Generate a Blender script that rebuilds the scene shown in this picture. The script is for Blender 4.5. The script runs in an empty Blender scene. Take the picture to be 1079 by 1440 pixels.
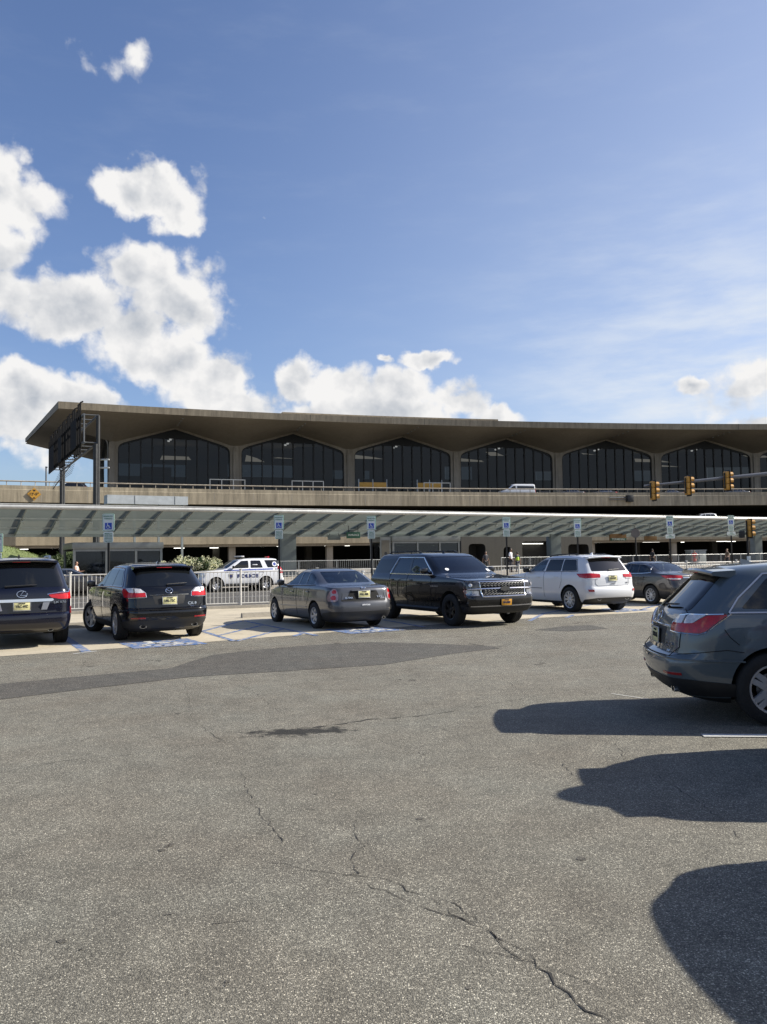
import bpy, bmesh, math, random
from mathutils import Vector, Matrix, Euler
R = math.radians
random.seed(7)
scene = bpy.context.scene
COL = scene.collection

# ------------------------------------------------------------------ camera
CAM_H = 1.7; FPX = 1164.0; CX0 = 539.5; CY0 = 720.0
_p = math.atan(66 / FPX); _r = R(0.9)
CF = Vector((0, math.cos(_p), math.sin(_p))); _u = Vector((0, -math.sin(_p), math.cos(_p))); _x = Vector((1, 0, 0))
CR = _x * math.cos(_r) - _u * math.sin(_r); CU = _u * math.cos(_r) + _x * math.sin(_r)
cd = bpy.data.cameras.new('camera'); cam = bpy.data.objects.new('camera', cd); COL.objects.link(cam)
cam.matrix_world = Matrix(((CR.x, CU.x, -CF.x, 0), (CR.y, CU.y, -CF.y, 0), (CR.z, CU.z, -CF.z, CAM_H), (0, 0, 0, 1)))
cd.sensor_fit = 'VERTICAL'; cd.sensor_height = 36.0; cd.lens = FPX / 1440 * 36
cd.clip_start = 0.1; cd.clip_end = 6000
scene.camera = cam

def ray(px, py): return CF * FPX + CR * (px - CX0) + CU * (CY0 - py)
def ground(px, py, z=0.0):
    d = ray(px, py); t = (z - CAM_H) / d.z
    return Vector((d.x * t, d.y * t, z))

# ------------------------------------------------------------------ mesh builder
class MB:
    def __init__(s): s.v = []; s.f = []; s.m = []
    def add(s, vs, fs, mi=0):
        o = len(s.v); s.v += [tuple(v) for v in vs]
        for f in fs: s.f.append(tuple(i + o for i in f)); s.m.append(mi)
        return s
    def box(s, c, d, mi=0, M=None, taper=1.0):
        hx, hy, hz = d[0] / 2, d[1] / 2, d[2] / 2
        vs = []
        for z, k in ((-hz, 1), (hz, taper)):
            for x, y in ((-hx, -hy), (hx, -hy), (hx, hy), (-hx, hy)):
                v = Vector((x * k, y * k, z))
                if M: v = M @ v
                vs.append(v + Vector(c))
        return s.add(vs, [(3, 2, 1, 0), (4, 5, 6, 7), (0, 1, 5, 4), (1, 2, 6, 5), (2, 3, 7, 6), (3, 0, 4, 7)], mi)
    def bbox(s, c, d, b=.02, mi=0, M=None):
        """box with bevelled edges"""
        bm = bmesh.new(); bmesh.ops.create_cube(bm, size=1)
        for v in bm.verts: v.co = Vector((v.co.x * d[0], v.co.y * d[1], v.co.z * d[2]))
        bmesh.ops.bevel(bm, geom=bm.edges[:], offset=min(b, min(d) * .45), segments=2, affect='EDGES', profile=.5)
        bm.verts.index_update()
        vs = [(M @ v.co if M else v.co) + Vector(c) for v in bm.verts]
        fs = [[v.index for v in f.verts] for f in bm.faces]; bm.free()
        return s.add(vs, fs, mi)
    def tube(s, pts, r, n=8, mi=0, caps=True):
        pts = [Vector(p) for p in pts]; rs = r if isinstance(r, (list, tuple)) else [r] * len(pts)
        rings = []; up0 = None
        for i, p in enumerate(pts):
            t = (pts[min(i + 1, len(pts) - 1)] - pts[max(i - 1, 0)]).normalized()
            a = Vector((0, 0, 1)) if abs(t.z) < .95 else Vector((1, 0, 0))
            if up0 is not None: a = up0
            x = t.cross(a).normalized(); y = x.cross(t).normalized(); up0 = y
            rings.append([p + (x * math.cos(k * 2 * math.pi / n) + y * math.sin(k * 2 * math.pi / n)) * rs[i] for k in range(n)])
        vs = [v for q in rings for v in q]; fs = []
        for i in range(len(rings) - 1):
            for k in range(n):
                a, b = i * n + k, i * n + (k + 1) % n
                fs.append((a, a + n, b + n, b))
        if caps: fs.append(tuple(range(n))); fs.append(tuple(reversed(range((len(rings) - 1) * n, len(rings) * n))))
        return s.add(vs, fs, mi)
    def lathe(s, prof, c=(0, 0, 0), axis='z', n=32, mi=0, closed=False):
        """prof: (radius, height) list"""
        vs = []; fs = []; m = len(prof)
        for k in range(n):
            a = 2 * math.pi * k / n
            for (r, h) in prof:
                x, y = r * math.cos(a), r * math.sin(a)
                p = {'z': (x, y, h), 'y': (x, h, y), 'x': (h, x, y)}[axis]
                vs.append(Vector(p) + Vector(c))
        for k in range(n):
            for j in range(m if closed else m - 1):
                a, b = k * m + j, k * m + (j + 1) % m
                c2, d2 = ((k + 1) % n) * m + (j + 1) % m, ((k + 1) % n) * m + j
                fs.append((a, d2, c2, b) if axis != 'y' else (a, b, c2, d2))
        return s.add(vs, fs, mi)
    def prism(s, poly, w, mi=0):
        """poly: 3D points of one face, w: extrusion vector"""
        n = len(poly); w = Vector(w)
        vs = [Vector(p) for p in poly] + [Vector(p) + w for p in poly]
        fs = [tuple(reversed(range(n))), tuple(range(n, 2 * n))] + [(i, (i + 1) % n, (i + 1) % n + n, i + n) for i in range(n)]
        return s.add(vs, fs, mi)
    def xform(s, M): s.v = [tuple(M @ Vector(v)) for v in s.v]; return s
    def merge(s, o, mi=None):
        k = len(s.v); s.v += o.v; s.f += [tuple(i + k for i in f) for f in o.f]; s.m += (o.m if mi is None else [mi] * len(o.m)); return s
    def mesh(s, name, mats, smooth=True, ang=35, fix=True):
        me = bpy.data.meshes.new(name); me.from_pydata(s.v, [], s.f)
        for m in (mats if isinstance(mats, (list, tuple)) else [mats]): me.materials.append(m)
        me.polygons.foreach_set('material_index', s.m)
        if fix:
            bm = bmesh.new(); bm.from_mesh(me); bmesh.ops.recalc_face_normals(bm, faces=bm.faces); bm.to_mesh(me); bm.free()
        if smooth:
            me.polygons.foreach_set('use_smooth', [True] * len(me.polygons)); me.set_sharp_from_angle(angle=R(ang))
        me.update(); return me
    def build(s, name, mats, parent=None, loc=(0, 0, 0), rot=None, **kw):
        o = bpy.data.objects.new(name, s.mesh(name, mats, **kw)); COL.objects.link(o)
        if parent: o.parent = parent
        o.location = loc
        if rot is not None: o.rotation_euler = rot if not isinstance(rot, (int, float)) else (0, 0, rot)
        return o

def tag(o, label=None, cat=None, group=None, kind=None):
    if label: o['label'] = label
    if cat: o['category'] = cat
    if group: o['group'] = group
    if kind: o['kind'] = kind
    return o
def empty(name, loc=(0, 0, 0), rz=0.0, **kw):
    o = bpy.data.objects.new(name, None); COL.objects.link(o); o.location = loc; o.rotation_euler = (0, 0, rz); o.empty_display_size = .3
    return tag(o, **kw)
def copy_tree(o, parent=None):
    c = o.copy(); COL.objects.link(c)
    if parent: c.parent = parent
    for ch in list(o.children): copy_tree(ch, c)
    return c
def text_mesh(txt, size, width=None, ext=.004, align='CENTER'):
    cu = bpy.data.curves.new('t', 'FONT'); cu.body = txt; cu.size = size; cu.extrude = ext; cu.offset = size * (.045 if txt == 'POLICE' else .012); cu.align_x = align; cu.align_y = 'CENTER'; cu.resolution_u = 2
    ob = bpy.data.objects.new('t', cu); COL.objects.link(ob)
    dg = bpy.context.evaluated_depsgraph_get(); dg.update()
    me = bpy.data.meshes.new_from_object(ob.evaluated_get(dg))
    mb = MB().add([v.co.copy() for v in me.vertices], [tuple(p.vertices) for p in me.polygons])
    bpy.data.objects.remove(ob); bpy.data.meshes.remove(me); bpy.data.curves.remove(cu)
    if width and mb.v:
        xs = [v[0] for v in mb.v]; k = width / (max(xs) - min(xs)); mb.v = [(v[0] * k, v[1], v[2]) for v in mb.v]
    return mb
def frame(p, n, up=Vector((0, 0, 1))):
    n = Vector(n).normalized(); r = Vector(up).cross(n).normalized(); u = n.cross(r)
    return Matrix(((r.x, u.x, n.x, p[0]), (r.y, u.y, n.y, p[1]), (r.z, u.z, n.z, p[2]), (0, 0, 0, 1)))

# ------------------------------------------------------------------ materials
def newmat(name):
    m = bpy.data.materials.new(name); m.use_nodes = True; nt = m.node_tree
    return m, nt, nt.nodes['Principled BSDF']
def N(nt, t, ins=None, **attrs):
    n = nt.nodes.new(t)
    for k, v in attrs.items(): setattr(n, k, v)
    for k, v in (ins or {}).items():
        if isinstance(v, bpy.types.NodeSocket): nt.links.new(v, n.inputs[k])
        else: n.inputs[k].default_value = v
    return n
def L(nt, a, b): nt.links.new(a, b)
def mat(name, col, rough=.6, metal=0.0, var=.12, scale=3.0, bump=0.0, bscale=40.0, coat=0.0, spec=.5, emis=None, estr=1.0, alpha=None):
    """principled surface with a noise variation of its base colour"""
    m, nt, b = newmat(name)
    tc = N(nt, 'ShaderNodeTexCoord')
    no = N(nt, 'ShaderNodeTexNoise', {'Vector': tc.outputs['Object'], 'Scale': scale, 'Detail': 6.0, 'Roughness': .6})
    mr = N(nt, 'ShaderNodeMapRange', {'Value': no.outputs['Fac'], 'From Min': .3, 'From Max': .7, 'To Min': 1 - var, 'To Max': 1 + var})
    mx = N(nt, 'ShaderNodeVectorMath', {0: tuple(col[:3]), 'Scale': mr.outputs[0]}, operation='SCALE')
    L(nt, mx.outputs[0], b.inputs['Base Color'])
    b.inputs['Roughness'].default_value = rough; b.inputs['Metallic'].default_value = metal
    b.inputs['Coat Weight'].default_value = coat; b.inputs['Coat Roughness'].default_value = .03; b.inputs['Specular IOR Level'].default_value = spec
    if emis: b.inputs['Emission Color'].default_value = (*emis, 1); b.inputs['Emission Strength'].default_value = estr
    if bump:
        n2 = N(nt, 'ShaderNodeTexNoise', {'Vector': tc.outputs['Object'], 'Scale': bscale, 'Detail': 4.0})
        bp = N(nt, 'ShaderNodeBump', {'Height': n2.outputs['Fac'], 'Strength': bump, 'Distance': .02}); L(nt, bp.outputs[0], b.inputs['Normal'])
    return m
def paint(name, col, metal=.35, rough=.32, dirt=.1, spec=.5):
    """car paint: flaky base under a clear coat, with a film of road dust"""
    m, nt, b = newmat(name)
    tc = N(nt, 'ShaderNodeTexCoord')
    no = N(nt, 'ShaderNodeTexNoise', {'Vector': tc.outputs['Object'], 'Scale': 2.2, 'Detail': 7.0, 'Roughness': .65})
    sp = N(nt, 'ShaderNodeSeparateXYZ', {0: tc.outputs['Object']})
    lo = N(nt, 'ShaderNodeMapRange', {'Value': sp.outputs['Z'], 'From Min': .2, 'From Max': .9, 'To Min': 1.0, 'To Max': .25})
    du = N(nt, 'ShaderNodeMath', {0: no.outputs['Fac'], 1: lo.outputs[0]}, operation='MULTIPLY')
    du2 = N(nt, 'ShaderNodeMath', {0: du.outputs[0], 1: dirt}, operation='MULTIPLY')
    mx = N(nt, 'ShaderNodeMix', {'Factor': du2.outputs[0], 'A': (*col, 1), 'B': (.22, .20, .17, 1)}, data_type='RGBA')
    L(nt, mx.outputs['Result'], b.inputs['Base Color'])
    b.inputs['Metallic'].default_value = metal
    rr = N(nt, 'ShaderNodeMapRange', {'Value': du.outputs[0], 'To Min': rough, 'To Max': rough + .25}); L(nt, rr.outputs[0], b.inputs['Roughness'])
    b.inputs['Coat Weight'].default_value = 1.0; b.inputs['Coat Roughness'].default_value = .025; b.inputs['Specular IOR Level'].default_value = spec
    return m
def glass_dark(name, col=(.006, .007, .008), rough=.02):
    return mat(name, col, rough, var=.05, spec=.6, coat=.0)
def glass_clear(name, tint=(.5, .55, .52), refl=.5):
    m, nt, b = newmat(name); nt.nodes.remove(b); out = nt.nodes['Material Output']
    tr = N(nt, 'ShaderNodeBsdfTransparent', {'Color': (*tint, 1)}); gl = N(nt, 'ShaderNodeBsdfGlossy', {'Roughness': .02, 'Color': (.9, .95, 1, 1)})
    fr = N(nt, 'ShaderNodeFresnel', {'IOR': 1.5 + refl * .3})
    mx = N(nt, 'ShaderNodeMixShader', {0: fr.outputs[0], 1: tr.outputs[0], 2: gl.outputs[0]}); L(nt, mx.outputs[0], out.inputs[0])
    return m

M = {}
M['black_paint'] = paint('black_paint', (.0022, .0022, .003), .0, .2, .012, .15)
M['navy_paint'] = paint('navy_paint', (.0028, .0035, .011), .0, .2, .012, .2)
M['slate_paint'] = paint('slate_paint', (.080, .104, .120), .2, .3, .03, .4)
M['grey_paint'] = paint('grey_paint', (.056, .059, .070), .25, .3, .03, .5)
M['brown_grey_paint'] = paint('brown_grey_paint', (.034, .031, .032), .3, .3, .03, .5)
M['white_paint'] = paint('white_paint', (.66, .67, .69), 0, .3, .08)
M['silver_paint'] = paint('silver_paint', (.42, .43, .45), .7, .3, .1)
M['black_plastic'] = mat('black_plastic', (.012, .012, .013), .55, bump=.15, bscale=220)
M['well'] = mat('wheel_well_liner', (.006, .006, .006), .9)
M['glass_dark'] = glass_dark('privacy_glass')
M['glass_clear'] = glass_clear('clear_car_glass', (.58, .64, .61), .8)
M['glass_tint'] = glass_clear('tinted_car_glass', (.10, .115, .12), .8)
M['chrome'] = mat('chrome', (.75, .76, .78), .12, 1.0, var=.04)
M['satin'] = mat('satin_metal', (.45, .45, .47), .35, 1.0, var=.06)
M['rim'] = mat('alloy_rim', (.50, .505, .52), .32, .45, var=.12)
M['dark_rim'] = mat('black_rim', (.01, .01, .01), .35, .2)
M['rubber'] = mat('tyre_rubber', (.012, .012, .012), .85, var=.3, scale=8, bump=.2, bscale=60)
M['red_lens'] = mat('red_lens', (.42, .006, .010), .12, coat=.5, var=.25, scale=25)
M['dim_red_lens'] = mat('red_reflector', (.30, .012, .012), .2, coat=.5, var=.2, scale=30)
M['clear_lens'] = mat('clear_lens', (.66, .64, .63), .1, .25, coat=.8, var=.35, scale=18)
M['lamp_chrome'] = mat('chromed_lamp_bowl', (.28, .28, .29), .15, .7, coat=.8, var=.45, scale=22)
M['lamp_pale'] = mat('pale_lamp_lens', (.36, .26, .26), .12, .2, coat=.8, var=.3, scale=18)
M['lamp_dark'] = mat('lamp_housing', (.05, .05, .055), .15, .6, var=.5, scale=15, coat=.6)
M['seat'] = mat('seat_cloth', (.035, .034, .033), .9, var=.2)
M['seat_light'] = mat('pale_seat_cloth', (.20, .19, .17), .9, var=.2)
M['nj_plate'] = mat('pale_yellow_plate', (.60, .56, .28), .45, var=.2, scale=9)
M['ny_plate'] = mat('amber_plate', (.52, .25, .02), .45, var=.1)
M['ink'] = mat('black_ink', (.02, .02, .025), .6)
M['navy_ink'] = mat('navy_ink', (.01, .018, .10), .5)
M['blue_ink'] = mat('blue_stripe', (.01, .04, .26), .4)
M['decal_white'] = mat('white_decal', (.75, .76, .78), .45, var=.06)
M['decal_grey'] = mat('grey_decal', (.25, .23, .20), .45, var=.4, scale=20)
# ------------------------------------------------------------------ vehicles
def monotone(xs, ys):
    n = len(xs); d = [(ys[i + 1] - ys[i]) / (xs[i + 1] - xs[i]) for i in range(n - 1)]
    m = [d[0]] + [0 if d[i - 1] * d[i] <= 0 else 2 * d[i - 1] * d[i] / (d[i - 1] + d[i]) for i in range(1, n - 1)] + [d[-1]]
    def f(x):
        if x <= xs[0]: return ys[0]
        if x >= xs[-1]: return ys[-1]
        i = max(k for k in range(n - 1) if xs[k] <= x); h = xs[i + 1] - xs[i]; t = (x - xs[i]) / h
        return ((2 * t ** 3 - 3 * t * t + 1) * ys[i] + (t ** 3 - 2 * t * t + t) * h * m[i] + (-2 * t ** 3 + 3 * t * t) * ys[i + 1] + (t ** 3 - t * t) * h * m[i + 1])
    return f
def densify(poly, step=.06, close=True):
    out = []; n = len(poly)
    for i in range(n if close else n - 1):
        a, b = Vector(poly[i]), Vector(poly[(i + 1) % n]); k = max(1, int((b - a).length / step))
        out += [a.lerp(b, j / k) for j in range(k)]
    if not close: out.append(Vector(poly[-1]))
    return out
def rounded(poly, r, n=4):
    """round the corners of a 2D polygon"""
    out = []; N_ = len(poly)
    for i in range(N_):
        p = Vector(poly[i]); a = Vector(poly[i - 1]) - p; b = Vector(poly[(i + 1) % N_]) - p
        k = min(r, a.length * .45, b.length * .45); A = p + a.normalized() * k; B = p + b.normalized() * k
        for j in range(n + 1):
            t = j / n; out.append(A.lerp(p, t).lerp(p.lerp(B, t), t))
    return out
def cells(poly, step):
    """tessellate a 2D polygon on a grid; returns verts, faces"""
    bm = bmesh.new(); vs = [bm.verts.new((p[0], p[1], 0)) for p in poly]; bm.faces.new(vs)
    for ax in (0, 1):
        lo = min(p[ax] for p in poly); hi = max(p[ax] for p in poly); k = int((hi - lo) / step)
        for i in range(1, k + 1):
            co = [0, 0, 0]; co[ax] = lo + (hi - lo) * i / (k + 1); no = [0, 0, 0]; no[ax] = 1
            bmesh.ops.bisect_plane(bm, geom=bm.verts[:] + bm.edges[:] + bm.faces[:], plane_co=co, plane_no=no)
    bmesh.ops.triangulate(bm, faces=[f for f in bm.faces if len(f.verts) > 4])
    bm.verts.index_update()
    V_ = [(v.co.x, v.co.y) for v in bm.verts]; F_ = [[v.index for v in f.verts] for f in bm.faces]
    E_ = [(e.verts[0].index, e.verts[1].index) for e in bm.edges if len(e.link_faces) == 1]
    bm.free(); return V_, F_, E_

class Body:
    def __init__(s, rows, tr=.93, tf=.88, br=.07, bf=.16, rr=.3, rf=.4):
        s.tr, s.tf, s.br, s.bf = tr, tf, br, bf
        rows = [tuple(r) + (rr, rf)[len(r) - 4:] if len(r) < 6 else tuple(r) for r in rows]
        zs = [r[0] for r in rows]; fs = [monotone(zs, [r[k] for r in rows]) for k in range(1, 6)]
        dz = []
        for i in range(len(rows) - 1):
            a, b = rows[i], rows[i + 1]
            n = max(1, math.ceil(max((b[0] - a[0]) / .07, abs(b[1] - a[1]) / .09, abs(b[2] - a[2]) / .12, abs(b[3] - a[3]) / .05)))
            n = min(n, 8); dz += [a[0] + (b[0] - a[0]) * k / n for k in range(n)]
        dz.append(zs[-1]); s.zs = dz; s.par = fs
        s.xmid = (rows[len(rows) // 3][1] + rows[len(rows) // 3][2]) / 2; s.xr0 = min(r[1] for r in rows); s.xf0 = max(r[2] for r in rows)
        s.C = [s.contour(z) for z in dz]
    def contour(s, z, dx=0, dw=0, df=0):
        xr, xf, hw, rr, rf = [f(z) for f in s.par]; xr += dx; xf -= df; hw -= dw
        rr = min(rr, hw * .85, (xf - xr) * .3); rf = min(rf, hw * .85, (xf - xr) * .3); P = []; br, bf = min(s.br, (xf - xr) * .12), min(s.bf, (xf - xr) * .12)
        for i in range(7):
            y = (hw - rr) * i / 7; P.append((xr + br * (y / hw) ** 2, y))
        cx = xr + br * ((hw - rr) / hw) ** 2 + rr
        for i in range(8):
            a = math.pi / 2 * i / 7; P.append((cx - rr * math.cos(a), hw - rr + rr * math.sin(a)))
        c2 = xf - bf * ((hw - rf) / hw) ** 2 - rf
        for i in range(1, 24): P.append((cx + (c2 - cx) * i / 24, hw))
        for i in range(8):
            a = math.pi / 2 * (1 - i / 7); P.append((c2 + rf * math.cos(a), hw - rf + rf * math.sin(a)))
        for i in range(6, -1, -1):
            y = (hw - rf) * i / 7; P.append((xf - bf * (y / hw) ** 2, y))
        out = []
        for x, y in P:
            d = (s.xmid - x) / (s.xmid - s.xr0) if x < s.xmid else (x - s.xmid) / (s.xf0 - s.xmid)
            t = s.tr if x < s.xmid else s.tf
            out.append((x, y * (1 - (1 - t) * min(1, abs(d)) ** 3)))
        return out
    def loft(s, cs, zs):
        mb = MB(); n = len(cs[0]); m = 2 * n - 2
        for c, z in zip(cs, zs): mb.v += [(x, y, z) for x, y in c] + [(x, -y, z) for x, y in reversed(c[1:-1])]
        for i in range(len(zs) - 1):
            for k in range(m):
                a, b = i * m + k, i * m + (k + 1) % m
                mb.f.append((a, a + m, b + m, b)); mb.m.append(0)
        mb.f.append(tuple(range(m))); mb.m.append(0); mb.f.append(tuple(reversed(range((len(zs) - 1) * m, len(zs) * m)))); mb.m.append(0)
        return mb
    def seg(s, z):
        z = max(s.zs[0] + 1e-5, min(s.zs[-1] - 1e-5, z))
        i = max(k for k in range(len(s.zs) - 1) if s.zs[k] <= z); return i, (z - s.zs[i]) / (s.zs[i + 1] - s.zs[i]), z
    def cz(s, z):
        i, t, z = s.seg(z); return [(a[0] + (b[0] - a[0]) * t, a[1] + (b[1] - a[1]) * t) for a, b in zip(s.C[i], s.C[i + 1])], z
    @staticmethod
    def along(P, t):
        t = abs(t)
        for a, b in zip(P, P[1:]):
            l = math.hypot(b[0] - a[0], b[1] - a[1])
            if t <= l or b is P[-1]: k = t / l if l else 0; return a[0] + (b[0] - a[0]) * k, a[1] + (b[1] - a[1]) * k
            t -= l
    def raw(s, kind, a, b):
        if kind == 'top':
            lo, hi = s.zs[len(s.zs) // 4], s.zs[-1]
            for _ in range(22):
                z = (lo + hi) / 2; P, z = s.cz(z); ok = P[0][0] < a < P[-1][0]
                if ok:
                    for p, q in zip(P, P[1:]):
                        if p[0] <= a <= q[0] and q[0] > p[0]:
                            ok = abs(b) < p[1] + (q[1] - p[1]) * (a - p[0]) / (q[0] - p[0]); break
                if ok: lo = z
                else: hi = z
            return Vector((a, b, lo))
        P, z = s.cz(b)
        if kind == 'side':
            for p, q in zip(P, P[1:]):
                if p[0] <= a <= q[0] and q[0] - p[0] > 1e-9: return Vector((a, p[1] + (q[1] - p[1]) * (a - p[0]) / (q[0] - p[0]), b))
            p = P[0] if a < P[0][0] else P[-1]; return Vector((a, p[1], b))
        if kind == 'front': P = P[::-1]
        x, y = s.along(P, a); return Vector((x, y if a >= 0 else -y, b))
    def surf(s, kind, a, b, side=1):
        p = s.raw(kind, a, b); e = .012
        da = s.raw(kind, a + e, b) - s.raw(kind, a - e, b); db = s.raw(kind, a, b + e) - s.raw(kind, a, b - e)
        n = da.cross(db)
        if n.length < 1e-9: n = Vector((0, 1, 0))
        n.normalize(); ref = {'rear': Vector((-1, 0, 0)), 'front': Vector((1, 0, 0)), 'side': Vector((0, 1, 0)), 'top': Vector((0, 0, 1))}[kind]
        if kind in ('rear', 'front'): ref = ref + Vector((0, 1.2 if a > 0 else -1.2, 0)) * min(1, abs(a) / .8)
        if n.dot(ref) < 0: n = -n
        if side < 0: p = Vector((p.x, -p.y, p.z)); n = Vector((n.x, -n.y, n.z))
        return p, n
    def panel(s, kind, poly, off=.006, depth=.016, step=.05, side=1, mi=0, mb=None):
        mb = mb or MB(); V_, F_, E_ = cells(poly, step); n = len(V_)
        S = [s.surf(kind, a, b, side) for a, b in V_]
        vs = [p + q * off for p, q in S] + [p + q * (off - depth) for p, q in S]; fs = []
        for f in F_:
            c = (vs[f[1]] - vs[f[0]]).cross(vs[f[2]] - vs[f[0]])
            fs.append(tuple(f) if c.dot(S[f[0]][1]) > 0 else tuple(reversed(f)))
        for a, b in E_: fs.append((a, b, b + n, a + n))
        return mb.add(vs, fs, mi)
    def strip(s, kind, line, r=.008, off=.002, side=1, close=False, mi=0, mb=None, step=.07):
        mb = mb or MB(); pts = densify(line, step, close)
        if close: pts.append(pts[0])
        P = []
        for a, b in pts:
            p, q = s.surf(kind, a, b, side); P.append(p + q * off)
        return mb.tube(P, r, 5, mi)

def boolean(o, cutters):
    for i, c in enumerate(cutters):
        md = o.modifiers.new('b%d' % i, 'BOOLEAN'); md.object = c; md.operation = 'DIFFERENCE'; md.solver = 'EXACT'
    dg = bpy.context.evaluated_depsgraph_get(); dg.update()
    me = bpy.data.meshes.new_from_object(o.evaluated_get(dg)); o.modifiers.clear()
    old = o.data; o.data = me; bpy.data.meshes.remove(old)
    for c in cutters:
        d = c.data; bpy.data.objects.remove(c); bpy.data.meshes.remove(d)

def wheel_meshes(rt, w, rr, style, rimmat):
    """tyre, rim and hub meshes, axle along y, outer face at +y"""
    n, ww, split, dish = style
    h = w / 2; ty = MB().lathe([(rr - .01, h * .8), (rr + .012, h * .98), ((rr + rt) / 2, h * 1.04), (rt - .035, h * .98), (rt - .008, h * .86), (rt, h * .72),
        (rt, h * .1), (rt - .006, h * .06), (rt - .006, -h * .06), (rt, -h * .1), (rt, -h * .72), (rt - .02, -h * .9), (rr, -h), (rr - .01, -h * .8)], axis='y', n=48)
    hub = MB().lathe([(.02, h * .1), (rr * .62, h * .1), (rr * .62, -h * .1), (.02, -h * .1)], axis='y', n=24, mi=0, closed=True)
    hub.lathe([(rr - .012, h * .8), (rr - .03, h * .3), (rr - .05, -h * .8), (rr - .02, -h * .8)], axis='y', n=32, mi=1)
    rim = MB().lathe([(rr + .004, h * .84), (rr - .004, h * .92), (rr - .022, h * .86), (rr - .03, h * .6), (rr - .005, h * .55)], axis='y', n=48, closed=True)
    yo = h * .86
    for k in range(n):
        for q in ((-1, 1) if split else (0,)):
            a0 = 2 * math.pi * k / n; a1 = a0 + q * split
            w0, w1 = ww * 1.15, ww * (.75 if split else .95); r0, r1 = .05, rr - .012
            e0 = Vector((math.cos(a0), 0, math.sin(a0))); t0 = Vector((-math.sin(a0), 0, math.cos(a0)))
            e1 = Vector((math.cos(a1), 0, math.sin(a1))); t1 = Vector((-math.sin(a1), 0, math.cos(a1)))
            A = e0 * r0 + t0 * (q * ww * .3); B = e1 * r1; Mid = (A + B) / 2
            yA, yM, yB = yo - dish, yo - dish * .25, yo - .012
            q_ = [(A, t0, w0, yA), (Mid, t1, (w0 + w1) / 2.3, yM), (B, t1, w1, yB)]
            vs = []
            for c, t, wd, y in q_:
                Y = Vector((0, 1, 0))
                vs += [c + t * wd / 2 + Y * (y - .035), c + t * wd * .42 + Y * y, c - t * wd * .42 + Y * y, c - t * wd / 2 + Y * (y - .035)]
            fs = []
            for i in (0, 4):
                for j in range(4): fs.append((i + j, i + (j + 1) % 4, i + 4 + (j + 1) % 4, i + 4 + j))
            fs += [(3, 2, 1, 0), (8, 9, 10, 11)]
            rim.add(vs, fs)
    rim.lathe([(.0, yo - dish * .6), (.035, yo - dish * .62), (.06, yo - dish * .9), (.075, yo - dish - .03), (.0, yo - dish - .03)], axis='y', n=16)
    return (ty.mesh('tyre', M['rubber']), rim.mesh('rim', rimmat), hub.mesh('wheel', [M['satin'], M['well']]))

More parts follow.
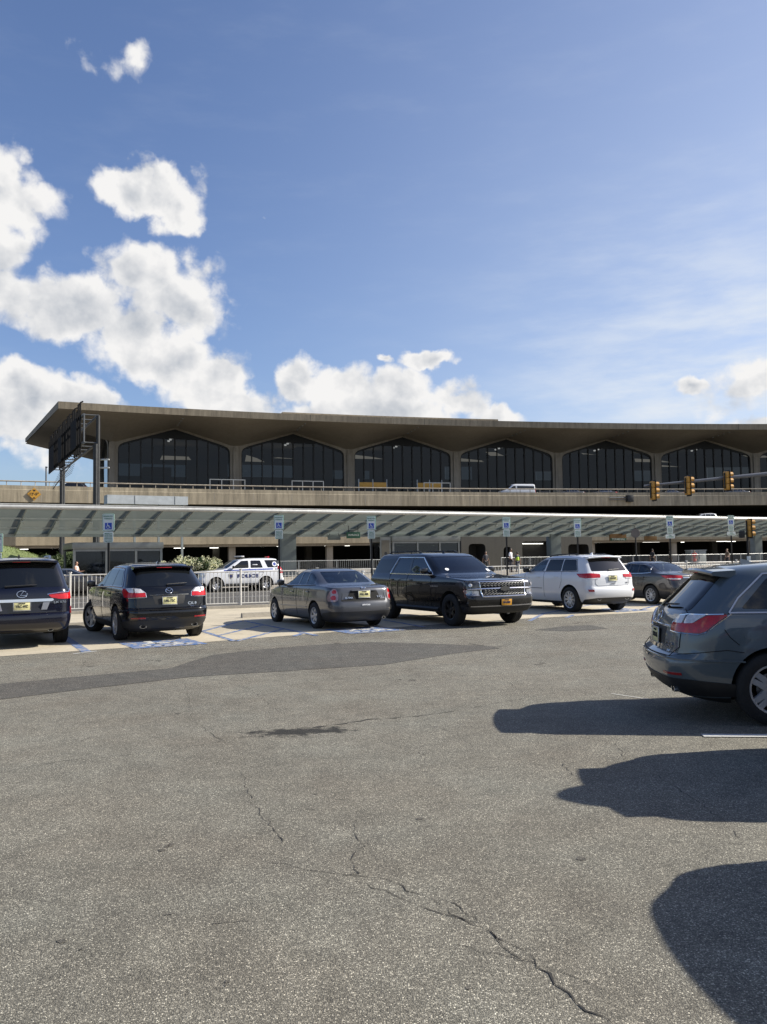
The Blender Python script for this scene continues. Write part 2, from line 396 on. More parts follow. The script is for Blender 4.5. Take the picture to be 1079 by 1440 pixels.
def make_car(name, label, cat, S, loc, heading, group=None, z=0.0):
    """S: the vehicle's specification. local axes: +x forward, rear axle at x = 0"""
    root = empty(name, (loc[0], loc[1], z), heading, label=label, cat=cat, group=group)
    B = Body(S['rows'], **S.get('body', {})); wb = S['wb']; rt, tw, rr = S['tyre']; P = S['paint']
    kids = []
    def part(mb, nm, mt, parent=root, **kw):
        o = mb.build(nm, mt, parent, **kw); kids.append(o); return o
    # shell: loft minus wheel housings, minus the cabin and its window openings
    shell = B.loft(B.C, B.zs); clad = S.get('clad', .0); low = S.get('low', 'black_plastic')
    shell.m = [1 if sum(shell.v[i][2] for i in f) / len(f) < clad else 0 for f in shell.f]
    body = shell.build('body', [M[P], M[low], M['well']], root, smooth=False); kids.append(body)
    cut = MB()
    ra = S.get('arch', rt + .055)
    for x in (0, wb):
        for q0, q1 in ((-1.3, -.48), (.48, 1.3)): cut.lathe([(0.001, q0), (ra, q0), (ra, q1), (.001, q1)], (x, 0, rt + .01), 'y', 40, closed=True)
    cutters = [cut.build('cut', [M['well']], root, smooth=False)]
    clear = [w for w in S['windows'] if w[3]]
    if clear:
        zb, zt = S['cabin']; zz = [zb + (zt - zb) * k / 8 for k in range(9)]; belt = S['belt']
        # cavity inset grows with the rake of the glass so that no wall gets thinner than its pane
        cs = [B.contour(max(q, belt), .13, .075, .16) for q in zz]
        cutters.append(B.loft(cs, zz).build('cut', [M['seat']], root, smooth=False))
        for kind, poly, r_, c_, *rest in clear:
            pl = rounded(poly, r_); c2 = sum((Vector(p) for p in pl), Vector((0, 0))) / len(pl)
            pl = [c2 + (p - c2) * .97 for p in pl]
            if kind == 'side': cu = MB().prism([(p.x, -1.4, p.y) for p in pl], (0, 2.8, 0))
            elif kind == 'rear':
                x0 = B.raw('rear', 0, c2.y).x; cu = MB().prism([(B.xr0 - .6, p.x, p.y) for p in pl], (x0 + .45 - B.xr0 + .6, 0, 0))
            else:
                x0 = B.raw('front', 0, c2.y).x; cu = MB().prism([(B.xf0 + .6, p.x, p.y) for p in pl], (x0 - .65 - B.xf0 - .6, 0, 0))
            cutters.append(cu.build('cut', [M[P]], root, smooth=False))
    boolean(body, cutters)
    me = body.data
    me.polygons.foreach_set('use_smooth', [True] * len(me.polygons)); me.set_sharp_from_angle(angle=R(S.get('ang', 32)))
    # glass
    for w in S['windows']:
        kind, poly, r_, c_ = w[:4]; gm = M[w[4]] if len(w) > 4 else (M['glass_clear'] if c_ else M['glass_dark'])
        pl = rounded(poly, r_)
        for sd in ((1, -1) if kind == 'side' else (1,)):
            nm = {'side': 'window', 'rear': 'rear_window', 'front': 'windscreen'}[kind]
            part(B.panel(kind, pl, off=-.006 if c_ else .004, depth=.008 if c_ else .014, side=sd), nm, gm)
    # panels, strips, words
    for e in S.get('panels', ()):
        nm, mt, kind, poly, off, r_ = e[:6]; pair = e[6] if len(e) > 6 else 1
        pl = rounded(poly, r_) if r_ else [Vector(p) for p in poly]
        for sd in ((1, -1) if pair else (1,)):
            q = pl
            if pair and kind in ('rear', 'front'):
                q = [Vector((p.x * sd, p.y)) for p in pl][::sd]; part(B.panel(kind, q, off=off, depth=off + .012, step=.045), nm, M[mt])
            else: part(B.panel(kind, q, off=off, depth=off + .012, step=.045, side=sd), nm, M[mt])
    for nm, mt, kind, line, r_, pair, close in S.get('strips', ()):
        if pair == 2:
            m_ = MB()
            for sd in (1, -1): B.strip(kind, line if kind == 'side' else [(a * sd, b) for a, b in line], r_, side=sd if kind in ('side', 'top') else 1, close=close, mb=m_)
            part(m_, nm, M[mt]); continue
        for sd in ((1, -1) if pair else (1,)):
            part(B.strip(kind, line if kind in ('side', 'top') or sd > 0 else [(-a, b) for a, b in line], r_, side=sd if kind in ('side', 'top') else 1, close=close), nm, M[mt])
    def flat(mb, nm, mt, kind, a, b, lift=.008, side=1, parent=root, up=None):
        p, q = B.surf(kind, a, b, side)
        if up: q = Vector(up)
        return part(mb.xform(frame(p + q * lift, q)), nm, M[mt], parent, smooth=False)
    for txt, kind, a, b, size, wd, mt, *rest in S.get('words', ()):
        flat(text_mesh(txt, size, wd), rest[0] if rest else 'lettering', mt, kind, a, b, lift=.010, side=rest[1] if len(rest) > 1 else 1)
    for mb, nm, mt, kind, a, b, lift in S.get('badges', lambda: ())(): flat(mb, nm, mt, kind, a, b, lift)
    for kind, b, txt, pm, im in S.get('plates', ()):
        p, q = B.surf(kind, 0, b); q = Vector((q.x, 0, q.z * .35)).normalized(); Fm = frame(p + q * .022, q)
        o = part(MB().bbox((0, 0, 0), (.305, .155, .008), .003).xform(Fm), 'licence_plate', M[pm])
        t = text_mesh(txt, .072, .23).xform(Fm @ Matrix.Translation((0, -.002, .006))); part(t, 'plate_number', M[im], o, smooth=False)
        t = text_mesh('NEW JERSEY' if pm == 'nj_plate' else 'NEW YORK', .026, .13).xform(Fm @ Matrix.Translation((0, .058, .006))); part(t, 'plate_heading', M[im], o, smooth=False)
        fr = MB()
        for x, y, dx, dy in ((0, .084, .33, .014), (0, -.084, .33, .014), (.159, 0, .012, .154), (-.159, 0, .012, .154)): fr.bbox((x, y, 0), (dx, dy, .014), .003)
        part(fr.xform(Fm), 'plate_frame', M['satin' if pm == 'nj_plate' else 'black_plastic'], o)
    # wheels
    ty, ri, hb = wheel_meshes(rt, tw, rr, S['rim'], M[S.get('rimmat', 'rim')])
    for x in (0, wb):
        for sd in (1, -1):
            h = bpy.data.objects.new('wheel', hb); COL.objects.link(h); h.parent = root
            h.location = (x, sd * (S['track'] / 2), rt); h.rotation_euler = (0, random.uniform(0, 6), (0 if sd > 0 else math.pi) + (S.get('steer', 0) if x else 0))
            for nm, me in (('tyre', ty), ('rim', ri)):
                q = bpy.data.objects.new(nm, me); COL.objects.link(q); q.parent = h
    # mirrors, handles, interior
    if 'mirror' in S:
        x, z_, mm = S['mirror'][:3]
        for sd in (1, -1):
            y = B.raw('side', x, z_).y
            m_ = MB().bbox((x + .01, sd * (y + .13), z_ + .07), (.13, .2, .16), .05, 0).bbox((x, sd * (y + .02), z_ + .02), (.06, .1, .04), .012, 0)
            o = part(m_, 'mirror', M[mm]); g = MB().bbox((x - .06, sd * (y + .13), z_ + .07), (.012, .16, .12), .005); part(g, 'mirror_glass', M['glass_dark'], o)
    for x, z_ in S.get('handles', ()):
        for sd in (1, -1):
            p, q = B.surf('side', x, z_, sd); part(MB().bbox(p + q * .02, (.2, .025, .03), .01), 'door_handle', M[S.get('handlemat', P)])
    if clear or S.get('seats'):
        for x, z_, wd in S['seats']:
            for y in ((-.38, .38) if wd < .8 else (0,)):
                m_ = MB().bbox((x, y, z_ + .06), (.5, wd, .16), .05).bbox((x - .27, y, z_ + .38), (.14, wd * .95, .62), .05, 0, Matrix.Rotation(R(-12), 3, 'Y'))
                for hy in ((0,) if wd < .8 else (-.4, .4)): m_.bbox((x - .35, y + hy, z_ + .74), (.1, .24, .17), .04)
                part(m_, 'seat', M[S.get('seatmat', 'seat')])
        x, z_ = S['dash']; part(MB().bbox((x, 0, z_), (.35, 1.3, .2), .06), 'dashboard', M['black_plastic'])
        sw = MB(); c = Vector((x - .32, .38, z_ + .08)); Q = Matrix.Rotation(R(65), 3, 'Y')
        sw.tube([c + Q @ Vector((math.cos(a) * .18, math.sin(a) * .18, 0)) for a in [i * math.pi / 10 for i in range(21)]], .014, 6); sw.tube([c, c + Vector((.2, 0, -.1))], .025, 6)
        part(sw, 'steering_wheel', M['black_plastic'])
    for f in S.get('extra', ()): f(B, part)
    return root

# ---- small pieces used in the specs
def ring_mb(rx, ry, r, n=28, a0=0, a1=360): return MB().tube([(rx * math.cos(R(a)), ry * math.sin(R(a)), 0) for a in [a0 + (a1 - a0) * k / n for k in range(n + 1)]], r, 6)
def wing_emblem():
    m = ring_mb(.075, .06, .007); m.tube([(-.07, .018, 0), (-.045, .022, 0), (-.018, .0, 0), (0, -.022, 0), (.018, .0, 0), (.045, .022, 0), (.07, .018, 0)], .007, 6); return m
def l_emblem():
    m = ring_mb(.095, .068, .008, a0=35, a1=375); m.tube([(.03, .06, 0), (-.03, -.03, 0), (.085, -.025, 0)], .008, 6); return m
def bar_emblem():
    m = ring_mb(.05, .043, .007); m.bbox((0, 0, 0), (.13, .022, .012), .003); return m
def oval_emblem():
    m = ring_mb(.07, .048, .006); m.merge(ring_mb(.028, .045, .005)); m.merge(MB().merge(ring_mb(.05, .02, .005)).xform(Matrix.Translation((0, .018, 0)))); return m
def bow_emblem():
    return MB().prism([(-.13, -.045, 0), (-.06, -.045, 0), (-.055, -.065, 0), (.055, -.065, 0), (.05, -.045, 0), (.13, -.045, 0), (.15, .04, 0), (.07, .04, 0), (.065, .062, 0), (-.045, .062, 0), (-.05, .04, 0), (-.12, .04, 0)], (0, 0, .012))
def wiper(x, z, a0, a1):
    def f(B, part):
        p0, n0 = B.surf('rear', a0, z); m = MB(); pts = []
        for k in range(7):
            a = a0 + (a1 - a0) * k / 6; p, n = B.surf('rear', a, z + .02 * k / 6); pts.append(p + n * .035)
        m.tube([p0 + n0 * .01, pts[0]], .02, 6); m.tube(pts, [.012] * 6 + [.006], 6); part(m, 'wiper', M['black_plastic'])
    return f
def spoiler(x0, x1, z, hw, pm, drop=.05):
    def f(B, part):
        m = MB(); n = 10; vs = []; fs = []
        for k in range(n + 1):
            y = -hw + 2 * hw * k / n; e = 1 - .12 * abs(y / hw) ** 3; xb = x0 + (x1 - x0) * e; zc = z - .03 * (y / hw) ** 2
            vs += [(x0, y, zc + .012), (xb + .02, y, zc - drop * .2 + .012), (xb, y, zc - drop * .35), (xb + .015, y, zc - drop * .75), (x0, y, zc - drop * 1.3)]
        for k in range(n):
            for j in range(5): fs.append((k * 5 + j, k * 5 + (j + 1) % 5, (k + 1) * 5 + (j + 1) % 5, (k + 1) * 5 + j))
        fs += [(0, 1, 2, 3, 4), tuple(n * 5 + j for j in (4, 3, 2, 1, 0))]
        o = part(m.add(vs, fs), 'spoiler', M[pm]); part(MB().bbox((x0 + (x1 - x0) * .93, 0, z - drop * .75), (.02, .34, .02), .006), 'brake_lamp', M['red_lens'], o)
    return f
def exhaust(x, y, z, rx=.06, rz=.035):
    def f(B, part):
        for sd in ((1, -1) if y > 0 else (1,)):
            m = MB(); Y = y * sd
            for r_, xx in ((1, x), ): 
                pts = [(math.cos(a) * rx, math.sin(a) * rz) for a in [i * math.pi / 10 for i in range(20)]]
                vs = [(xx, Y + p, z + q) for p, q in pts] + [(xx, Y + p * .8, z + q * .8) for p, q in pts] + [(xx + .2, Y + p * .8, z + q * .8) for p, q in pts] + [(xx + .2, Y + p, z + q) for p, q in pts]
                fs = [(i + 20 * k, (i + 1) % 20 + 20 * k, (i + 1) % 20 + 20 * ((k + 1) % 4), i + 20 * ((k + 1) % 4)) for i in range(20) for k in range(4)]
                m.add(vs, fs)
            o = part(m, 'exhaust_pipe', M['chrome']); part(MB().bbox((x + .12, Y, z), (.02, rx * 1.55, rz * 1.55), .005), 'pipe_bore', M['well'], o)
    return f
def fin(x, pm, h=.05, l=.16):
    def f(B, part):
        z = B.raw('top', x, 0).z - .004
        part(MB().add([(x - l / 2, -.03, z), (x + l / 2, -.02, z), (x + l / 2, .02, z), (x - l / 2, .03, z), (x - l * .45, -.008, z + h), (x - l * .1, 0, z + h * .8), (x - l * .45, .008, z + h)],
            [(0, 1, 5, 4), (1, 2, 5), (2, 3, 6, 5), (3, 0, 4, 6), (4, 5, 6)]), 'aerial', M[pm])
    return f
def rails(x0, x1, y, mt, h=.05):
    def f(B, part):
        for sd in (1, -1):
            pts = []
            for k in range(11):
                x = x0 + (x1 - x0) * k / 10; yy = y - .02 * abs(k - 5) / 5; pts.append((x, sd * yy, B.raw('top', x, yy).z + (h if 0 < k < 10 else -.01)))
            m = MB().tube(pts, .02, 6)
            for k in (3, 7): m.tube([pts[k], (pts[k][0], pts[k][1], pts[k][2] - h - .02)], .016, 6)
            part(m, 'roof_rail', M[mt])
    return f
def under(x0, x1, w, z, h=.12):
    def f(B, part): part(MB().bbox(((x0 + x1) / 2, 0, z), (x1 - x0, w, h), .03).tube([(0, -w * .5, z - .02), (0, w * .5, z - .02)], .06, 8), 'chassis', M['well'])
    return f

# ---- crossover (the near slate one and the black one)
CROSS = [(.20, -.80, 3.35, .74), (.27, -1.02, 3.62, .85), (.40, -1.17, 3.80, .925), (.55, -1.225, 3.87, .955), (.64, -1.235, 3.88, .965), (.70, -1.205, 3.87, .967), (.735, -1.145, 3.86, .967),
    (.90, -1.125, 3.82, .963), (1.0, -1.105, 3.68, .955), (1.08, -1.08, 3.3, .942), (1.15, -1.04, 2.85, .922), (1.19, -1.0, 2.62, .90), (1.36, -.82, 2.2, .83), (1.5, -.68, 1.85, .77),
    (1.60, -.56, 1.55, .715), (1.655, -.42, 1.25, .64), (1.69, -.1, .95, .5), (1.705, .3, .7, .25)]
CROSS = [(z, min(xr + .15, xr * .5 + .35) if xr < .1 else xr, xf, hw) for z, xr, xf, hw in CROSS]
def cross_spec(paint_, plate, rim):
    win = [('side', [(-.29, 1.215), (.02, 1.535), (.42, 1.555), (.46, 1.205)], .04, 0), ('side', [(.50, 1.205), (.47, 1.555), (1.22, 1.56), (1.34, 1.18)], .03, 0),
        ('side', [(1.39, 1.18), (1.28, 1.56), (1.55, 1.54), (2.3, 1.17)], .03, 0), ('rear', [(-.70, 1.185), (.70, 1.185), (.56, 1.585), (-.56, 1.585)], .05, 0), ('front', [(-.74, 1.2), (.74, 1.2), (.6, 1.6), (-.6, 1.6)], .05, 0)]
    return dict(rows=CROSS, wb=2.875, tyre=(.378, .25, .262), rim=rim, track=1.66, paint=paint_, clad=.30, arch=.43, windows=win, mirror=(2.1, 1.14, paint_), handles=[(.62, 1.02), (1.62, 1.0)],
        body=dict(tr=.90, tf=.86, br=.10, rr=.33), seats=[], plates=[('rear', .875, plate, 'nj_plate', 'ink')],
        panels=[('tail_light', 'red_lens', 'rear', [(.50, .965), (.51, 1.05), (.62, 1.055), (.86, 1.062), (.95, 1.14), (1.15, 1.15), (1.08, 1.06), (1.0, .975), (.94, .957)], .012, .02),
            ('reverse_lamp', 'clear_lens', 'rear', [(.53, 1.052), (.60, 1.125), (.72, 1.14), (.72, 1.052)], .014, .015), ('indicator_lamp', 'clear_lens', 'rear', [(.745, 1.052), (.745, 1.142), (.94, 1.145), (.85, 1.06)], .014, .015),
            ('bumper_valance', 'black_plastic', 'rear', [(-1.4, .29), (-1.4, .42), (-.9, .47), (.9, .47), (1.4, .42), (1.4, .29)], .008, .03, 0),
            ('bumper_reflector', 'dim_red_lens', 'rear', [(.52, .505), (.53, .53), (.84, .535), (.84, .51)], .010, 0),
            ('plate_recess', 'black_plastic', 'rear', [(-.31, .80), (-.36, .99), (.36, .99), (.31, .80)], .002, .03, 0),
            ('sill', 'black_plastic', 'side', [(.5, .24), (.5, .40), (2.4, .40), (2.4, .24)], .012, .02),
            ('fuel_flap', paint_, 'side', [(-.30, .90), (-.30, 1.05), (-.10, 1.07), (-.10, .90)], .003, .05)],
        strips=[('window_trim', 'satin', 'side', [(-.42, 1.17), (-.31, 1.32), (-.02, 1.575), (.45, 1.60), (1.3, 1.605), (1.6, 1.575), (2.42, 1.14), (1.36, 1.155), (.48, 1.175)], .014, 1, 1),
            ('tail_light_trim', 'chrome', 'rear', [(.49, .955), (.50, 1.05), (.60, 1.135), (.72, 1.152), (.95, 1.155), (1.17, 1.16), (1.095, 1.06), (1.01, .965), (.94, .945)], .007, 1, 1),
            ('chrome_bar', 'chrome', 'rear', [(-.43, 1.0), (.43, 1.0)], .014, 0, 0), ('tailgate_seam', 'well', 'rear', [(.60, 1.2), (.735, 1.15), (.735, .80), (.66, .70), (0, .69), (-.66, .70), (-.735, .80), (-.735, 1.15), (-.60, 1.2)], .005, 0, 0),
            ('bumper_seam', 'well', 'rear', [(.74, .725), (1.1, .77), (1.25, .785), (1.42, .76)], .004, 1, 0), ('quarter_seam', 'well', 'side', [(-.48, 1.0), (-.43, .92), (-.34, .84)], .004, 1, 0),
            ('door_seam', 'well', 'side', [(.47, 1.2), (.45, .95), (.40, .75)], .004, 1, 0), ('door_seam', 'well', 'side', [(1.37, 1.16), (1.36, .42)], .004, 1, 0), ('door_seam', 'well', 'side', [(2.40, 1.12), (2.44, .8), (2.36, .42)], .004, 1, 0),
            ('bumper_crease', paint_, 'rear', [(-1.5, .665), (-.9, .675), (.9, .675), (1.5, .665)], .012, 0, 0)],
        words=[('CX-9', 'rear', -.50, .80, .085, .20, 'chrome', 'model_badge'), ('AWD', 'rear', -.50, .735, .035, .08, 'chrome', 'model_badge')],
        badges=lambda: [(wing_emblem(), 'maker_badge', 'chrome', 'rear', 0, 1.085, .012)],
        extra=[spoiler(-.27, -.56, 1.635, .66, paint_, .06), wiper(0, 1.2, .02, -.42), exhaust(-.95, .56, .335, .075, .036), fin(.05, paint_), under(-.6, 3.4, 1.2, .28)])

# ---- big navy off-roader
BIG = [(.30, -.95, 3.3, .78), (.36, -1.15, 3.6, .9), (.48, -1.27, 3.72, .96), (.60, -1.285, 3.75, .98), (.68, -1.27, 3.75, .985), (.72, -1.205, 3.75, .985), (.95, -1.195, 3.72, .985), (1.1, -1.175, 3.6, .97), (1.18, -1.15, 3.2, .955),
    (1.24, -1.115, 2.6, .93), (1.45, -1.0, 2.1, .865), (1.66, -.88, 1.75, .795), (1.76, -.80, 1.55, .75), (1.81, -.65, 1.3, .67), (1.84, -.3, 1.0, .5), (1.855, .2, .7, .25)]
LUX = dict(rows=BIG, wb=2.85, tyre=(.40, .275, .255), rim=(6, .06, .18, .03), track=1.68, paint='navy_paint', clad=.37, arch=.46, body=dict(tr=.94, tf=.88, br=.07, rr=.22), seats=[],
    windows=[('side', [(-.78, 1.27), (-.62, 1.68), (.30, 1.70), (.36, 1.27)], .05, 0), ('side', [(.42, 1.27), (.38, 1.70), (1.15, 1.70), (1.3, 1.26)], .03, 0), ('side', [(1.36, 1.26), (1.22, 1.70), (1.5, 1.69), (2.2, 1.25)], .03, 0),
        ('rear', [(-.80, 1.235), (.80, 1.235), (.66, 1.72), (-.66, 1.72)], .05, 0), ('front', [(-.8, 1.27), (.8, 1.27), (.66, 1.72), (-.66, 1.72)], .05, 0)],
    mirror=(2.1, 1.2, 'navy_paint'), plates=[('rear', .86, 'YRC-49Z', 'nj_plate', 'ink')],
    panels=[('tail_light', 'red_lens', 'rear', [(.50, 1.07), (.55, 1.02), (.72, .985), (1.16, .985), (1.22, 1.12), (1.05, 1.165), (.92, 1.10)], .014, .02), ('reflector', 'dim_red_lens', 'rear', [(.98, .68), (.98, .81), (1.1, .83), (1.12, .70)], .016, .02),
        ('garnish', 'chrome', 'rear', [(-.60, .965), (-.58, 1.0), (.58, 1.0), (.62, .965), (.56, .945), (-.56, .945)], .03, 0, 0), ('plate_lamp_trim', 'satin', 'rear', [(.36, .78), (.40, .93), (.53, .94), (.47, .78)], .012, 0),
        ('bumper_pad', 'navy_paint', 'rear', [(-1.2, .42), (-1.2, .655), (1.2, .655), (1.2, .42)], .008, .05, 0)],
    strips=[('tail_light_trim', 'chrome', 'rear', [(.48, 1.085), (.72, 1.115), (.93, 1.12), (1.05, 1.185)], .014, 1, 0), ('tailgate_seam', 'well', 'rear', [(.86, 1.2), (.86, .72), (-.86, .72), (-.86, 1.2)], .005, 0, 0),
        ('window_trim', 'chrome', 'side', [(-.85, 1.235), (2.3, 1.22)], .012, 1, 0)],
    words=[('LX 570', 'rear', -.72, .92, .06, .24, 'chrome', 'model_badge')], badges=lambda: [(l_emblem(), 'maker_badge', 'chrome', 'rear', 0, 1.10, .014)],
    extra=[spoiler(-.62, -.98, 1.80, .70, 'navy_paint', .06), wiper(0, 1.25, .30, -.28), fin(.0, 'black_plastic', .07, .07), under(-.8, 3.2, 1.2, .36), exhaust(-1.12, -.55, .36, .05, .03), rails(-.4, 1.5, .62, 'satin', .05)])

# ---- grey saloon
SALOON = [(.18, -.75, 3.4, .70), (.25, -.98, 3.6, .82), (.36, -1.09, 3.7, .865), (.52, -1.125, 3.76, .89), (.66, -1.11, 3.77, .895), (.72, -1.075, 3.72, .895), (.86, -1.05, 3.5, .887), (.96, -1.03, 3.1, .88), (1.015, -.985, 2.7, .868), (1.04, -.90, 2.5, .857),
    (1.055, -.72, 2.42, .845), (1.07, -.52, 2.34, .83), (1.10, -.36, 2.25, .805), (1.2, -.12, 2.0, .757), (1.33, .17, 1.74, .70), (1.415, .39, 1.55, .635), (1.455, .58, 1.42, .53), (1.473, .75, 1.30, .37)]
SAL = dict(rows=SALOON, wb=2.80, tyre=(.325, .215, .205), rim=(6, .07, 0, .02), track=1.56, paint='grey_paint', clad=.24, arch=.372, body=dict(tr=.90, tf=.84, br=.10, rr=.30, bf=.2), belt=1.09, cabin=(.75, 1.40),
    windows=[('side', [(.10, 1.10), (.20, 1.25), (.42, 1.345), (.62, 1.375), (.62, 1.08), (.36, 1.08)], .03, 1), ('side', [(.66, 1.08), (.66, 1.38), (1.04, 1.395), (1.10, 1.07)], .03, 1), ('side', [(1.16, 1.07), (1.10, 1.395), (1.38, 1.375), (2.12, 1.05)], .03, 1),
        ('rear', [(-.62, 1.115), (.62, 1.115), (.55, 1.40), (-.55, 1.40)], .05, 1), ('front', [(-.66, 1.10), (.66, 1.10), (.56, 1.40), (-.56, 1.40)], .05, 1)],
    mirror=(1.98, 1.04, 'grey_paint'), handles=[(.38, .90), (1.42, .885)], seats=[(1.55, .46, .5), (.80, .38, 1.2)], dash=(2.15, .92), seatmat='seat_light', plates=[('rear', .855, 'PNL-38K', 'nj_plate', 'ink')],
    panels=[('tail_light', 'lamp_pale', 'rear', [(.68, .71), (.655, .86), (.69, .985), (.76, 1.0), (.88, .93), (1.0, .77), (.96, .70), (.78, .685)], .010, .05), ('brake_lamp', 'red_lens', 'rear', [(.70, .885), (.705, .965), (.77, .97), (.82, .92), (.79, .875)], .016, .04), ('rear_lamp', 'red_lens', 'rear', [(.72, .735), (.72, .835), (.81, .84), (.87, .78), (.83, .725)], .016, .04),
        ('bumper_valance', 'black_plastic', 'rear', [(-1.3, .24), (-1.3, .40), (-.9, .45), (.9, .45), (1.3, .40), (1.3, .24)], .006, .03, 0), ('plate_recess', 'well', 'rear', [(-.46, .73), (-.36, .945), (.36, .945), (.46, .73)], .002, .03, 0),
        ('garnish', 'grey_paint', 'rear', [(-.33, .935), (-.33, .965), (.33, .965), (.33, .935)], .03, .01, 0), ('lower_trim', 'well', 'rear', [(-.60, .70), (-.60, .735), (.60, .735), (.60, .70)], .003, 0, 0)],
    strips=[('boot_seam', 'well', 'rear', [(.62, 1.06), (.60, .99), (.56, .86), (.60, .72), (.56, .685), (-.56, .685), (-.60, .72), (-.56, .86), (-.60, .99), (-.62, 1.06)], .004, 0, 0), ('door_seam', 'well', 'side', [(1.13, 1.06), (1.11, .30)], .004, 1, 0), ('door_seam', 'well', 'side', [(2.12, 1.0), (2.16, .75), (2.08, .3)], .004, 1, 0), ('door_seam', 'well', 'side', [(.28, 1.05), (.33, .80), (.42, .6)], .004, 1, 0),
        ('window_trim', 'black_plastic', 'side', [(.02, 1.075), (.5, 1.055), (1.13, 1.045), (2.12, 1.02)], .010, 1, 0), ('body_moulding', 'grey_paint', 'side', [(.45, .52), (2.3, .50)], .014, 1, 0)],
    words=[('ALTIMA', 'rear', .40, .775, .06, .20, 'chrome', 'model_badge'), ('2.5 S', 'rear', -.42, .79, .06, .14, 'chrome', 'model_badge'), ('OPEN ROAD', 'rear', -.02, .60, .05, .22, 'decal_white', 'bumper_sticker')],
    badges=lambda: [(bar_emblem(), 'maker_badge', 'chrome', 'rear', 0, 1.0, .012)], extra=[exhaust(-1.02, -.55, .27, .045, .03), fin(.7, 'grey_paint', .03, .05), under(-.6, 3.3, 1.1, .26)])

# ---- dark brownish saloon further along
SAL2 = dict(SAL); SAL2.update(paint='brown_grey_paint', rim=(10, .035, 0, .02), rimmat='rim', tyre=(.33, .215, .22), arch=.38, handles=[(.38, .92), (1.42, .905)], words=[('XSE', 'rear', -.42, .86, .06, .14, 'chrome', 'model_badge')], badges=lambda: [(oval_emblem(), 'maker_badge', 'chrome', 'rear', 0, .985, .012)],
    plates=[('rear', .80, 'K84-HJV', 'nj_plate', 'ink')], mirror=(1.98, 1.04, 'brown_grey_paint'),
    panels=[('tail_light', 'red_lens', 'rear', [(.42, .90), (.40, .98), (.80, 1.0), (1.20, .985), (1.02, .90), (.80, .84), (.60, .84)], .012, .04), ('reverse_lamp', 'clear_lens', 'rear', [(.50, .855), (.48, .895), (.98, .905), (.86, .865)], .016, .02),
        ('bumper_valance', 'black_plastic', 'rear', [(-1.3, .24), (-1.3, .36), (-.9, .40), (.9, .40), (1.3, .36), (1.3, .24)], .006, .03, 0), ('garnish', 'chrome', 'rear', [(-.40, .90), (-.40, .925), (.40, .925), (.40, .90)], .02, .01, 0)],
    strips=[('window_trim', 'chrome', 'side', [(.02, 1.085), (.14, 1.27), (.40, 1.36), (1.06, 1.395), (1.30, 1.385), (2.14, 1.04), (1.13, 1.05), (.4, 1.06)], .010, 1, 1), ('door_seam', 'well', 'side', [(1.13, 1.06), (1.11, .30)], .004, 1, 0), ('door_seam', 'well', 'side', [(.28, 1.05), (.33, .80), (.42, .6)], .004, 1, 0),
        ('boot_seam', 'well', 'rear', [(.62, 1.06), (.60, .99), (.56, .74), (-.56, .74), (-.60, .99), (-.62, 1.06)], .004, 0, 0)], extra=[exhaust(-1.02, .5, .27, .06, .03), fin(.7, 'brown_grey_paint', .04, .1), under(-.6, 3.3, 1.1, .26)])

# ---- long black SUV seen from the front
LONG = [(.30, -1.0, 3.95, .85), (.36, -1.2, 4.17, .95), (.5, -1.33, 4.29, 1.0), (.66, -1.35, 4.32, 1.02), (.74, -1.3, 4.31, 1.022), (.80, -1.26, 4.25, 1.022), (1.05, -1.25, 4.23, 1.018), (1.13, -1.24, 4.17, 1.008), (1.165, -1.235, 3.95, 1.0), (1.20, -1.225, 3.55, .985),
    (1.235, -1.21, 3.05, .968), (1.27, -1.19, 2.80, .945), (1.5, -1.08, 2.42, .865), (1.7, -.98, 2.08, .79), (1.79, -.9, 1.85, .74), (1.83, -.75, 1.6, .665), (1.855, -.4, 1.3, .5), (1.87, .2, .8, .25)]
def suv_front(mesh_mat='chrome'): pass
def hexmesh(B, part):
    """the grille's mesh bars"""
    m = MB()
    for z0, z1, w in ((.985, 1.085, .64), (.775, .915, .60)):
        n = 13; rowsn = 3 if z1 - z0 > .12 else 2
        for i in range(rowsn):
            z = z0 + (z1 - z0) * (i + .5) / rowsn; pts = []
            for k in range(n * 2 + 1):
                a = -w + 2 * w * k / (n * 2); p, q = B.surf('front', a, z + (.016 if k % 2 else -.016)); pts.append(p + q * .014)
            m.tube(pts, .008, 4)
    part(m, 'grille_mesh', M['grey_steel'])
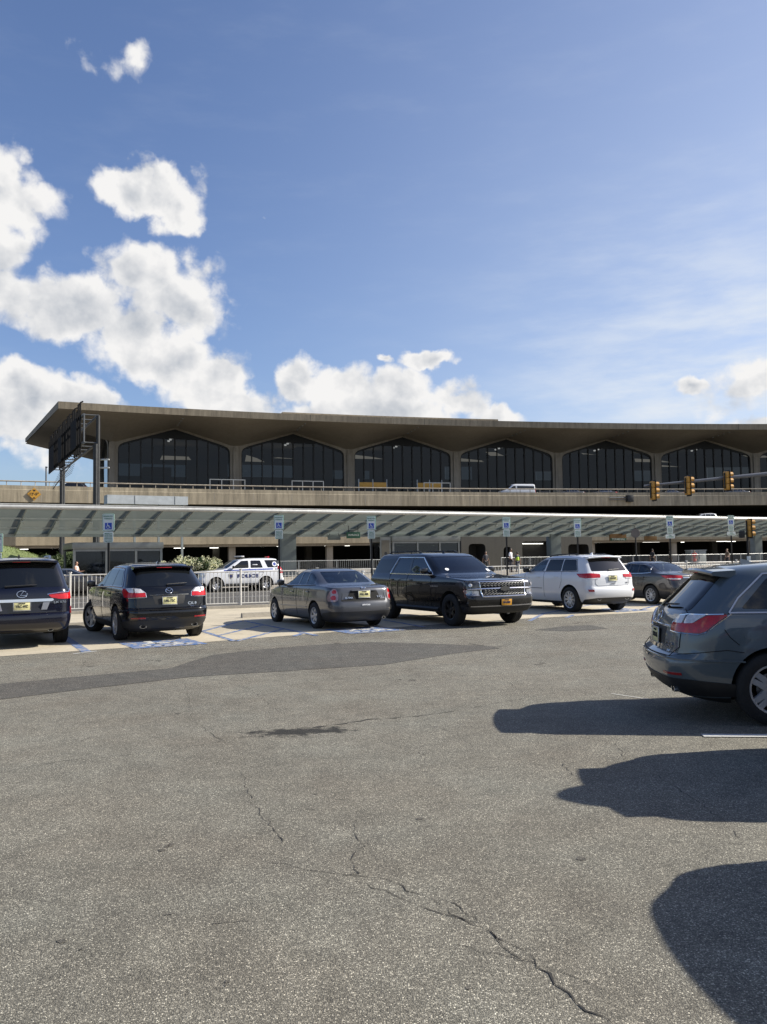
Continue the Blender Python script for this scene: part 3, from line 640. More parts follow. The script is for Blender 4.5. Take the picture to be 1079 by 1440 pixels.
SUV = dict(rows=LONG, wb=3.302, tyre=(.40, .275, .245), rim=(6, .07, .12, .03), rimmat='dark_rim', track=1.74, paint='black_paint', clad=.42, low='black_plastic', arch=.47, body=dict(tr=.95, tf=.95, br=.06, rr=.2, rf=.22, bf=.13), belt=1.29, cabin=(.8, 1.76),
    windows=[('side', [(-.98, 1.31), (-.86, 1.69), (.28, 1.71), (-.02, 1.31)], .04, 0), ('side', [(.18, 1.31), (.43, 1.71), (1.10, 1.71), (1.14, 1.31)], .04, 1, 'glass_tint'), ('side', [(1.22, 1.31), (1.19, 1.71), (1.72, 1.69), (2.36, 1.29)], .04, 1, 'glass_tint'),
        ('rear', [(-.78, 1.3), (.78, 1.3), (.68, 1.74), (-.68, 1.74)], .05, 0), ('front', [(-.84, 1.30), (.84, 1.30), (.72, 1.745), (-.72, 1.745)], .06, 1, 'glass_tint')],
    mirror=(2.18, 1.3, 'black_paint'), handles=[(.30, 1.12), (1.36, 1.12)], seats=[(1.75, .75, .55), (.75, .75, 1.35)], dash=(2.42, 1.17), plates=[('front', .60, 'T69-4382C', 'ny_plate', 'navy_ink')],
    panels=[('headlight', 'lamp_dark', 'front', [(.70, .93), (.68, 1.085), (.80, 1.11), (1.32, 1.10), (1.26, .95)], .012, .02), ('lower_lamp', 'lamp_chrome', 'front', [(.72, .76), (.72, .89), (1.08, .91), (1.14, .89), (1.0, .76)], .014, .02), ('grille', 'well', 'front', [(-.66, .75), (-.66, 1.09), (.66, 1.09), (.66, .75)], .004, .03, 0),
        ('bumper_cover', 'black_plastic', 'front', [(-1.15, .36), (-1.15, .50), (1.15, .50), (1.15, .36)], .008, .03, 0), ('bumper_step', 'satin', 'front', [(-.95, .505), (-.95, .525), (.95, .525), (.95, .505)], .012, 0, 0)],
    strips=[('grille_surround', 'chrome', 'front', [(-.68, 1.10), (.68, 1.10), (.66, .93), (.64, .745), (-.64, .745), (-.66, .93)], .018, 0, 1), ('grille_bar', 'chrome', 'front', [(-1.0, .93), (.0, .935), (1.0, .93)], .020, 0, 0), ('headlight_trim', 'chrome', 'front', [(.68, 1.10), (1.34, 1.11)], .012, 1, 0),
        ('window_trim', 'chrome', 'side', [(.10, 1.285), (.38, 1.735), (1.75, 1.72), (2.46, 1.265)], .014, 1, 1), ('door_seam', 'well', 'side', [(1.17, 1.3), (1.17, .45)], .005, 1, 0), ('door_seam', 'well', 'side', [(2.44, 1.25), (2.42, .45)], .005, 1, 0), ('door_seam', 'well', 'side', [(.12, 1.3), (.2, 1.0), (.42, .72), (.5, .45)], .005, 1, 0),
        ('bonnet_seam', 'well', 'front', [(-1.15, 1.125), (1.15, 1.125)], .004, 0, 0), ('running_board', 'black_plastic', 'side', [(.55, .40), (2.75, .40)], .05, 1, 0)],
    words=[('SUBURBAN', 'side', 2.62, .98, .05, .36, 'chrome', 'model_badge', -1)],
    badges=lambda: [(bow_emblem(), 'maker_badge', 'black_plastic', 'front', 0, .932, .03), (MB().lathe([(.0, .012), (.035, .012), (.045, 0)], n=20), 'lamp_projector', 'clear_lens', 'front', .92, 1.02, .02), (MB().lathe([(.0, .012), (.035, .012), (.045, 0)], n=20), 'lamp_projector', 'clear_lens', 'front', -.92, 1.02, .02),
        (MB().lathe([(0, .003), (.055, .003)], n=20), 'windscreen_sticker', 'decal_white', 'front', -.56, 1.40, .004), (MB().bbox((0, 0, 0), (.09, .12, .003), .001), 'windscreen_sticker', 'decal_white', 'front', .72, 1.36, .004)],
    extra=[hexmesh, under(-.8, 3.7, 1.2, .34), rails(-.6, 1.3, .60, 'black_plastic', .05), fin(1.5, 'black_plastic', .06, .14)])

# ---- police SUV: the same frame family, shorter, white
PRWS = [(z, -.05 + xr * .86, xf - .36 if xf > 2.9 else xf - .30, hw - .02, ) for z, xr, xf, hw in LONG]
def lightbar(B, part):
    z = 1.89
    b = part(MB().bbox((1.25, 0, z + .02), (.26, 1.15, .03), .01).bbox((1.25, .45, z - .015), (.08, .06, .06), .01).bbox((1.25, -.45, z - .015), (.08, .06, .06), .01), 'light_bar', M['black_plastic'])
    for k in range(6): part(MB().bbox((1.25, -.46 + .184 * k, z + .075), (.24, .17, .08), .025), 'beacon', M['clear_lens'], b)
    part(MB().bbox((-.45, 0, z + .03), (.12, .5, .08), .025), 'rear_beacon', M['red_lens'])
def shield(B, part):
    for sd in (1, -1):
        pl = rounded([(1.95, .98), (2.03, 1.0), (2.18, 1.0), (2.26, .98), (2.23, .82), (2.105, .70), (1.98, .82)], .02); part(B.panel('side', pl, off=.008, side=sd), 'shield_decal', M['decal_grey'])
        part(B.panel('side', [(a * .6 + 2.105 * .4, b * .6 + .86 * .4) for a, b in pl], off=.011, side=sd), 'shield_decal', M['navy_ink'])
        part(B.panel('side', [(-.58 + .14 * math.cos(a), 1.51 + .14 * math.sin(a)) for a in [i * math.pi / 12 for i in range(24)]], off=.010, side=sd), 'round_seal', M['decal_white'])
        part(B.panel('side', [(-.58 + .09 * math.cos(a), 1.51 + .09 * math.sin(a)) for a in [i * math.pi / 12 for i in range(24)]], off=.013, side=sd), 'round_seal', M['blue_ink'])
        part(MB().bbox((.62, sd * (B.raw('side', .62, 1.49).y + .004), 1.49), (.3, .012, .05), .002), 'window_sticker', M['decal_white'])
POL = dict(rows=PRWS, wb=2.946, tyre=(.385, .265, .22), rim=(5, .09, 0, .03), rimmat='satin', track=1.72, paint='white_paint', clad=.36, arch=.46, body=dict(tr=.95, tf=.95, br=.06, rr=.2, rf=.25, bf=.15), seats=[], belt=1.29,
    windows=[('side', [(-.96, 1.74), (.02, 1.74), (-.14, 1.32), (-.72, 1.32)], .05, 0), ('side', [(.16, 1.31), (.28, 1.73), (.86, 1.73), (.90, 1.31)], .05, 0), ('side', [(1.02, 1.31), (1.0, 1.73), (1.42, 1.71), (2.02, 1.30)], .05, 0),
        ('rear', [(-.78, 1.3), (.78, 1.3), (.68, 1.72), (-.68, 1.72)], .05, 0), ('front', [(-.84, 1.30), (.84, 1.30), (.72, 1.745), (-.72, 1.745)], .06, 0)],
    mirror=(1.95, 1.30, 'black_plastic'), handles=[(.24, 1.10), (1.14, 1.10)], handlemat='black_plastic',
    panels=[('tail_light', 'red_lens', 'rear', [(.80, .98), (.80, 1.42), (.96, 1.40), (1.12, 1.25), (1.12, .98)], .012, .03), ('headlight', 'clear_lens', 'front', [(.66, .86), (.66, 1.04), (1.12, 1.06), (1.12, .90)], .012, .03), ('grille', 'well', 'front', [(-.6, .70), (-.6, 1.04), (.6, 1.04), (.6, .70)], .004, .03, 0),
        ('stripe', 'blue_ink', 'side', [(-.45, 1.195), (-.45, 1.265), (2.5, 1.215), (2.5, 1.16)], .008, 0), ('bumper_pad', 'black_plastic', 'front', [(-1.1, .36), (-1.1, .52), (1.1, .52), (1.1, .36)], .008, .03, 0)],
    strips=[('door_seam', 'well', 'side', [(.96, 1.3), (.96, .45)], .005, 1, 0), ('door_seam', 'well', 'side', [(2.1, 1.25), (2.08, .45)], .005, 1, 0), ('door_seam', 'well', 'side', [(.1, 1.3), (.15, 1.0), (.4, .75), (.45, .45)], .005, 1, 0), ('sill_strip', 'black_plastic', 'side', [(.5, .42), (2.4, .42)], .04, 1, 0)],
    words=[('POLICE', 'side', 1.10, .86, .26, 1.25, 'navy_ink', 'lettering', 1), ('POLICE', 'side', 1.10, .86, .26, 1.25, 'navy_ink', 'lettering', -1), ('367', 'side', -.72, 1.22, .12, .30, 'navy_ink', 'fleet_number', 1), ('911', 'side', .52, 1.16, .09, .2, 'decal_white', 'lettering', 1)],
    extra=[lightbar, shield, under(-.7, 3.4, 1.2, .34)])

# ---- white mid-size SUV
MID = [(.24, -.6, 3.4, .78), (.32, -.80, 3.65, .88), (.45, -.92, 3.8, .94), (.6, -.95, 3.86, .965), (.72, -.935, 3.87, .967), (.78, -.885, 3.86, .967), (.95, -.87, 3.83, .967), (1.05, -.855, 3.7, .958), (1.12, -.835, 3.2, .945), (1.17, -.81, 2.65, .925), (1.22, -.77, 2.5, .90), (1.45, -.60, 2.1, .825), (1.6, -.49, 1.8, .76), (1.67, -.42, 1.55, .705), (1.71, -.28, 1.25, .6), (1.735, .1, .9, .4), (1.745, .4, .7, .2)]
MIDS = dict(rows=MID, wb=2.915, tyre=(.385, .265, .262), rim=(10, .032, .09, .02), rimmat='rim', track=1.66, paint='white_paint', clad=.33, arch=.445, body=dict(tr=.92, tf=.88, br=.08, rr=.24), belt=1.25, cabin=(.8, 1.64),
    windows=[('side', [(-.30, 1.255), (-.16, 1.58), (.40, 1.60), (.42, 1.245)], .05, 0), ('side', [(.46, 1.245), (.44, 1.60), (1.14, 1.60), (1.24, 1.235)], .03, 0), ('side', [(1.30, 1.235), (1.20, 1.60), (1.5, 1.58), (2.22, 1.22)], .03, 1),
        ('rear', [(-.66, 1.235), (.66, 1.235), (.58, 1.62), (-.58, 1.62)], .04, 0), ('front', [(-.74, 1.24), (.74, 1.24), (.6, 1.62), (-.6, 1.62)], .05, 1)],
    seats=[(1.6, .72, .52), (.7, .72, 1.3)], dash=(2.25, 1.1), mirror=(2.1, 1.2, 'black_plastic'), handles=[(.62, 1.06), (1.55, 1.05)], plates=[('rear', 1.02, 'H43-FZT', 'nj_plate', 'ink')],
    panels=[('tail_light', 'red_lens', 'rear', [(.44, 1.045), (.43, 1.15), (.72, 1.175), (1.24, 1.16), (1.14, 1.06), (.9, 1.03)], .012, .03), ('reverse_lamp', 'clear_lens', 'rear', [(.52, 1.0), (.50, 1.042), (.95, 1.03), (.88, .995)], .010, .01), ('reflector', 'dim_red_lens', 'rear', [(.72, .63), (.72, .70), (.90, .705), (.88, .635)], .012, .01),
        ('bumper_valance', 'black_plastic', 'rear', [(-1.0, .32), (-1.0, .40), (-.6, .45), (.6, .45), (1.0, .40), (1.0, .32)], .006, .03, 0), ('plate_recess', 'white_paint', 'rear', [(-.4, .93), (-.4, 1.12), (.4, 1.12), (.4, .93)], -.004, .03, 0)],
    strips=[('tailgate_seam', 'well', 'rear', [(.62, 1.22), (.62, .86), (.55, .80), (-.55, .80), (-.62, .86), (-.62, 1.22)], .004, 0, 0), ('window_trim', 'black_plastic', 'side', [(-.34, 1.235), (-.18, 1.60), (.4, 1.625), (1.2, 1.625), (1.52, 1.60), (2.3, 1.20), (1.27, 1.215), (.44, 1.225)], .009, 1, 1),
        ('door_seam', 'well', 'side', [(1.27, 1.22), (1.25, .42)], .004, 1, 0), ('door_seam', 'well', 'side', [(2.3, 1.2), (2.3, .42)], .004, 1, 0), ('door_seam', 'well', 'side', [(.40, 1.23), (.36, .95), (.46, .72)], .004, 1, 0), ('body_moulding', 'black_plastic', 'side', [(1.35, .70), (2.1, .70)], .010, 1, 0)],
    words=[('Jeep', 'rear', 0, 1.19, .06, .12, 'satin', 'model_badge'), ('SRT', 'rear', -.55, .88, .05, .1, 'satin', 'model_badge'), ('SUMMIT', 'rear', 0, .86, .045, .18, 'satin', 'model_badge')],
    extra=[spoiler(-.30, -.60, 1.69, .62, 'white_paint', .07), wiper(0, 1.25, .05, -.36), exhaust(-.87, .52, .40, .065, .03), fin(.1, 'white_paint', .07, .14), under(-.5, 3.4, 1.2, .32), rails(.0, 1.5, .56, 'black_plastic', .035)])

# ---- white van on the upper road
VANR = [(.25, -1.0, 3.9, .85), (.4, -1.05, 4.1, .95), (.6, -1.08, 4.18, 1.0), (.9, -1.08, 4.15, 1.02), (1.05, -1.07, 3.95, 1.015), (1.2, -1.06, 3.5, 1.0), (1.4, -1.05, 3.15, .98), (1.75, -1.02, 2.7, .93), (1.95, -.98, 2.4, .88), (2.02, -.93, 2.2, .80), (2.06, -.8, 1.9, .5)]
VAN = dict(rows=VANR, wb=3.3, tyre=(.35, .235, .2), rim=(5, .08, 0, .02), track=1.75, paint='white_paint', clad=.35, body=dict(tr=.97, tf=.9, br=.03, rr=.12, rf=.35), seats=[], rimmat='satin',
    windows=[('side', [(-.85, 1.28), (-.85, 1.72), (1.75, 1.76), (1.75, 1.28)], .08, 0), ('side', [(1.95, 1.26), (1.95, 1.76), (2.3, 1.74), (3.0, 1.24)], .06, 0), ('rear', [(-.75, 1.2), (.75, 1.2), (.7, 1.8), (-.7, 1.8)], .05, 0), ('front', [(-.85, 1.25), (.85, 1.25), (.75, 1.88), (-.75, 1.88)], .06, 0)],
    mirror=(2.85, 1.22, 'black_plastic'), panels=[('headlight', 'clear_lens', 'front', [(.62, .86), (.62, 1.05), (1.12, 1.12), (1.12, .9)], .012, .03), ('tail_light', 'red_lens', 'rear', [(.86, .8), (.86, 1.3), (1.0, 1.3), (1.0, .8)], .012, .03)],
    strips=[('door_seam', 'well', 'side', [(1.85, 1.8), (1.85, .45)], .006, 1, 0)], extra=[under(-.7, 3.6, 1.2, .3)])
# ------------------------------------------------------------------ surfaces of the setting
def asphalt(name, lo, hi, tint=(1.0, .95, .86), grain=95.0, big=.25, pot=None):
    m, nt, b = newmat(name); tc = N(nt, 'ShaderNodeTexCoord'); P = tc.outputs['Object']
    v1 = N(nt, 'ShaderNodeTexVoronoi', {'Vector': P, 'Scale': grain}); v2 = N(nt, 'ShaderNodeTexVoronoi', {'Vector': P, 'Scale': grain * 2.3})
    s1 = N(nt, 'ShaderNodeSeparateColor', {0: v1.outputs['Color']}); s2 = N(nt, 'ShaderNodeSeparateColor', {0: v2.outputs['Color']})
    # a few pale stones, mostly mid-grey ones, dark binder between them
    r1 = N(nt, 'ShaderNodeValToRGB', {0: s1.outputs[0]}); c = r1.color_ramp; c.elements[0].position = 0; c.elements[0].color = (.55,) * 3 + (1,); c.elements[1].position = 1; c.elements[1].color = (2.8,) * 3 + (1,)
    for p_, k in ((.35, .70), (.75, 1.02), (.92, 1.6)): e = c.elements.new(p_); e.color = (k, k, k, 1)
    r2 = N(nt, 'ShaderNodeMapRange', {'Value': s2.outputs[0], 'To Min': .7, 'To Max': 1.3})
    edge = N(nt, 'ShaderNodeMapRange', {'Value': v1.outputs['Distance'], 'From Min': .25, 'From Max': .75, 'To Min': 1.0, 'To Max': .5})
    a = N(nt, 'ShaderNodeMath', {0: r1.outputs[0], 1: r2.outputs[0]}, operation='MULTIPLY'); a2 = N(nt, 'ShaderNodeMath', {0: a.outputs[0], 1: edge.outputs[0]}, operation='MULTIPLY')
    n1 = N(nt, 'ShaderNodeTexNoise', {'Vector': P, 'Scale': .45, 'Detail': 8.0, 'Roughness': .65}); n2 = N(nt, 'ShaderNodeTexNoise', {'Vector': P, 'Scale': 3.5, 'Detail': 6.0, 'Roughness': .7})
    w1 = N(nt, 'ShaderNodeMapRange', {'Value': n1.outputs['Fac'], 'From Min': .3, 'From Max': .7, 'To Min': lo, 'To Max': hi})
    w2 = N(nt, 'ShaderNodeMapRange', {'Value': n2.outputs['Fac'], 'From Min': .25, 'From Max': .75, 'To Min': 1 - big, 'To Max': 1 + big})
    t = N(nt, 'ShaderNodeMath', {0: w1.outputs[0], 1: w2.outputs[0]}, operation='MULTIPLY'); t2 = N(nt, 'ShaderNodeMath', {0: t.outputs[0], 1: a2.outputs[0]}, operation='MULTIPLY')
    n3 = N(nt, 'ShaderNodeTexNoise', {'Vector': P, 'Scale': .9, 'Detail': 4.0})
    tn = N(nt, 'ShaderNodeMix', {'Factor': n3.outputs['Fac'], 'A': (tint[0] * 1.06, tint[1] * .98, tint[2] * .93, 1), 'B': (tint[0] * .95, tint[1] * 1.01, tint[2] * 1.05, 1)}, data_type='RGBA')
    val = t2.outputs[0]
    if pot:
        (cx, cy, ax, ay, an) = pot
        mp = N(nt, 'ShaderNodeMapping', {'Vector': P, 'Location': (-cx, -cy, 0)}); mp2 = N(nt, 'ShaderNodeMapping', {'Vector': mp.outputs[0], 'Rotation': (0, 0, -an)})
        sc = N(nt, 'ShaderNodeVectorMath', {0: mp2.outputs[0], 1: (1 / ax, 1 / ay, 0)}, operation='MULTIPLY'); ln = N(nt, 'ShaderNodeVectorMath', {0: sc.outputs[0]}, operation='LENGTH')
        n4 = N(nt, 'ShaderNodeTexNoise', {'Vector': P, 'Scale': 7.0, 'Detail': 9.0, 'Roughness': .75}); ad = N(nt, 'ShaderNodeMath', {0: n4.outputs['Fac'], 1: 3.0, 2: ln.outputs['Value']}, operation='MULTIPLY_ADD')
        pm = N(nt, 'ShaderNodeMapRange', {'Value': ad.outputs[0], 'From Min': 1.95, 'From Max': 2.35, 'To Min': .15, 'To Max': 1.0})
        q = N(nt, 'ShaderNodeMath', {0: val, 1: pm.outputs[0]}, operation='MULTIPLY'); val = q.outputs[0]
    fin_ = N(nt, 'ShaderNodeVectorMath', {0: tn.outputs['Result'], 'Scale': val}, operation='SCALE'); L(nt, fin_.outputs[0], b.inputs['Base Color'])
    b.inputs['Roughness'].default_value = .82; b.inputs['Specular IOR Level'].default_value = .35
    h = N(nt, 'ShaderNodeMath', {0: v1.outputs['Distance'], 1: -1.0}, operation='MULTIPLY'); hh = N(nt, 'ShaderNodeMath', {0: s1.outputs[1], 1: .6, 2: h.outputs[0]}, operation='MULTIPLY_ADD')
    bp = N(nt, 'ShaderNodeBump', {'Height': hh.outputs[0], 'Strength': .55, 'Distance': .006}); L(nt, bp.outputs[0], b.inputs['Normal'])
    return m
def concrete(name, col, streak=.25, scale=.5, joints=None, bump=.25):
    """poured concrete with blotches and vertical rain streaks"""
    m, nt, b = newmat(name); tc = N(nt, 'ShaderNodeTexCoord'); P = tc.outputs['Object']
    n1 = N(nt, 'ShaderNodeTexNoise', {'Vector': P, 'Scale': scale, 'Detail': 8.0, 'Roughness': .65})
    mp = N(nt, 'ShaderNodeMapping', {'Vector': P, 'Scale': (1.6, 1.6, .12)}); n2 = N(nt, 'ShaderNodeTexNoise', {'Vector': mp.outputs[0], 'Scale': 1.3, 'Detail': 7.0, 'Roughness': .7})
    n3 = N(nt, 'ShaderNodeTexNoise', {'Vector': P, 'Scale': 14.0, 'Detail': 5.0})
    w1 = N(nt, 'ShaderNodeMapRange', {'Value': n1.outputs['Fac'], 'From Min': .3, 'From Max': .7, 'To Min': .82, 'To Max': 1.15}); w2 = N(nt, 'ShaderNodeMapRange', {'Value': n2.outputs['Fac'], 'From Min': .35, 'From Max': .7, 'To Min': 1 + streak * .3, 'To Max': 1 - streak})
    w3 = N(nt, 'ShaderNodeMapRange', {'Value': n3.outputs['Fac'], 'From Min': .3, 'From Max': .7, 'To Min': .9, 'To Max': 1.1})
    a = N(nt, 'ShaderNodeMath', {0: w1.outputs[0], 1: w2.outputs[0]}, operation='MULTIPLY'); a2 = N(nt, 'ShaderNodeMath', {0: a.outputs[0], 1: w3.outputs[0]}, operation='MULTIPLY')
    f = N(nt, 'ShaderNodeVectorMath', {0: tuple(col), 'Scale': a2.outputs[0]}, operation='SCALE'); L(nt, f.outputs[0], b.inputs['Base Color']); b.inputs['Roughness'].default_value = .85
    bp = N(nt, 'ShaderNodeBump', {'Height': n3.outputs['Fac'], 'Strength': bump, 'Distance': .02}); L(nt, bp.outputs[0], b.inputs['Normal'])
    return m
def worn_paint(name, col, under_, wear=.5):
    m, nt, b = newmat(name); tc = N(nt, 'ShaderNodeTexCoord'); n = N(nt, 'ShaderNodeTexNoise', {'Vector': tc.outputs['Object'], 'Scale': 7.0, 'Detail': 9.0, 'Roughness': .75})
    mr = N(nt, 'ShaderNodeMapRange', {'Value': n.outputs['Fac'], 'From Min': wear, 'From Max': wear + .12}); mx = N(nt, 'ShaderNodeMix', {'Factor': mr.outputs[0], 'A': (*col, 1), 'B': (*under_, 1)}, data_type='RGBA')
    L(nt, mx.outputs['Result'], b.inputs['Base Color']); b.inputs['Roughness'].default_value = .75; return m

_pc = ground(422, 1029)
M['asphalt'] = asphalt('parking_asphalt', .170, .242, tint=(1.045, .98, .79), grain=155.0, pot=(_pc.x, _pc.y, .72, .27, .12))
M['patch'] = asphalt('patched_asphalt', .098, .122, tint=(1.04, .98, .84), grain=120)
M['dark_patch'] = asphalt('small_patch_asphalt', .10, .116, tint=(1.04, .98, .84), grain=120)
M['road'] = asphalt('road_asphalt', .09, .12, tint=(1.04, .98, .86), grain=80)
M['crack'] = mat('crack_tar', (.022, .020, .018), .95, var=.4, scale=9)
M['stall'] = concrete('stall_concrete', (.44, .385, .285), .1, .6)
M['kerb'] = concrete('kerb_concrete', (.34, .31, .26), .2, 1.2)
M['walk'] = concrete('pavement_concrete', (.30, .27, .225), .15, .7)
M['beige'] = concrete('beige_concrete', (.36, .31, .225), .5, .25)
M['soffit'] = concrete('soffit_concrete', (.37, .315, .24), .12, .12)
M['pier'] = concrete('pier_concrete', (.33, .29, .235), .3, .3)
M['fascia'] = concrete('fascia_concrete', (.32, .27, .195), .4, .2)
M['shade_wall'] = concrete('shaded_wall_concrete', (.034, .032, .027), .25, .4)  # near-black: the shade this wall stands in is put into its colour
M['deck_conc'] = concrete('deck_concrete', (.33, .275, .19), .3, .25)
M['mast_grey'] = mat('mast_grey_paint', (.14, .145, .16), .5, .3)
M['pane_glow'] = mat('added_glow_quads', (.3, .28, .25), .8, emis=(.80, .72, .60), estr=.42)  # emission added to put pale patches in the windows, no real lamp
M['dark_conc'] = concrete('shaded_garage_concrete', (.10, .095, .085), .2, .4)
M['blue_line'] = worn_paint('worn_blue_paint', (.05, .12, .29), (.34, .31, .26), .465)
M['white_line'] = worn_paint('worn_white_paint', (.52, .52, .50), (.19, .18, .15), .56)
M['fence_white'] = mat('white_fence_paint', (.50, .49, .465), .5, var=.12, scale=5)
M['rail_grey'] = mat('grey_rail_paint', (.30, .31, .31), .5, .3)
M['canopy_steel'] = mat('canopy_steel', (.40, .43, .41), .5, .2, var=.12)
M['gutter'] = mat('pale_metal_gutter', (.52, .52, .50), .45, .4)
M['column'] = mat('grey_column_paint', (.20, .225, .225), .55, var=.1, scale=1)
M['sheet'] = mat('galvanised_sheet', (.36, .385, .40), .65, .0)
M['post'] = mat('dark_bronze_post', (.022, .020, .018), .5, .4)
M['louvre'] = mat('matt_black_louvre', (.012, .012, .013), .95, spec=.15)
M['dark_steel'] = mat('dark_steel', (.03, .032, .034), .55, .4, var=.3)
M['grey_steel'] = mat('grey_steel', (.12, .125, .13), .5, .5, var=.2)
M['signal_yellow'] = mat('signal_yellow', (.50, .25, .04), .5, var=.15, scale=4)
M['signal_black'] = mat('signal_black', (.012, .012, .012), .6)
M['sign_white'] = mat('sign_white', (.72, .76, .72), .45, var=.05)
M['sign_green'] = mat('sign_green_ink', (.05, .22, .12), .5)
M['sign_blue'] = mat('sign_blue_ink', (.01, .055, .42), .4)
M['hwy_yellow'] = mat('yellow_sign_sheet', (.50, .26, .03), .5)
M['brown_sign'] = mat('brown_sign_sheet', (.22, .11, .03), .5)
M['green_sign'] = mat('green_sign_sheet', (.02, .10, .06), .5)
M['kiosk_frame'] = mat('kiosk_frame', (.23, .24, .235), .5, .3)
M['lamp_on'] = mat('lit_tube', (.9, .9, .9), .5, emis=(1, .97, .88), estr=2.4)
M['lamp_soft'] = mat('lit_downlight', (.9, .9, .9), .5, emis=(1, .96, .9), estr=1.0)
M['mullion'] = mat('dark_bronze_mullion', (.010, .011, .012), .45, .3)
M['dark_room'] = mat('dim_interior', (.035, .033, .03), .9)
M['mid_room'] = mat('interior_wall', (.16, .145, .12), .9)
def tinted(name, tint, spec=.9):
    m, nt, b = newmat(name); nt.nodes.remove(b); out = nt.nodes['Material Output']
    tc = N(nt, 'ShaderNodeTexCoord'); no = N(nt, 'ShaderNodeTexNoise', {'Vector': tc.outputs['Object'], 'Scale': .25, 'Detail': 3.0})
    bp = N(nt, 'ShaderNodeBump', {'Height': no.outputs['Fac'], 'Strength': .05, 'Distance': .2})
    tr = N(nt, 'ShaderNodeBsdfTransparent', {'Color': (*tint, 1)}); gl = N(nt, 'ShaderNodeBsdfGlossy', {'Roughness': .03, 'Color': (spec * .85, spec * .92, spec, 1), 'Normal': bp.outputs[0]})
    fr = N(nt, 'ShaderNodeFresnel', {'IOR': 1.5}); mx = N(nt, 'ShaderNodeMixShader', {0: fr.outputs[0], 1: tr.outputs[0], 2: gl.outputs[0]}); L(nt, mx.outputs[0], out.inputs[0]); return m
M['wall_glass'] = tinted('terminal_glass', (.15, .16, .165), .62)
M['kiosk_glass'] = tinted('kiosk_glass', (.32, .35, .33))
def frosted(name):
    m, nt, b = newmat(name); nt.nodes.remove(b); out = nt.nodes['Material Output']
    tc = N(nt, 'ShaderNodeTexCoord'); no = N(nt, 'ShaderNodeTexNoise', {'Vector': tc.outputs['Object'], 'Scale': .8, 'Detail': 6.0})
    mr = N(nt, 'ShaderNodeMix', {'Factor': no.outputs['Fac'], 'A': (.15, .172, .155, 1), 'B': (.21, .232, .21, 1)}, data_type='RGBA')
    d = N(nt, 'ShaderNodeBsdfDiffuse', {'Color': mr.outputs['Result']}); t = N(nt, 'ShaderNodeBsdfTranslucent', {'Color': mr.outputs['Result']}); tr = N(nt, 'ShaderNodeBsdfTransparent', {'Color': (.75, .8, .76, 1)})
    a = N(nt, 'ShaderNodeMixShader', {0: .45, 1: d.outputs[0], 2: t.outputs[0]}); b2 = N(nt, 'ShaderNodeMixShader', {0: .16, 1: a.outputs[0], 2: tr.outputs[0]}); L(nt, b2.outputs[0], out.inputs[0]); return m
M['frosted'] = frosted('frosted_canopy_glass')
def foliage(name, a, b_, tr=.3):
    m, nt, b = newmat(name); g = N(nt, 'ShaderNodeNewGeometry'); mx = N(nt, 'ShaderNodeMix', {'Factor': g.outputs['Random Per Island'], 'A': (*a, 1), 'B': (*b_, 1)}, data_type='RGBA')
    L(nt, mx.outputs['Result'], b.inputs['Base Color']); b.inputs['Roughness'].default_value = .6
    t = N(nt, 'ShaderNodeBsdfTranslucent', {'Color': mx.outputs['Result']}); x = N(nt, 'ShaderNodeMixShader', {0: tr, 1: b.outputs[0], 2: t.outputs[0]}); L(nt, x.outputs[0], nt.nodes['Material Output'].inputs[0]); return m
M['leaf'] = foliage('bush_leaves', (.03, .055, .018), (.09, .12, .035)); M['leaf2'] = foliage('hydrangea_leaves', (.02, .05, .012), (.05, .09, .02)); M['blossom'] = foliage('pale_blossom', (.68, .68, .40), (.85, .84, .64), .2); M['grass'] = foliage('grass_blades', (.12, .17, .04), (.20, .23, .08)); M['soil'] = mat('grassy_soil', (.12, .15, .05), .95, var=.3)
M['stem'] = mat('woody_stem', (.06, .045, .03), .9)

# ------------------------------------------------------------------ ground, lot, road, pavement
def sheet(name, pts, z, mt, parent=None, kind='structure', step=None):
    mb = MB().add([(p[0], p[1], z) for p in pts], [tuple(range(len(pts)))])
    o = mb.build(name, mt, parent, smooth=False, fix=False)
    if o.data.polygons[0].normal.z < 0: o.data.flip_normals()
    if kind and not parent: o['kind'] = kind
    return o
def v2(p): return Vector((p[0], p[1]))
U = Vector((math.cos(R(30)), math.sin(R(30)))); NN = Vector((-U.y, U.x)); P0 = Vector((-23.0, 50.0))
def st(s, m, z=0.0): q = P0 + U * s + NN * m; return Vector((q.x, q.y, z))
def s_at(px, m): k = (px - 539.5) / FPX; return (k * (P0.y + NN.y * m) - P0.x - NN.x * m) / (U.x - k * U.y)
FA = Vector((-14.0, 26.8)); FD = Vector((.932, .362)).normalized(); FN = Vector((-FD.y, FD.x))
def fp(t, d=0.0, z=0.0): q = FA + FD * t + FN * d; return Vector((q.x, q.y, z))
sheet('ground', [(-2500, -2500), (2500, -2500), (2500, 2500), (-2500, 2500)], -.03, mat('open_ground', (.16, .15, .12), .95, var=.25, scale=.05))
lot = sheet('parking_lot', [(-60, -40), (70, -40), (70, 60), (-60, 60)], 0, M['asphalt'])
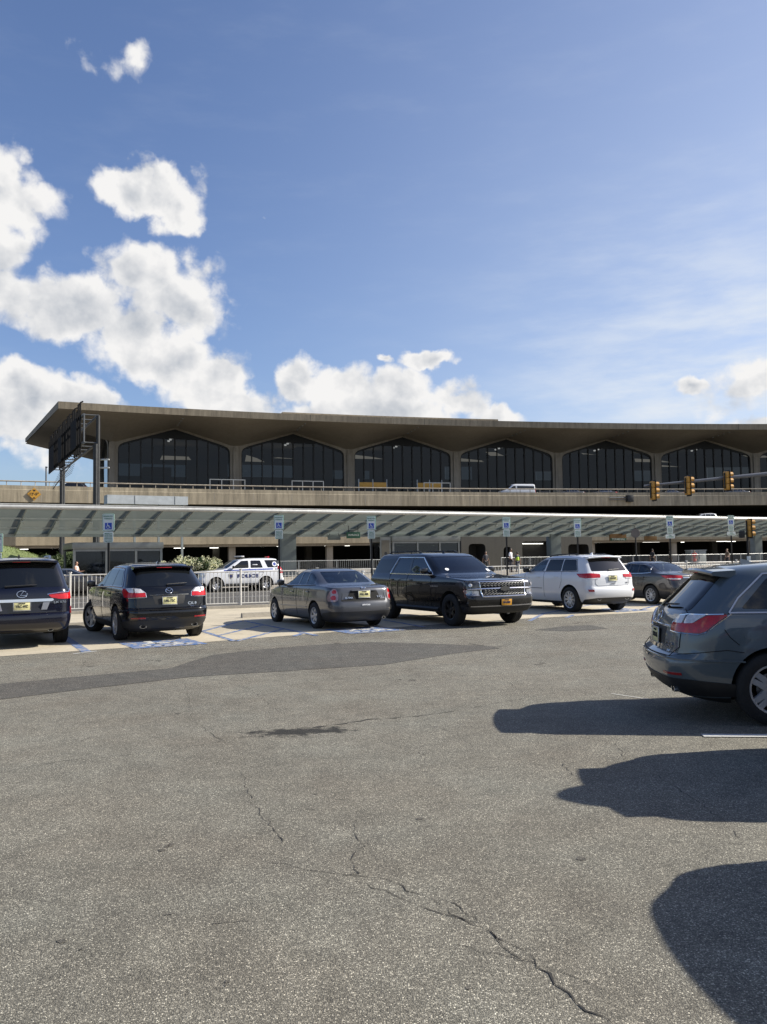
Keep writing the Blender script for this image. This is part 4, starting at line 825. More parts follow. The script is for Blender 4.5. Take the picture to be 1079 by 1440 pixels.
# concrete stalls along the fence
e0 = v2(ground(265, 905)); e1 = v2(ground(890, 862)); ed = (e1 - e0).normalized()
stall_pts = [e0 - ed * 14, v2(ground(265, 905)), v2(ground(420, 893)), v2(ground(560, 882)), v2(ground(740, 870)), e1, e1 + ed * 14, v2(fp(46, .1)), v2(fp(-9, .1))]
sheet('stall_pavement', stall_pts, .004, M['stall'])
road = sheet('road', [v2(fp(-40, .3)), v2(fp(75, .3)), v2(st(110, -8.5)), v2(st(-40, -8.5))], .004, M['road'])
def px_poly(ps): return [v2(ground(*p)) for p in ps]
sheet('asphalt_patch', px_poly([(-420, 1040), (-40, 970), (0, 962), (130, 950), (240, 940), (270, 930), (300, 921), (360, 914), (430, 908), (520, 903), (600, 905), (690, 909), (702, 912), (640, 919), (540, 935), (400, 944), (270, 952), (130, 968), (0, 984), (-40, 989), (-420, 1064)]), .004, M['patch'])
sheet('asphalt_patch', px_poly([(752, 886), (790, 881), (830, 879), (856, 884), (800, 888)]), .004, M['dark_patch'])
def line_sheet(name, a, b, w, mt, z=.008, parent=None):
    d = (b - a).normalized(); n = Vector((-d.y, d.x)) * w / 2
    return sheet(name, [a + n, b + n, b - n, a - n], z, mt, parent)
for a, b in (((284.5, 888), (342, 873)), ((284.5, 888), (330.5, 902)), ((307.5, 894), (369, 879.6)), ((333, 902), (398, 885)), ((342, 873), (445.5, 894)), ((414, 895), (425, 891)), ((86, 893), (122, 917)), ((745, 873.5), (764.6, 863)), ((539, 872), (597, 882)), ((797, 869), (806, 865)), ((262, 893), (284.5, 888)), ((764.6, 863), (840, 849)), ((900, 858), (935, 848))):
    A, B_ = v2(ground(*a)), v2(ground(*b)); line_sheet('painted_line', A, B_, .12 if (b[0] - a[0]) != 36 else .18, M['blue_line'])
line_sheet('painted_line', v2(ground(103, 920)), v2(ground(136, 916)), .06, M['white_line'])
line_sheet('painted_line', v2(ground(988, 1035)), v2(ground(1200, 1036)), .12, M['white_line'])
line_sheet('painted_line', v2(ground(860, 976)), v2(ground(912, 984)), .018, M['white_line'])
for m_, a_, b_ in ((-11.9, -30, 100), (-17.0, -30, 100)): line_sheet('painted_line', v2(st(a_, m_)), v2(st(b_, m_)), .14, M['white_line'], z=.008)
# painted wheelchair symbols at the mouth of three stalls
def isa_parts(s):
    """wheelchair figure in a unit square, as strokes (polyline, width)"""
    return [([(-.12, .36), (-.115, .36)], .15), ([(-.12, .26), (-.08, -.02)], .085), ([(-.08, .08), (.12, .08)], .07), ([(-.08, -.02), (.13, -.02), (.24, -.30), (.33, -.27)], .075),
            ([(-.16, .06), (-.26, -.04), (-.28, -.17), (-.21, -.30), (-.08, -.36), (.05, -.33), (.14, -.23)], .06)]
def stroke(mb, line, w, M_, z=0, mi=0):
    for a, b in zip(line, line[1:]):
        a, b = Vector(a), Vector(b); d = (b - a).normalized(); n = Vector((-d.y, d.x)) * w / 2; a2, b2 = a - d * w * .35, b + d * w * .35
        mb.add([M_ @ Vector((p.x, p.y, z)) for p in (a2 - n, b2 - n, b2 + n, a2 + n)], [(0, 1, 2, 3)], mi)
def ground_isa(c, ang, size):
    Mx = Matrix.Translation((c.x, c.y, 0)) @ Matrix.Rotation(ang, 4, 'Z') @ Matrix.Scale(size, 4)
    sq = [Mx @ Vector(p) for p in ((-.5, -.5, 0), (.5, -.5, 0), (.5, .5, 0), (-.5, .5, 0))]; sheet('painted_symbol', sq, .008, M['blue_line'])
    mb = MB()
    for ln, w in isa_parts(1): stroke(mb, ln, w, Mx)
    o = MB().add([(v[0], v[1], .012) for v in mb.v], mb.f).build('painted_symbol', M['white_line'], smooth=False, fix=False); o['kind'] = 'structure'
    for f in o.data.polygons:
        if f.normal.z < 0: o.data.flip_normals(); break
for q, sz in (((228, 905), 1.5), ((512, 886), 1.5), ((868, 858), 1.5)): ground_isa(ground(*q), R(30), sz)
# cracks: narrow jagged tar-dark ribbons laid in the asphalt
rc = random.Random(5)
def crack(pts, w0, w1, jag=.35, wmul=1.0):
    P = [v2(ground(*p)) for p in pts]; Q = []
    for i in range(len(P) - 1):
        n = max(2, int((P[i + 1] - P[i]).length / .06))
        for k in range(n):
            q = P[i].lerp(P[i + 1], k / n); d = (P[i + 1] - P[i]).normalized(); Q.append(q + Vector((-d.y, d.x)) * rc.uniform(-1, 1) * .06 * jag)
    Q.append(P[-1]); mb = MB(); vs = []
    for i, q in enumerate(Q):
        d = (Q[min(i + 1, len(Q) - 1)] - Q[max(i - 1, 0)]).normalized(); n = Vector((-d.y, d.x)); t = i / (len(Q) - 1)
        w = (w0 + (w1 - w0) * t) * rc.uniform(.15, 1.0) * wmul
        if rc.random() < .12: w *= .15
        vs += [(q.x + n.x * w / 2, q.y + n.y * w / 2, .003), (q.x - n.x * w / 2, q.y - n.y * w / 2, .003)]
    return mb.add(vs, [(2 * i, 2 * i + 2, 2 * i + 3, 2 * i + 1) for i in range(len(Q) - 1)])
cm = MB()
for pts, w0, w1 in (([(482, 1231), (540, 1237), (600, 1262), (650, 1292), (690, 1310), (730, 1332), (770, 1370), (800, 1398), (830, 1420), (866, 1446)], .006, .016), ([(500, 1240), (580, 1268), (640, 1290)], .006, .008), ([(640, 1268), (675, 1300), (640, 1290)], .006, .006), ([(690, 1310), (735, 1352), (760, 1358), (850, 1392)], .01, .004), ([(640, 1330), (735, 1352)], .004, .006),
        ([(497, 1150), (500, 1180), (512, 1190), (494, 1210), (505, 1228), (482, 1231)], .008, .010), ([(482, 1231), (400, 1215), (380, 1212)], .008, .004), ([(340, 1085), (345, 1100), (355, 1130), (380, 1160), (398, 1185)], .004, .008), ([(300, 1298), (350, 1298), (400, 1302), (420, 1310)], .006, .004), ([(232, 1286), (248, 1286)], .012, .012),
        ([(0, 1087), (90, 1070), (180, 1062), (270, 1050), (365, 1033)], .007, .012), ([(440, 1024), (520, 1012), (580, 1008), (640, 1000)], .06, .02), ([(640, 1000), (720, 985), (800, 970)], .01, .006), ([(260, 960), (270, 1010), (300, 1035), (330, 1050)], .006, .006), ([(300, 955), (350, 968), (400, 1005)], .006, .005), ([(530, 1040), (560, 1050), (600, 1062)], .006, .006),
        ([(600, 1018), (640, 1030), (665, 1050)], .006, .005), ([(780, 1030), (865, 1045), (880, 1068), (930, 1095), (1000, 1140), (1050, 1185)], .006, .006), ([(600, 1100), (640, 1112), (670, 1105)], .005, .005), ([(790, 1075), (815, 1095)], .012, .008), ([(520, 903), (600, 908), (690, 909), (740, 905), (900, 895)], .03, .01), ([(660, 905), (690, 910), (712, 909)], .09, .05), ([(560, 945), (620, 935), (720, 930)], .008, .008), ([(1020, 1185), (1079, 1195)], .005, .005), ([(700, 950), (760, 990), (860, 1000)], .005, .004), ([(120, 930), (112, 945)], .012, .006)):
    cm.merge(crack(pts, w0, w1))
cm.build('asphalt_crack', M['crack'], lot, smooth=False, fix=False)

# small dark oil stains where cars stand and turn
ro = random.Random(14); om = MB()
for px, py, r in ((150, 935, .16), (210, 930, .11), (330, 915, .13), (470, 905, .15), (640, 895, .14), (700, 893, .09), (820, 876, .13), (560, 960, .10), (250, 1005, .08), (760, 935, .10), (120, 1040, .06), (600, 1150, .05), (430, 1120, .05), (820, 1210, .045), (240, 1190, .05), (310, 1390, .03), (640, 1380, .025), (95, 1330, .035)):
    c = v2(ground(px, py))
    for _ in range(ro.choice((1, 2, 3))):
        q = c + Vector((ro.gauss(0, 1), ro.gauss(0, 1))) * r; rr_ = r * ro.uniform(.25, .8); n = 14
        om.add([(q.x + math.cos(k * 6.2832 / n) * rr_ * ro.uniform(.6, 1.15), q.y + math.sin(k * 6.2832 / n) * rr_ * ro.uniform(.6, 1.15), .0025) for k in range(n)], [tuple(range(n))])
om.build('oil_stain', asphalt('oily_asphalt', .10, .14, tint=(1.05, .97, .80), grain=140.0), lot, smooth=False, fix=False)

# fence kerb, pavement slab with its kerb, ramp up to the plaza
def ribbon(name, path, prof, mt, parent=None, **kw):
    """sweep a (offset, z) profile along a 2D path of (point, normal) pairs"""
    mb = MB(); n = len(prof)
    for p, q in path: mb.v += [(p.x + q.x * o, p.y + q.y * o, z) for o, z in prof]
    for i in range(len(path) - 1):
        for j in range(n):
            a, b = i * n + j, i * n + (j + 1) % n; mb.f.append((a, b, b + n, a + n)); mb.m.append(0)
    mb.f += [tuple(range(n)), tuple(reversed(range((len(path) - 1) * n, len(path) * n)))]; mb.m += [0, 0]
    return mb.build(name, mt, parent, **kw)
k_ = ribbon('kerb', [(v2(fp(t)), FN) for t in range(-12, 61, 4)], [(-.16, -.02), (-.15, .11), (.15, .11), (.16, -.02)], M['kerb'], ang=20); k_['kind'] = 'structure'
PLZ = lambda s: .15 + .40 * max(0, min(1, (s - 13) / 8))
pv = MB(); ss = [-40, -20, 0, 13, 15, 17, 19, 21, 40, 60, 80, 110]
for s in ss:
    for m_ in (-8.5, -8.48, -8.3, 2, 12, 75): pv.v.append(st(s, m_, -.02 if m_ == -8.5 else PLZ(s)))
for i in range(len(ss) - 1):
    for j in range(5): pv.f.append((i * 6 + j, (i + 1) * 6 + j, (i + 1) * 6 + j + 1, i * 6 + j + 1)); pv.m.append(0 if j > 1 else 1)
o = pv.build('pavement', [M['walk'], M['kerb']], ang=20); o['kind'] = 'structure'

# ------------------------------------------------------------------ white fence
fence = empty('white_fence', fp(0), 0, label='long white metal picket fence behind the parked cars', cat='fence')
W2F = fence.location.copy()
def picket_panel(mb, a, b, z0, z1, gap=.135, pr=.011, rr=.024):
    for z in (z0, z1): mb.tube([(a.x, a.y, z), (b.x, b.y, z)], rr, 6)
    n = int((b - a).length / gap)
    for k in range(1, n): q = a.lerp(b, k / n); mb.tube([(q.x, q.y, z0), (q.x, q.y, z1)], pr, 5, caps=False)
t = -8.0; i = 0
while t < 58:
    a, b = fp(t) - W2F, fp(t + 2.9) - W2F
    mb = MB(); picket_panel(mb, v2(a), v2(b), .18, 1.32); mb.build('fence_panel', M['fence_white'], fence)
    MB().tube([(a.x, a.y, .02), (a.x, a.y, 1.40)], .04, 8).box((a.x, a.y, 1.41), (.09, .09, .03)).build('fence_post', M['fence_white'], fence)
    t += 2.9
# grey railing along the plaza edge
rail = empty('grey_railing', st(16, -1, .5), 0, label='long grey picket railing on the raised pavement under the canopy', cat='railing')
for s in [16 + 3 * k for k in range(26)]:
    if 33 < s < 36: continue
    a, b = st(s, -1) - rail.location, st(s + 3, -1) - rail.location; mb = MB(); picket_panel(mb, v2(a), v2(b), .14, 1.15, .15, .012, .022); mb.build('railing_panel', M['rail_grey'], rail)
    MB().tube([(a.x, a.y, 0), (a.x, a.y, 1.2)], .035, 6).build('railing_post', M['rail_grey'], rail)
# white bollards beside the road
for k, px in enumerate((438, 473, 509, 828, 840)):
    d = 41 + k * 1.2; p = Vector(((px - 539.5) / FPX * d, d, 0)); g_ = 'white bollards along the roadside'
    b0 = empty('bollard', (p.x, p.y, 0), label='short white bollard beside the road beyond the fence', cat='bollard', group=g_)
    MB().lathe([(0, 1.06), (.06, 1.05), (.075, 1.0), (.075, 0)], n=14).build('bollard_post', M['fence_white'], b0); MB().lathe([(0, 1.12), (.09, 1.11), (.095, 1.03), (.076, 1.02)], n=14).build('bollard_cap', M['sheet'], b0)
# wheel stops
for q, a, lab in (((380, 867), 28, 'worn concrete wheel stop before the grey saloon'), ((110, 883), 30, 'worn concrete wheel stop before the black crossover')):
    c = ground(*q); mb = MB()
    for x0, x1 in ((-.9, .9),): mb.prism([(x0, -.09, 0), (x0, -.06, .14), (x0, .06, .14), (x0, .09, 0)], (x1 - x0, 0, 0))
    for x in (-.6, .6): mb.lathe([(0, .147), (.02, .147), (.022, .138)], (x, 0, 0), n=10)
    tag(mb.build('wheel_stop', M['kerb'], loc=(c.x, c.y, .004), rot=R(a)), lab, 'wheel stop')

# ------------------------------------------------------------------ accessible parking signs
def parking_sign(px, Y, top, w, extra, face, lab):
    X = (px - 539.5) / FPX * Y; root = empty('parking_sign', (X, Y, 0), face, label=lab, cat='sign', group='accessible parking signs along the fence')
    MB().box((0, .03, top / 2), (.055, .03, top - .06)).box((.022, .045, top / 2), (.012, .03, top - .06)).box((-.022, .045, top / 2), (.012, .03, top - .06)).build('sign_post', M['post'], root, smooth=False)
    def plate(nm, z1, h, ww):
        pl = rounded([(-ww / 2, z1 - h), (ww / 2, z1 - h), (ww / 2, z1), (-ww / 2, z1)], .035)
        return MB().prism([(p.x, 0, p.y) for p in pl], (0, .006, 0)).build(nm, M['sign_white'], root, ang=20)
    Mx = Matrix.Rotation(R(90), 4, 'X')
    def words(t, x, z, size, wd, mt, par): 
        return text_mesh(t, size, wd, .002).xform(Matrix.Translation((x, -.004, z)) @ Mx).build('lettering', M[mt], par, smooth=False)
    h1 = w * 1.5; p1 = plate('upper_plate', top, h1, w)
    bd = MB(); pl = rounded([(-w / 2 + .012, top - h1 + .012), (w / 2 - .012, top - h1 + .012), (w / 2 - .012, top - .012), (-w / 2 + .012, top - .012)], .03)
    bd.tube([(p.x, -.002, p.y) for p in pl] + [(pl[0].x, -.002, pl[0].y)], .005, 4); bd.build('border', M['sign_green'], p1)
    words('RESERVED', 0, top - .075, .055, w * .78, 'sign_green', p1); words('PARKING', 0, top - .14, .055, w * .66, 'sign_green', p1)
    sq = w * .56; zc = top - h1 + sq / 2 + .05
    MB().box((0, -.002, zc), (sq, .006, sq)).build('symbol_panel', M['sign_blue'], p1, smooth=False)
    mb = MB(); S_ = Matrix.Translation((0, -.008, zc)) @ Mx @ Matrix.Scale(sq, 4)
    for ln, ww in isa_parts(1): stroke(mb, ln, ww, S_)
    mb.build('wheelchair_symbol', M['sign_white'], p1, smooth=False)
    h2 = w * .92; p2 = plate('penalty_plate', top - h1 - .012, h2, w * .8); z = top - h1 - .07
    for t_, sz in (('PENALTY', .05), ('$250 FIRST OFFENSE', .03), ('SUBSEQUENT OFFENSES', .028), ('$250 MINIMUM AND', .028), ('UP TO 90 DAYS', .028), ('COMMUNITY SERVICE', .028)):
        words(t_, 0, z, sz, w * .62, 'sign_green', p2); z -= h2 / 7
    if extra:
        h3 = w * .55; z1 = top - h1 - h2 - .03; p3 = plate('lower_plate', z1, h3, w * 1.25); words('VAN', 0, z1 - h3 * .32, .06, None, 'sign_green', p3); words('ACCESSIBLE', 0, z1 - h3 * .68, .06, w * .95, 'sign_green', p3)
parking_sign(152, 22.5, 3.05, .32, 0, R(6), 'blue and white accessible parking sign rising behind the black crossover')
parking_sign(392, 25.5, 3.10, .30, 0, R(4), 'accessible parking sign on the dark post in front of the police vehicle')
parking_sign(522, 27.0, 3.10, .30, 0, R(2), 'accessible parking sign between the grey saloon and the long black vehicle')
parking_sign(712, 29.0, 3.10, .28, 0, R(0), 'accessible parking sign rising behind the windscreen of the long black vehicle')
parking_sign(812, 31.0, 3.10, .28, 0, R(-2), 'accessible parking sign rising behind the white off-roader')
parking_sign(942, 34.0, 3.28, .30, 1, R(-4), 'three-plate accessible parking sign above the dark brown saloon')
parking_sign(1028, 38.0, 3.45, .30, 1, R(-5), 'three-plate accessible parking sign above the slate crossover')
p_ = parking_sign(-5.5, 21.0, 2.50, .32, 0, R(8), 'accessible parking sign cut off at the edge above the navy off-roader')
# ------------------------------------------------------------------ long glazed canopy
can = empty('glass_canopy', st(0, 3, 0), 0, label='long frosted glass canopy with tapered steel ribs across the roadside', cat='canopy')
O = can.location
S0, S1 = -18.0, 104.0
ZF, ZB, DEP = 5.15, 3.78, 6.4
def cz_(m): t = m / DEP; return ZF + (ZB - ZF) * (t ** 1.15)
mb = MB(); ms = [0.1, 1.0, 2.1, 3.2, 4.3, 5.4, DEP]
for s in (S0, S1):
    for m_ in ms: mb.v.append(st(s, m_, cz_(m_)) - O)
n = len(ms); mb.f = [(j, j + 1, n + j + 1, n + j) for j in range(n - 1)]; mb.m = [0] * (n - 1)
mb.build('canopy_glass', M['frosted'], can, fix=False)
def sbar(mb, s0, s1, m_, z, dm, dz): 
    a, b = st(s0, m_, z) - O, st(s1, m_, z) - O; q = Vector((NN.x, NN.y, 0))
    vs = [p + q * i + Vector((0, 0, j)) for p in (a, b) for i, j in ((-dm / 2, -dz / 2), (dm / 2, -dz / 2), (dm / 2, dz / 2), (-dm / 2, dz / 2))]
    return mb.add(vs, [(0, 1, 2, 3), (7, 6, 5, 4)] + [(i, i + 4, (i + 1) % 4 + 4, (i + 1) % 4) for i in range(4)])
mb = MB(); mb.tube([st(S0, 0, 5.24) - O, st(S1, 0, 5.24) - O], .16, 12); sbar(mb, S0, S1, -.02, 5.40, .24, .05); mb.build('gutter', M['gutter'], can)
for m_, z, d in ((2.2, cz_(2.2) - .12, .10), (4.4, cz_(4.4) - .14, .08)): mb = MB(); sbar(mb, S0, S1, m_, z, .09, d); mb.build('purlin', M['canopy_steel'], can)
mb = MB(); sbar(mb, S0, S1, DEP + .1, ZB + .02, .3, .42); mb.build('back_beam', M['canopy_steel'], can)
rib0 = MB()
prof = [(0.15, cz_(.15) + .16), (1.5, cz_(1.5) + .17), (3.2, cz_(3.2) + .22), (DEP, ZB + .26), (DEP, ZB - .14), (4.6, cz_(4.6) - .22), (2.6, cz_(2.6) - .17), (.15, cz_(.15) - .06)]
rib0.prism([(-.025, a, b) for a, b in prof], (.05, 0, 0)); rib0.tube([(0, 2.2, cz_(2.2) - .1), (.12, 2.5, cz_(2.5) - .38)], .045, 6); rib0.box((0, 2.3, cz_(2.3) - .3), (.18, .22, .08))
rme = rib0.mesh('rib', M['canopy_steel'], ang=20); k = 0; s = S0 + .4
while s < S1 and k < 60:
    o = bpy.data.objects.new('rib', rme); COL.objects.link(o); o.parent = can; o.location = st(s, 0, 0) - O; o.rotation_euler = (0, 0, R(30)); s += 2.1; k += 1
for s in (-8.0, 21.4, 49.4, 80.0):
    c = st(s, 6.6) - O; z0 = PLZ(s); mb = MB().bbox((c.x, c.y, (z0 + 3.9) / 2), (1.3, .7, 3.9 - z0), .04, M=Matrix.Rotation(R(30), 3, 'Z')); mb.bbox((c.x, c.y, z0 + .1), (1.5, .9, .2), .03, M=Matrix.Rotation(R(30), 3, 'Z')); mb.build('canopy_column', M['column'], can)
# sheet-metal housing lying on the canopy
s0, s1 = s_at(148, 2.0), s_at(261, 2.0); c = st((s0 + s1) / 2, 2.0, 5.42)
s0, s1 = s_at(148, 9.0), s_at(261, 9.0); c = st((s0 + s1) / 2, 9.0, .15); w = s1 - s0
dh = empty('duct_housing', c, R(30), label='pale sheet metal duct housing on posts showing above the canopy', cat='duct')
MB().box((0, 0, 6.30), (w, 1.2, .66)).build('duct_casing', M['sheet'], dh); mb = MB()
for k in (-.17, .33): mb.box((k * w, -.602, 6.30), (.03, .02, .62))
mb.build('casing_joint', M['dark_steel'], dh, smooth=False); mb = MB()
for k in (-.45, -.15, .15, .45): mb.box((k * w, 0, 3.0), (.15, .15, 6.0))
mb.build('duct_post', M['column'], dh, smooth=False)


# ------------------------------------------------------------------ glass entrance kiosks
def kiosk(px0, px1, m_, depth, z0, z1, lab, panes):
    s0, s1 = s_at(px0, m_), s_at(px1, m_); w = s1 - s0; c = st(s0, m_, z0); k = empty('glass_kiosk', c, R(30), label=lab, cat='kiosk', group='glass entrance kiosks'); h = z1 - z0
    MB().bbox((w / 2, depth / 2, h - .22), (w + .3, depth + .3, .44), .05).build('kiosk_roof', M['kiosk_frame'], k)
    mb = MB(); fr = [0] + panes + [1]
    for f in fr:
        for y in (0, depth): mb.box((f * w, y, (h - .44) / 2), (.16, .16, h - .44))
    for y in (0, depth): mb.box((w / 2, y, .12), (w, .1, .2)); mb.box((w / 2, y, h - .52), (w, .1, .14))
    for x in (0, w): mb.box((x, depth / 2, .12), (.1, depth, .2))
    mb.build('kiosk_frame', M['kiosk_frame'], k, smooth=False)
    for a, b in zip(fr, fr[1:]):
        MB().box(((a + b) / 2 * w, .0, (h - .5) / 2 + .08), ((b - a) * w - .16, .02, h - .8)).build('pane', M['kiosk_glass'], k, smooth=False)
        MB().box(((a + b) / 2 * w, depth, (h - .5) / 2 + .08), ((b - a) * w - .16, .02, h - .8)).build('pane', M['kiosk_glass'], k, smooth=False)
    for x in (0, w): MB().box((x, depth / 2, (h - .5) / 2 + .08), (.02, depth - .16, h - .8)).build('pane', M['kiosk_glass'], k, smooth=False)
    MB().box((w * .5, depth * .62, .55 * h / 2), (w * .28, .1, .55 * h)).box((w * .72, depth * .5, h * .36), (.08, depth * .6, h * .72)).build('inner_partition', M['dark_steel'], k, smooth=False)
kiosk(104, 226, 2.6, 3.6, .15, 3.1, 'grey framed glass kiosk behind the black crossover', [.36, .70])
kiosk(552, 644, 3.2, 3.6, .55, 3.55, 'grey framed glass kiosk behind the long black vehicle', [.36, .70])
# a poster board on the second kiosk's flank
s_ = s_at(541, 3.0); c = st(s_, 3.0, .55); pb = empty('notice_board', c, R(30), label='dim notice board beside the kiosk behind the long black vehicle', cat='sign')
MB().box((0, 0, 1.45), (.95, .12, 2.9)).build('board', M['kiosk_frame'], pb, smooth=False); MB().box((0, -.07, 1.7), (.75, .02, 1.9)).build('poster', M['mid_room'], pb, smooth=False)
b_ = MB()
for k in range(3): b_.lathe([(0, .0), (.14, .0)], (-.2 + .2 * k, -.085, 1.3 + .28 * (k % 2)), 'y', 14)
b_.build('poster_print', M['ink'], pb, smooth=False)

# ------------------------------------------------------------------ the terminal: everything follows one shallow arc
AC = Vector((88.7, -173.0)); RAD = 307.0
def pol(a, off, z=0.0): a = R(a); r = RAD + off; return Vector((AC.x - r * math.sin(a), AC.y + r * math.cos(a), z))
def a_at(px, off):
    lo, hi = -12.0, 40.0; k = (px - 539.5) / FPX
    for _ in range(50):
        m_ = (lo + hi) / 2; q = pol(m_, off)
        if q.x / q.y > k: lo = m_
        else: hi = m_
    return lo
A0 = 23.666; DA = 3.2365; NB = 9; COLS = [A0 - DA * k for k in range(NB + 1)]; AEND = 25.08

def a_end(off): return 25.08 + .0135 * max(0, off)
AR = COLS[-1]
W_ = 17.95
def f_open(w):
    """height of the glass opening's edge at w metres from a column axis"""
    w = min(w, W_ - w); P = [(.85, 17.9), (.9, 18.35), (1.05, 18.68), (1.3, 18.92), (1.7, 19.12), (2.3, 19.34), (W_ / 2, 21.38)]
    for (a, b), (c, d) in zip(P, P[1:]):
        if a <= w <= c: return b + (d - b) * (w - a) / (c - a)
    return 17.9
def f_soff(w):
    w = min(w, W_ - w); P = [(0, 19.15), (.7, 19.22), (1.5, 19.46), (2.3, 19.72), (W_ / 2, 21.62)]
    for (a, b), (c, d) in zip(P, P[1:]):
        if a <= w <= c: return b + (d - b) * (w - a) / (c - a)
term = empty('terminal_building', pol(12, 20, 10), 0, label='long concrete airport terminal with a flat overhanging vaulted roof and dark arched windows', cat='building')
T0 = term.location
def tb(mb, nm, mt, par=term, **kw):
    mb.v = [tuple(Vector(v) - T0) for v in mb.v]; return mb.build(nm, mt, par, **kw)
# soffit: ruled between the straight roof edge and the zigzag of the arches
mb = MB(); NW, NT = 24, 8; cols_ = []
ws = []
for k in range(6): ws.append((-1 - k, 21.6 + (19.15 - 21.6) * (k / 6)))
for b in range(NB):
    for k in range(NW + (b == NB - 1)): ws.append((COLS[b] - DA * k / NW, f_soff(W_ * k / NW)))
for i_, (a, zs) in enumerate(ws):
    for j in range(NT + 1):
        t = j / NT; aa_ = a
        if i_ < 6: kk = i_; aa_ = a_end(11 * (1 - t)) * (1 - kk / 6) + A0 * kk / 6
        mb.v.append(pol(aa_, 11 * (1 - t), zs + (21.6 - zs) * t ** .9))
n = NT + 1
for i in range(len(ws) - 1):
    for j in range(NT): mb.f.append((i * n + j, i * n + j + 1, (i + 1) * n + j + 1, (i + 1) * n + j)); mb.m.append(0)
tb(mb, 'soffit', M['soffit'], ang=14, fix=False)
# end overhang soffit (beyond the corner column)
mb = MB(); nv = 24
for i in range(nv + 1):
    off = 11 + 24 * i / nv; zs = f_soff(min(W_, 24 * i / nv) % W_)
    for j in range(7): t = j / 6; mb.v.append(pol(A0 + (a_end(off) - A0) * t, off, zs + (21.6 - zs) * t))
for i in range(nv):
    for j in range(6): mb.f.append((i * 7 + j, (i + 1) * 7 + j, (i + 1) * 7 + j + 1, i * 7 + j + 1)); mb.m.append(0)
tb(mb, 'end_soffit', M['soffit'], ang=14, fix=False)
# roof slab with its slanting edge
mb = MB(); aa = [AEND + (AR - AEND) * k / 90 for k in range(91)]
for a in aa:
    e = R(.0)
    for off, z in ((0, 21.6), (-.12, 22.5), (.5, 22.56), (35.5, 22.56), (35.5, 21.9), (11.2, 21.75)): mb.v.append(pol(a if a != aa[0] else a_end(off), off, z))
for i in range(90):
    for j in range(6):
        if j == 5: continue
        mb.f.append((i * 6 + j, i * 6 + j + 1, (i + 1) * 6 + j + 1, (i + 1) * 6 + j)); mb.m.append(0)
mb.f.append((0, 1, 2, 3, 4, 5)); mb.m.append(0)
tb(mb, 'roof', M['fascia'], ang=20)
js = MB()
for k in range(NB):
    a = COLS[k] - DA / 2; p, q = pol(a, -.01, 21.6), pol(a, -.125, 22.5); q2 = pol(a - .012, -.125, 22.5); p2 = pol(a - .012, -.01, 21.6); d = (pol(a, -1) - pol(a, 0)).normalized() * .02
    js.add([p + d, p2 + d, q2 + d, q + d], [(0, 1, 2, 3)])
tb(js, 'roof_joint', M['dark_conc'], smooth=False)
up0, up1 = a_at(385, 14), a_at(683, 14); mb = MB(); aa = [up0 + (up1 - up0) * k / 24 for k in range(25)]
for a in aa:
    for off, z in ((7, 22.5), (7, 24.0), (30, 24.0), (30, 22.5)): mb.v.append(pol(a, off, z))
for i in range(24):
    for j in range(3): mb.f.append((i * 4 + j, i * 4 + j + 1, (i + 1) * 4 + j + 1, (i + 1) * 4 + j)); mb.m.append(0)
mb.f += [(0, 1, 2, 3), (99, 98, 97, 96)]; mb.m += [0, 0]
tb(mb, 'upper_roof', M['fascia'], ang=20)
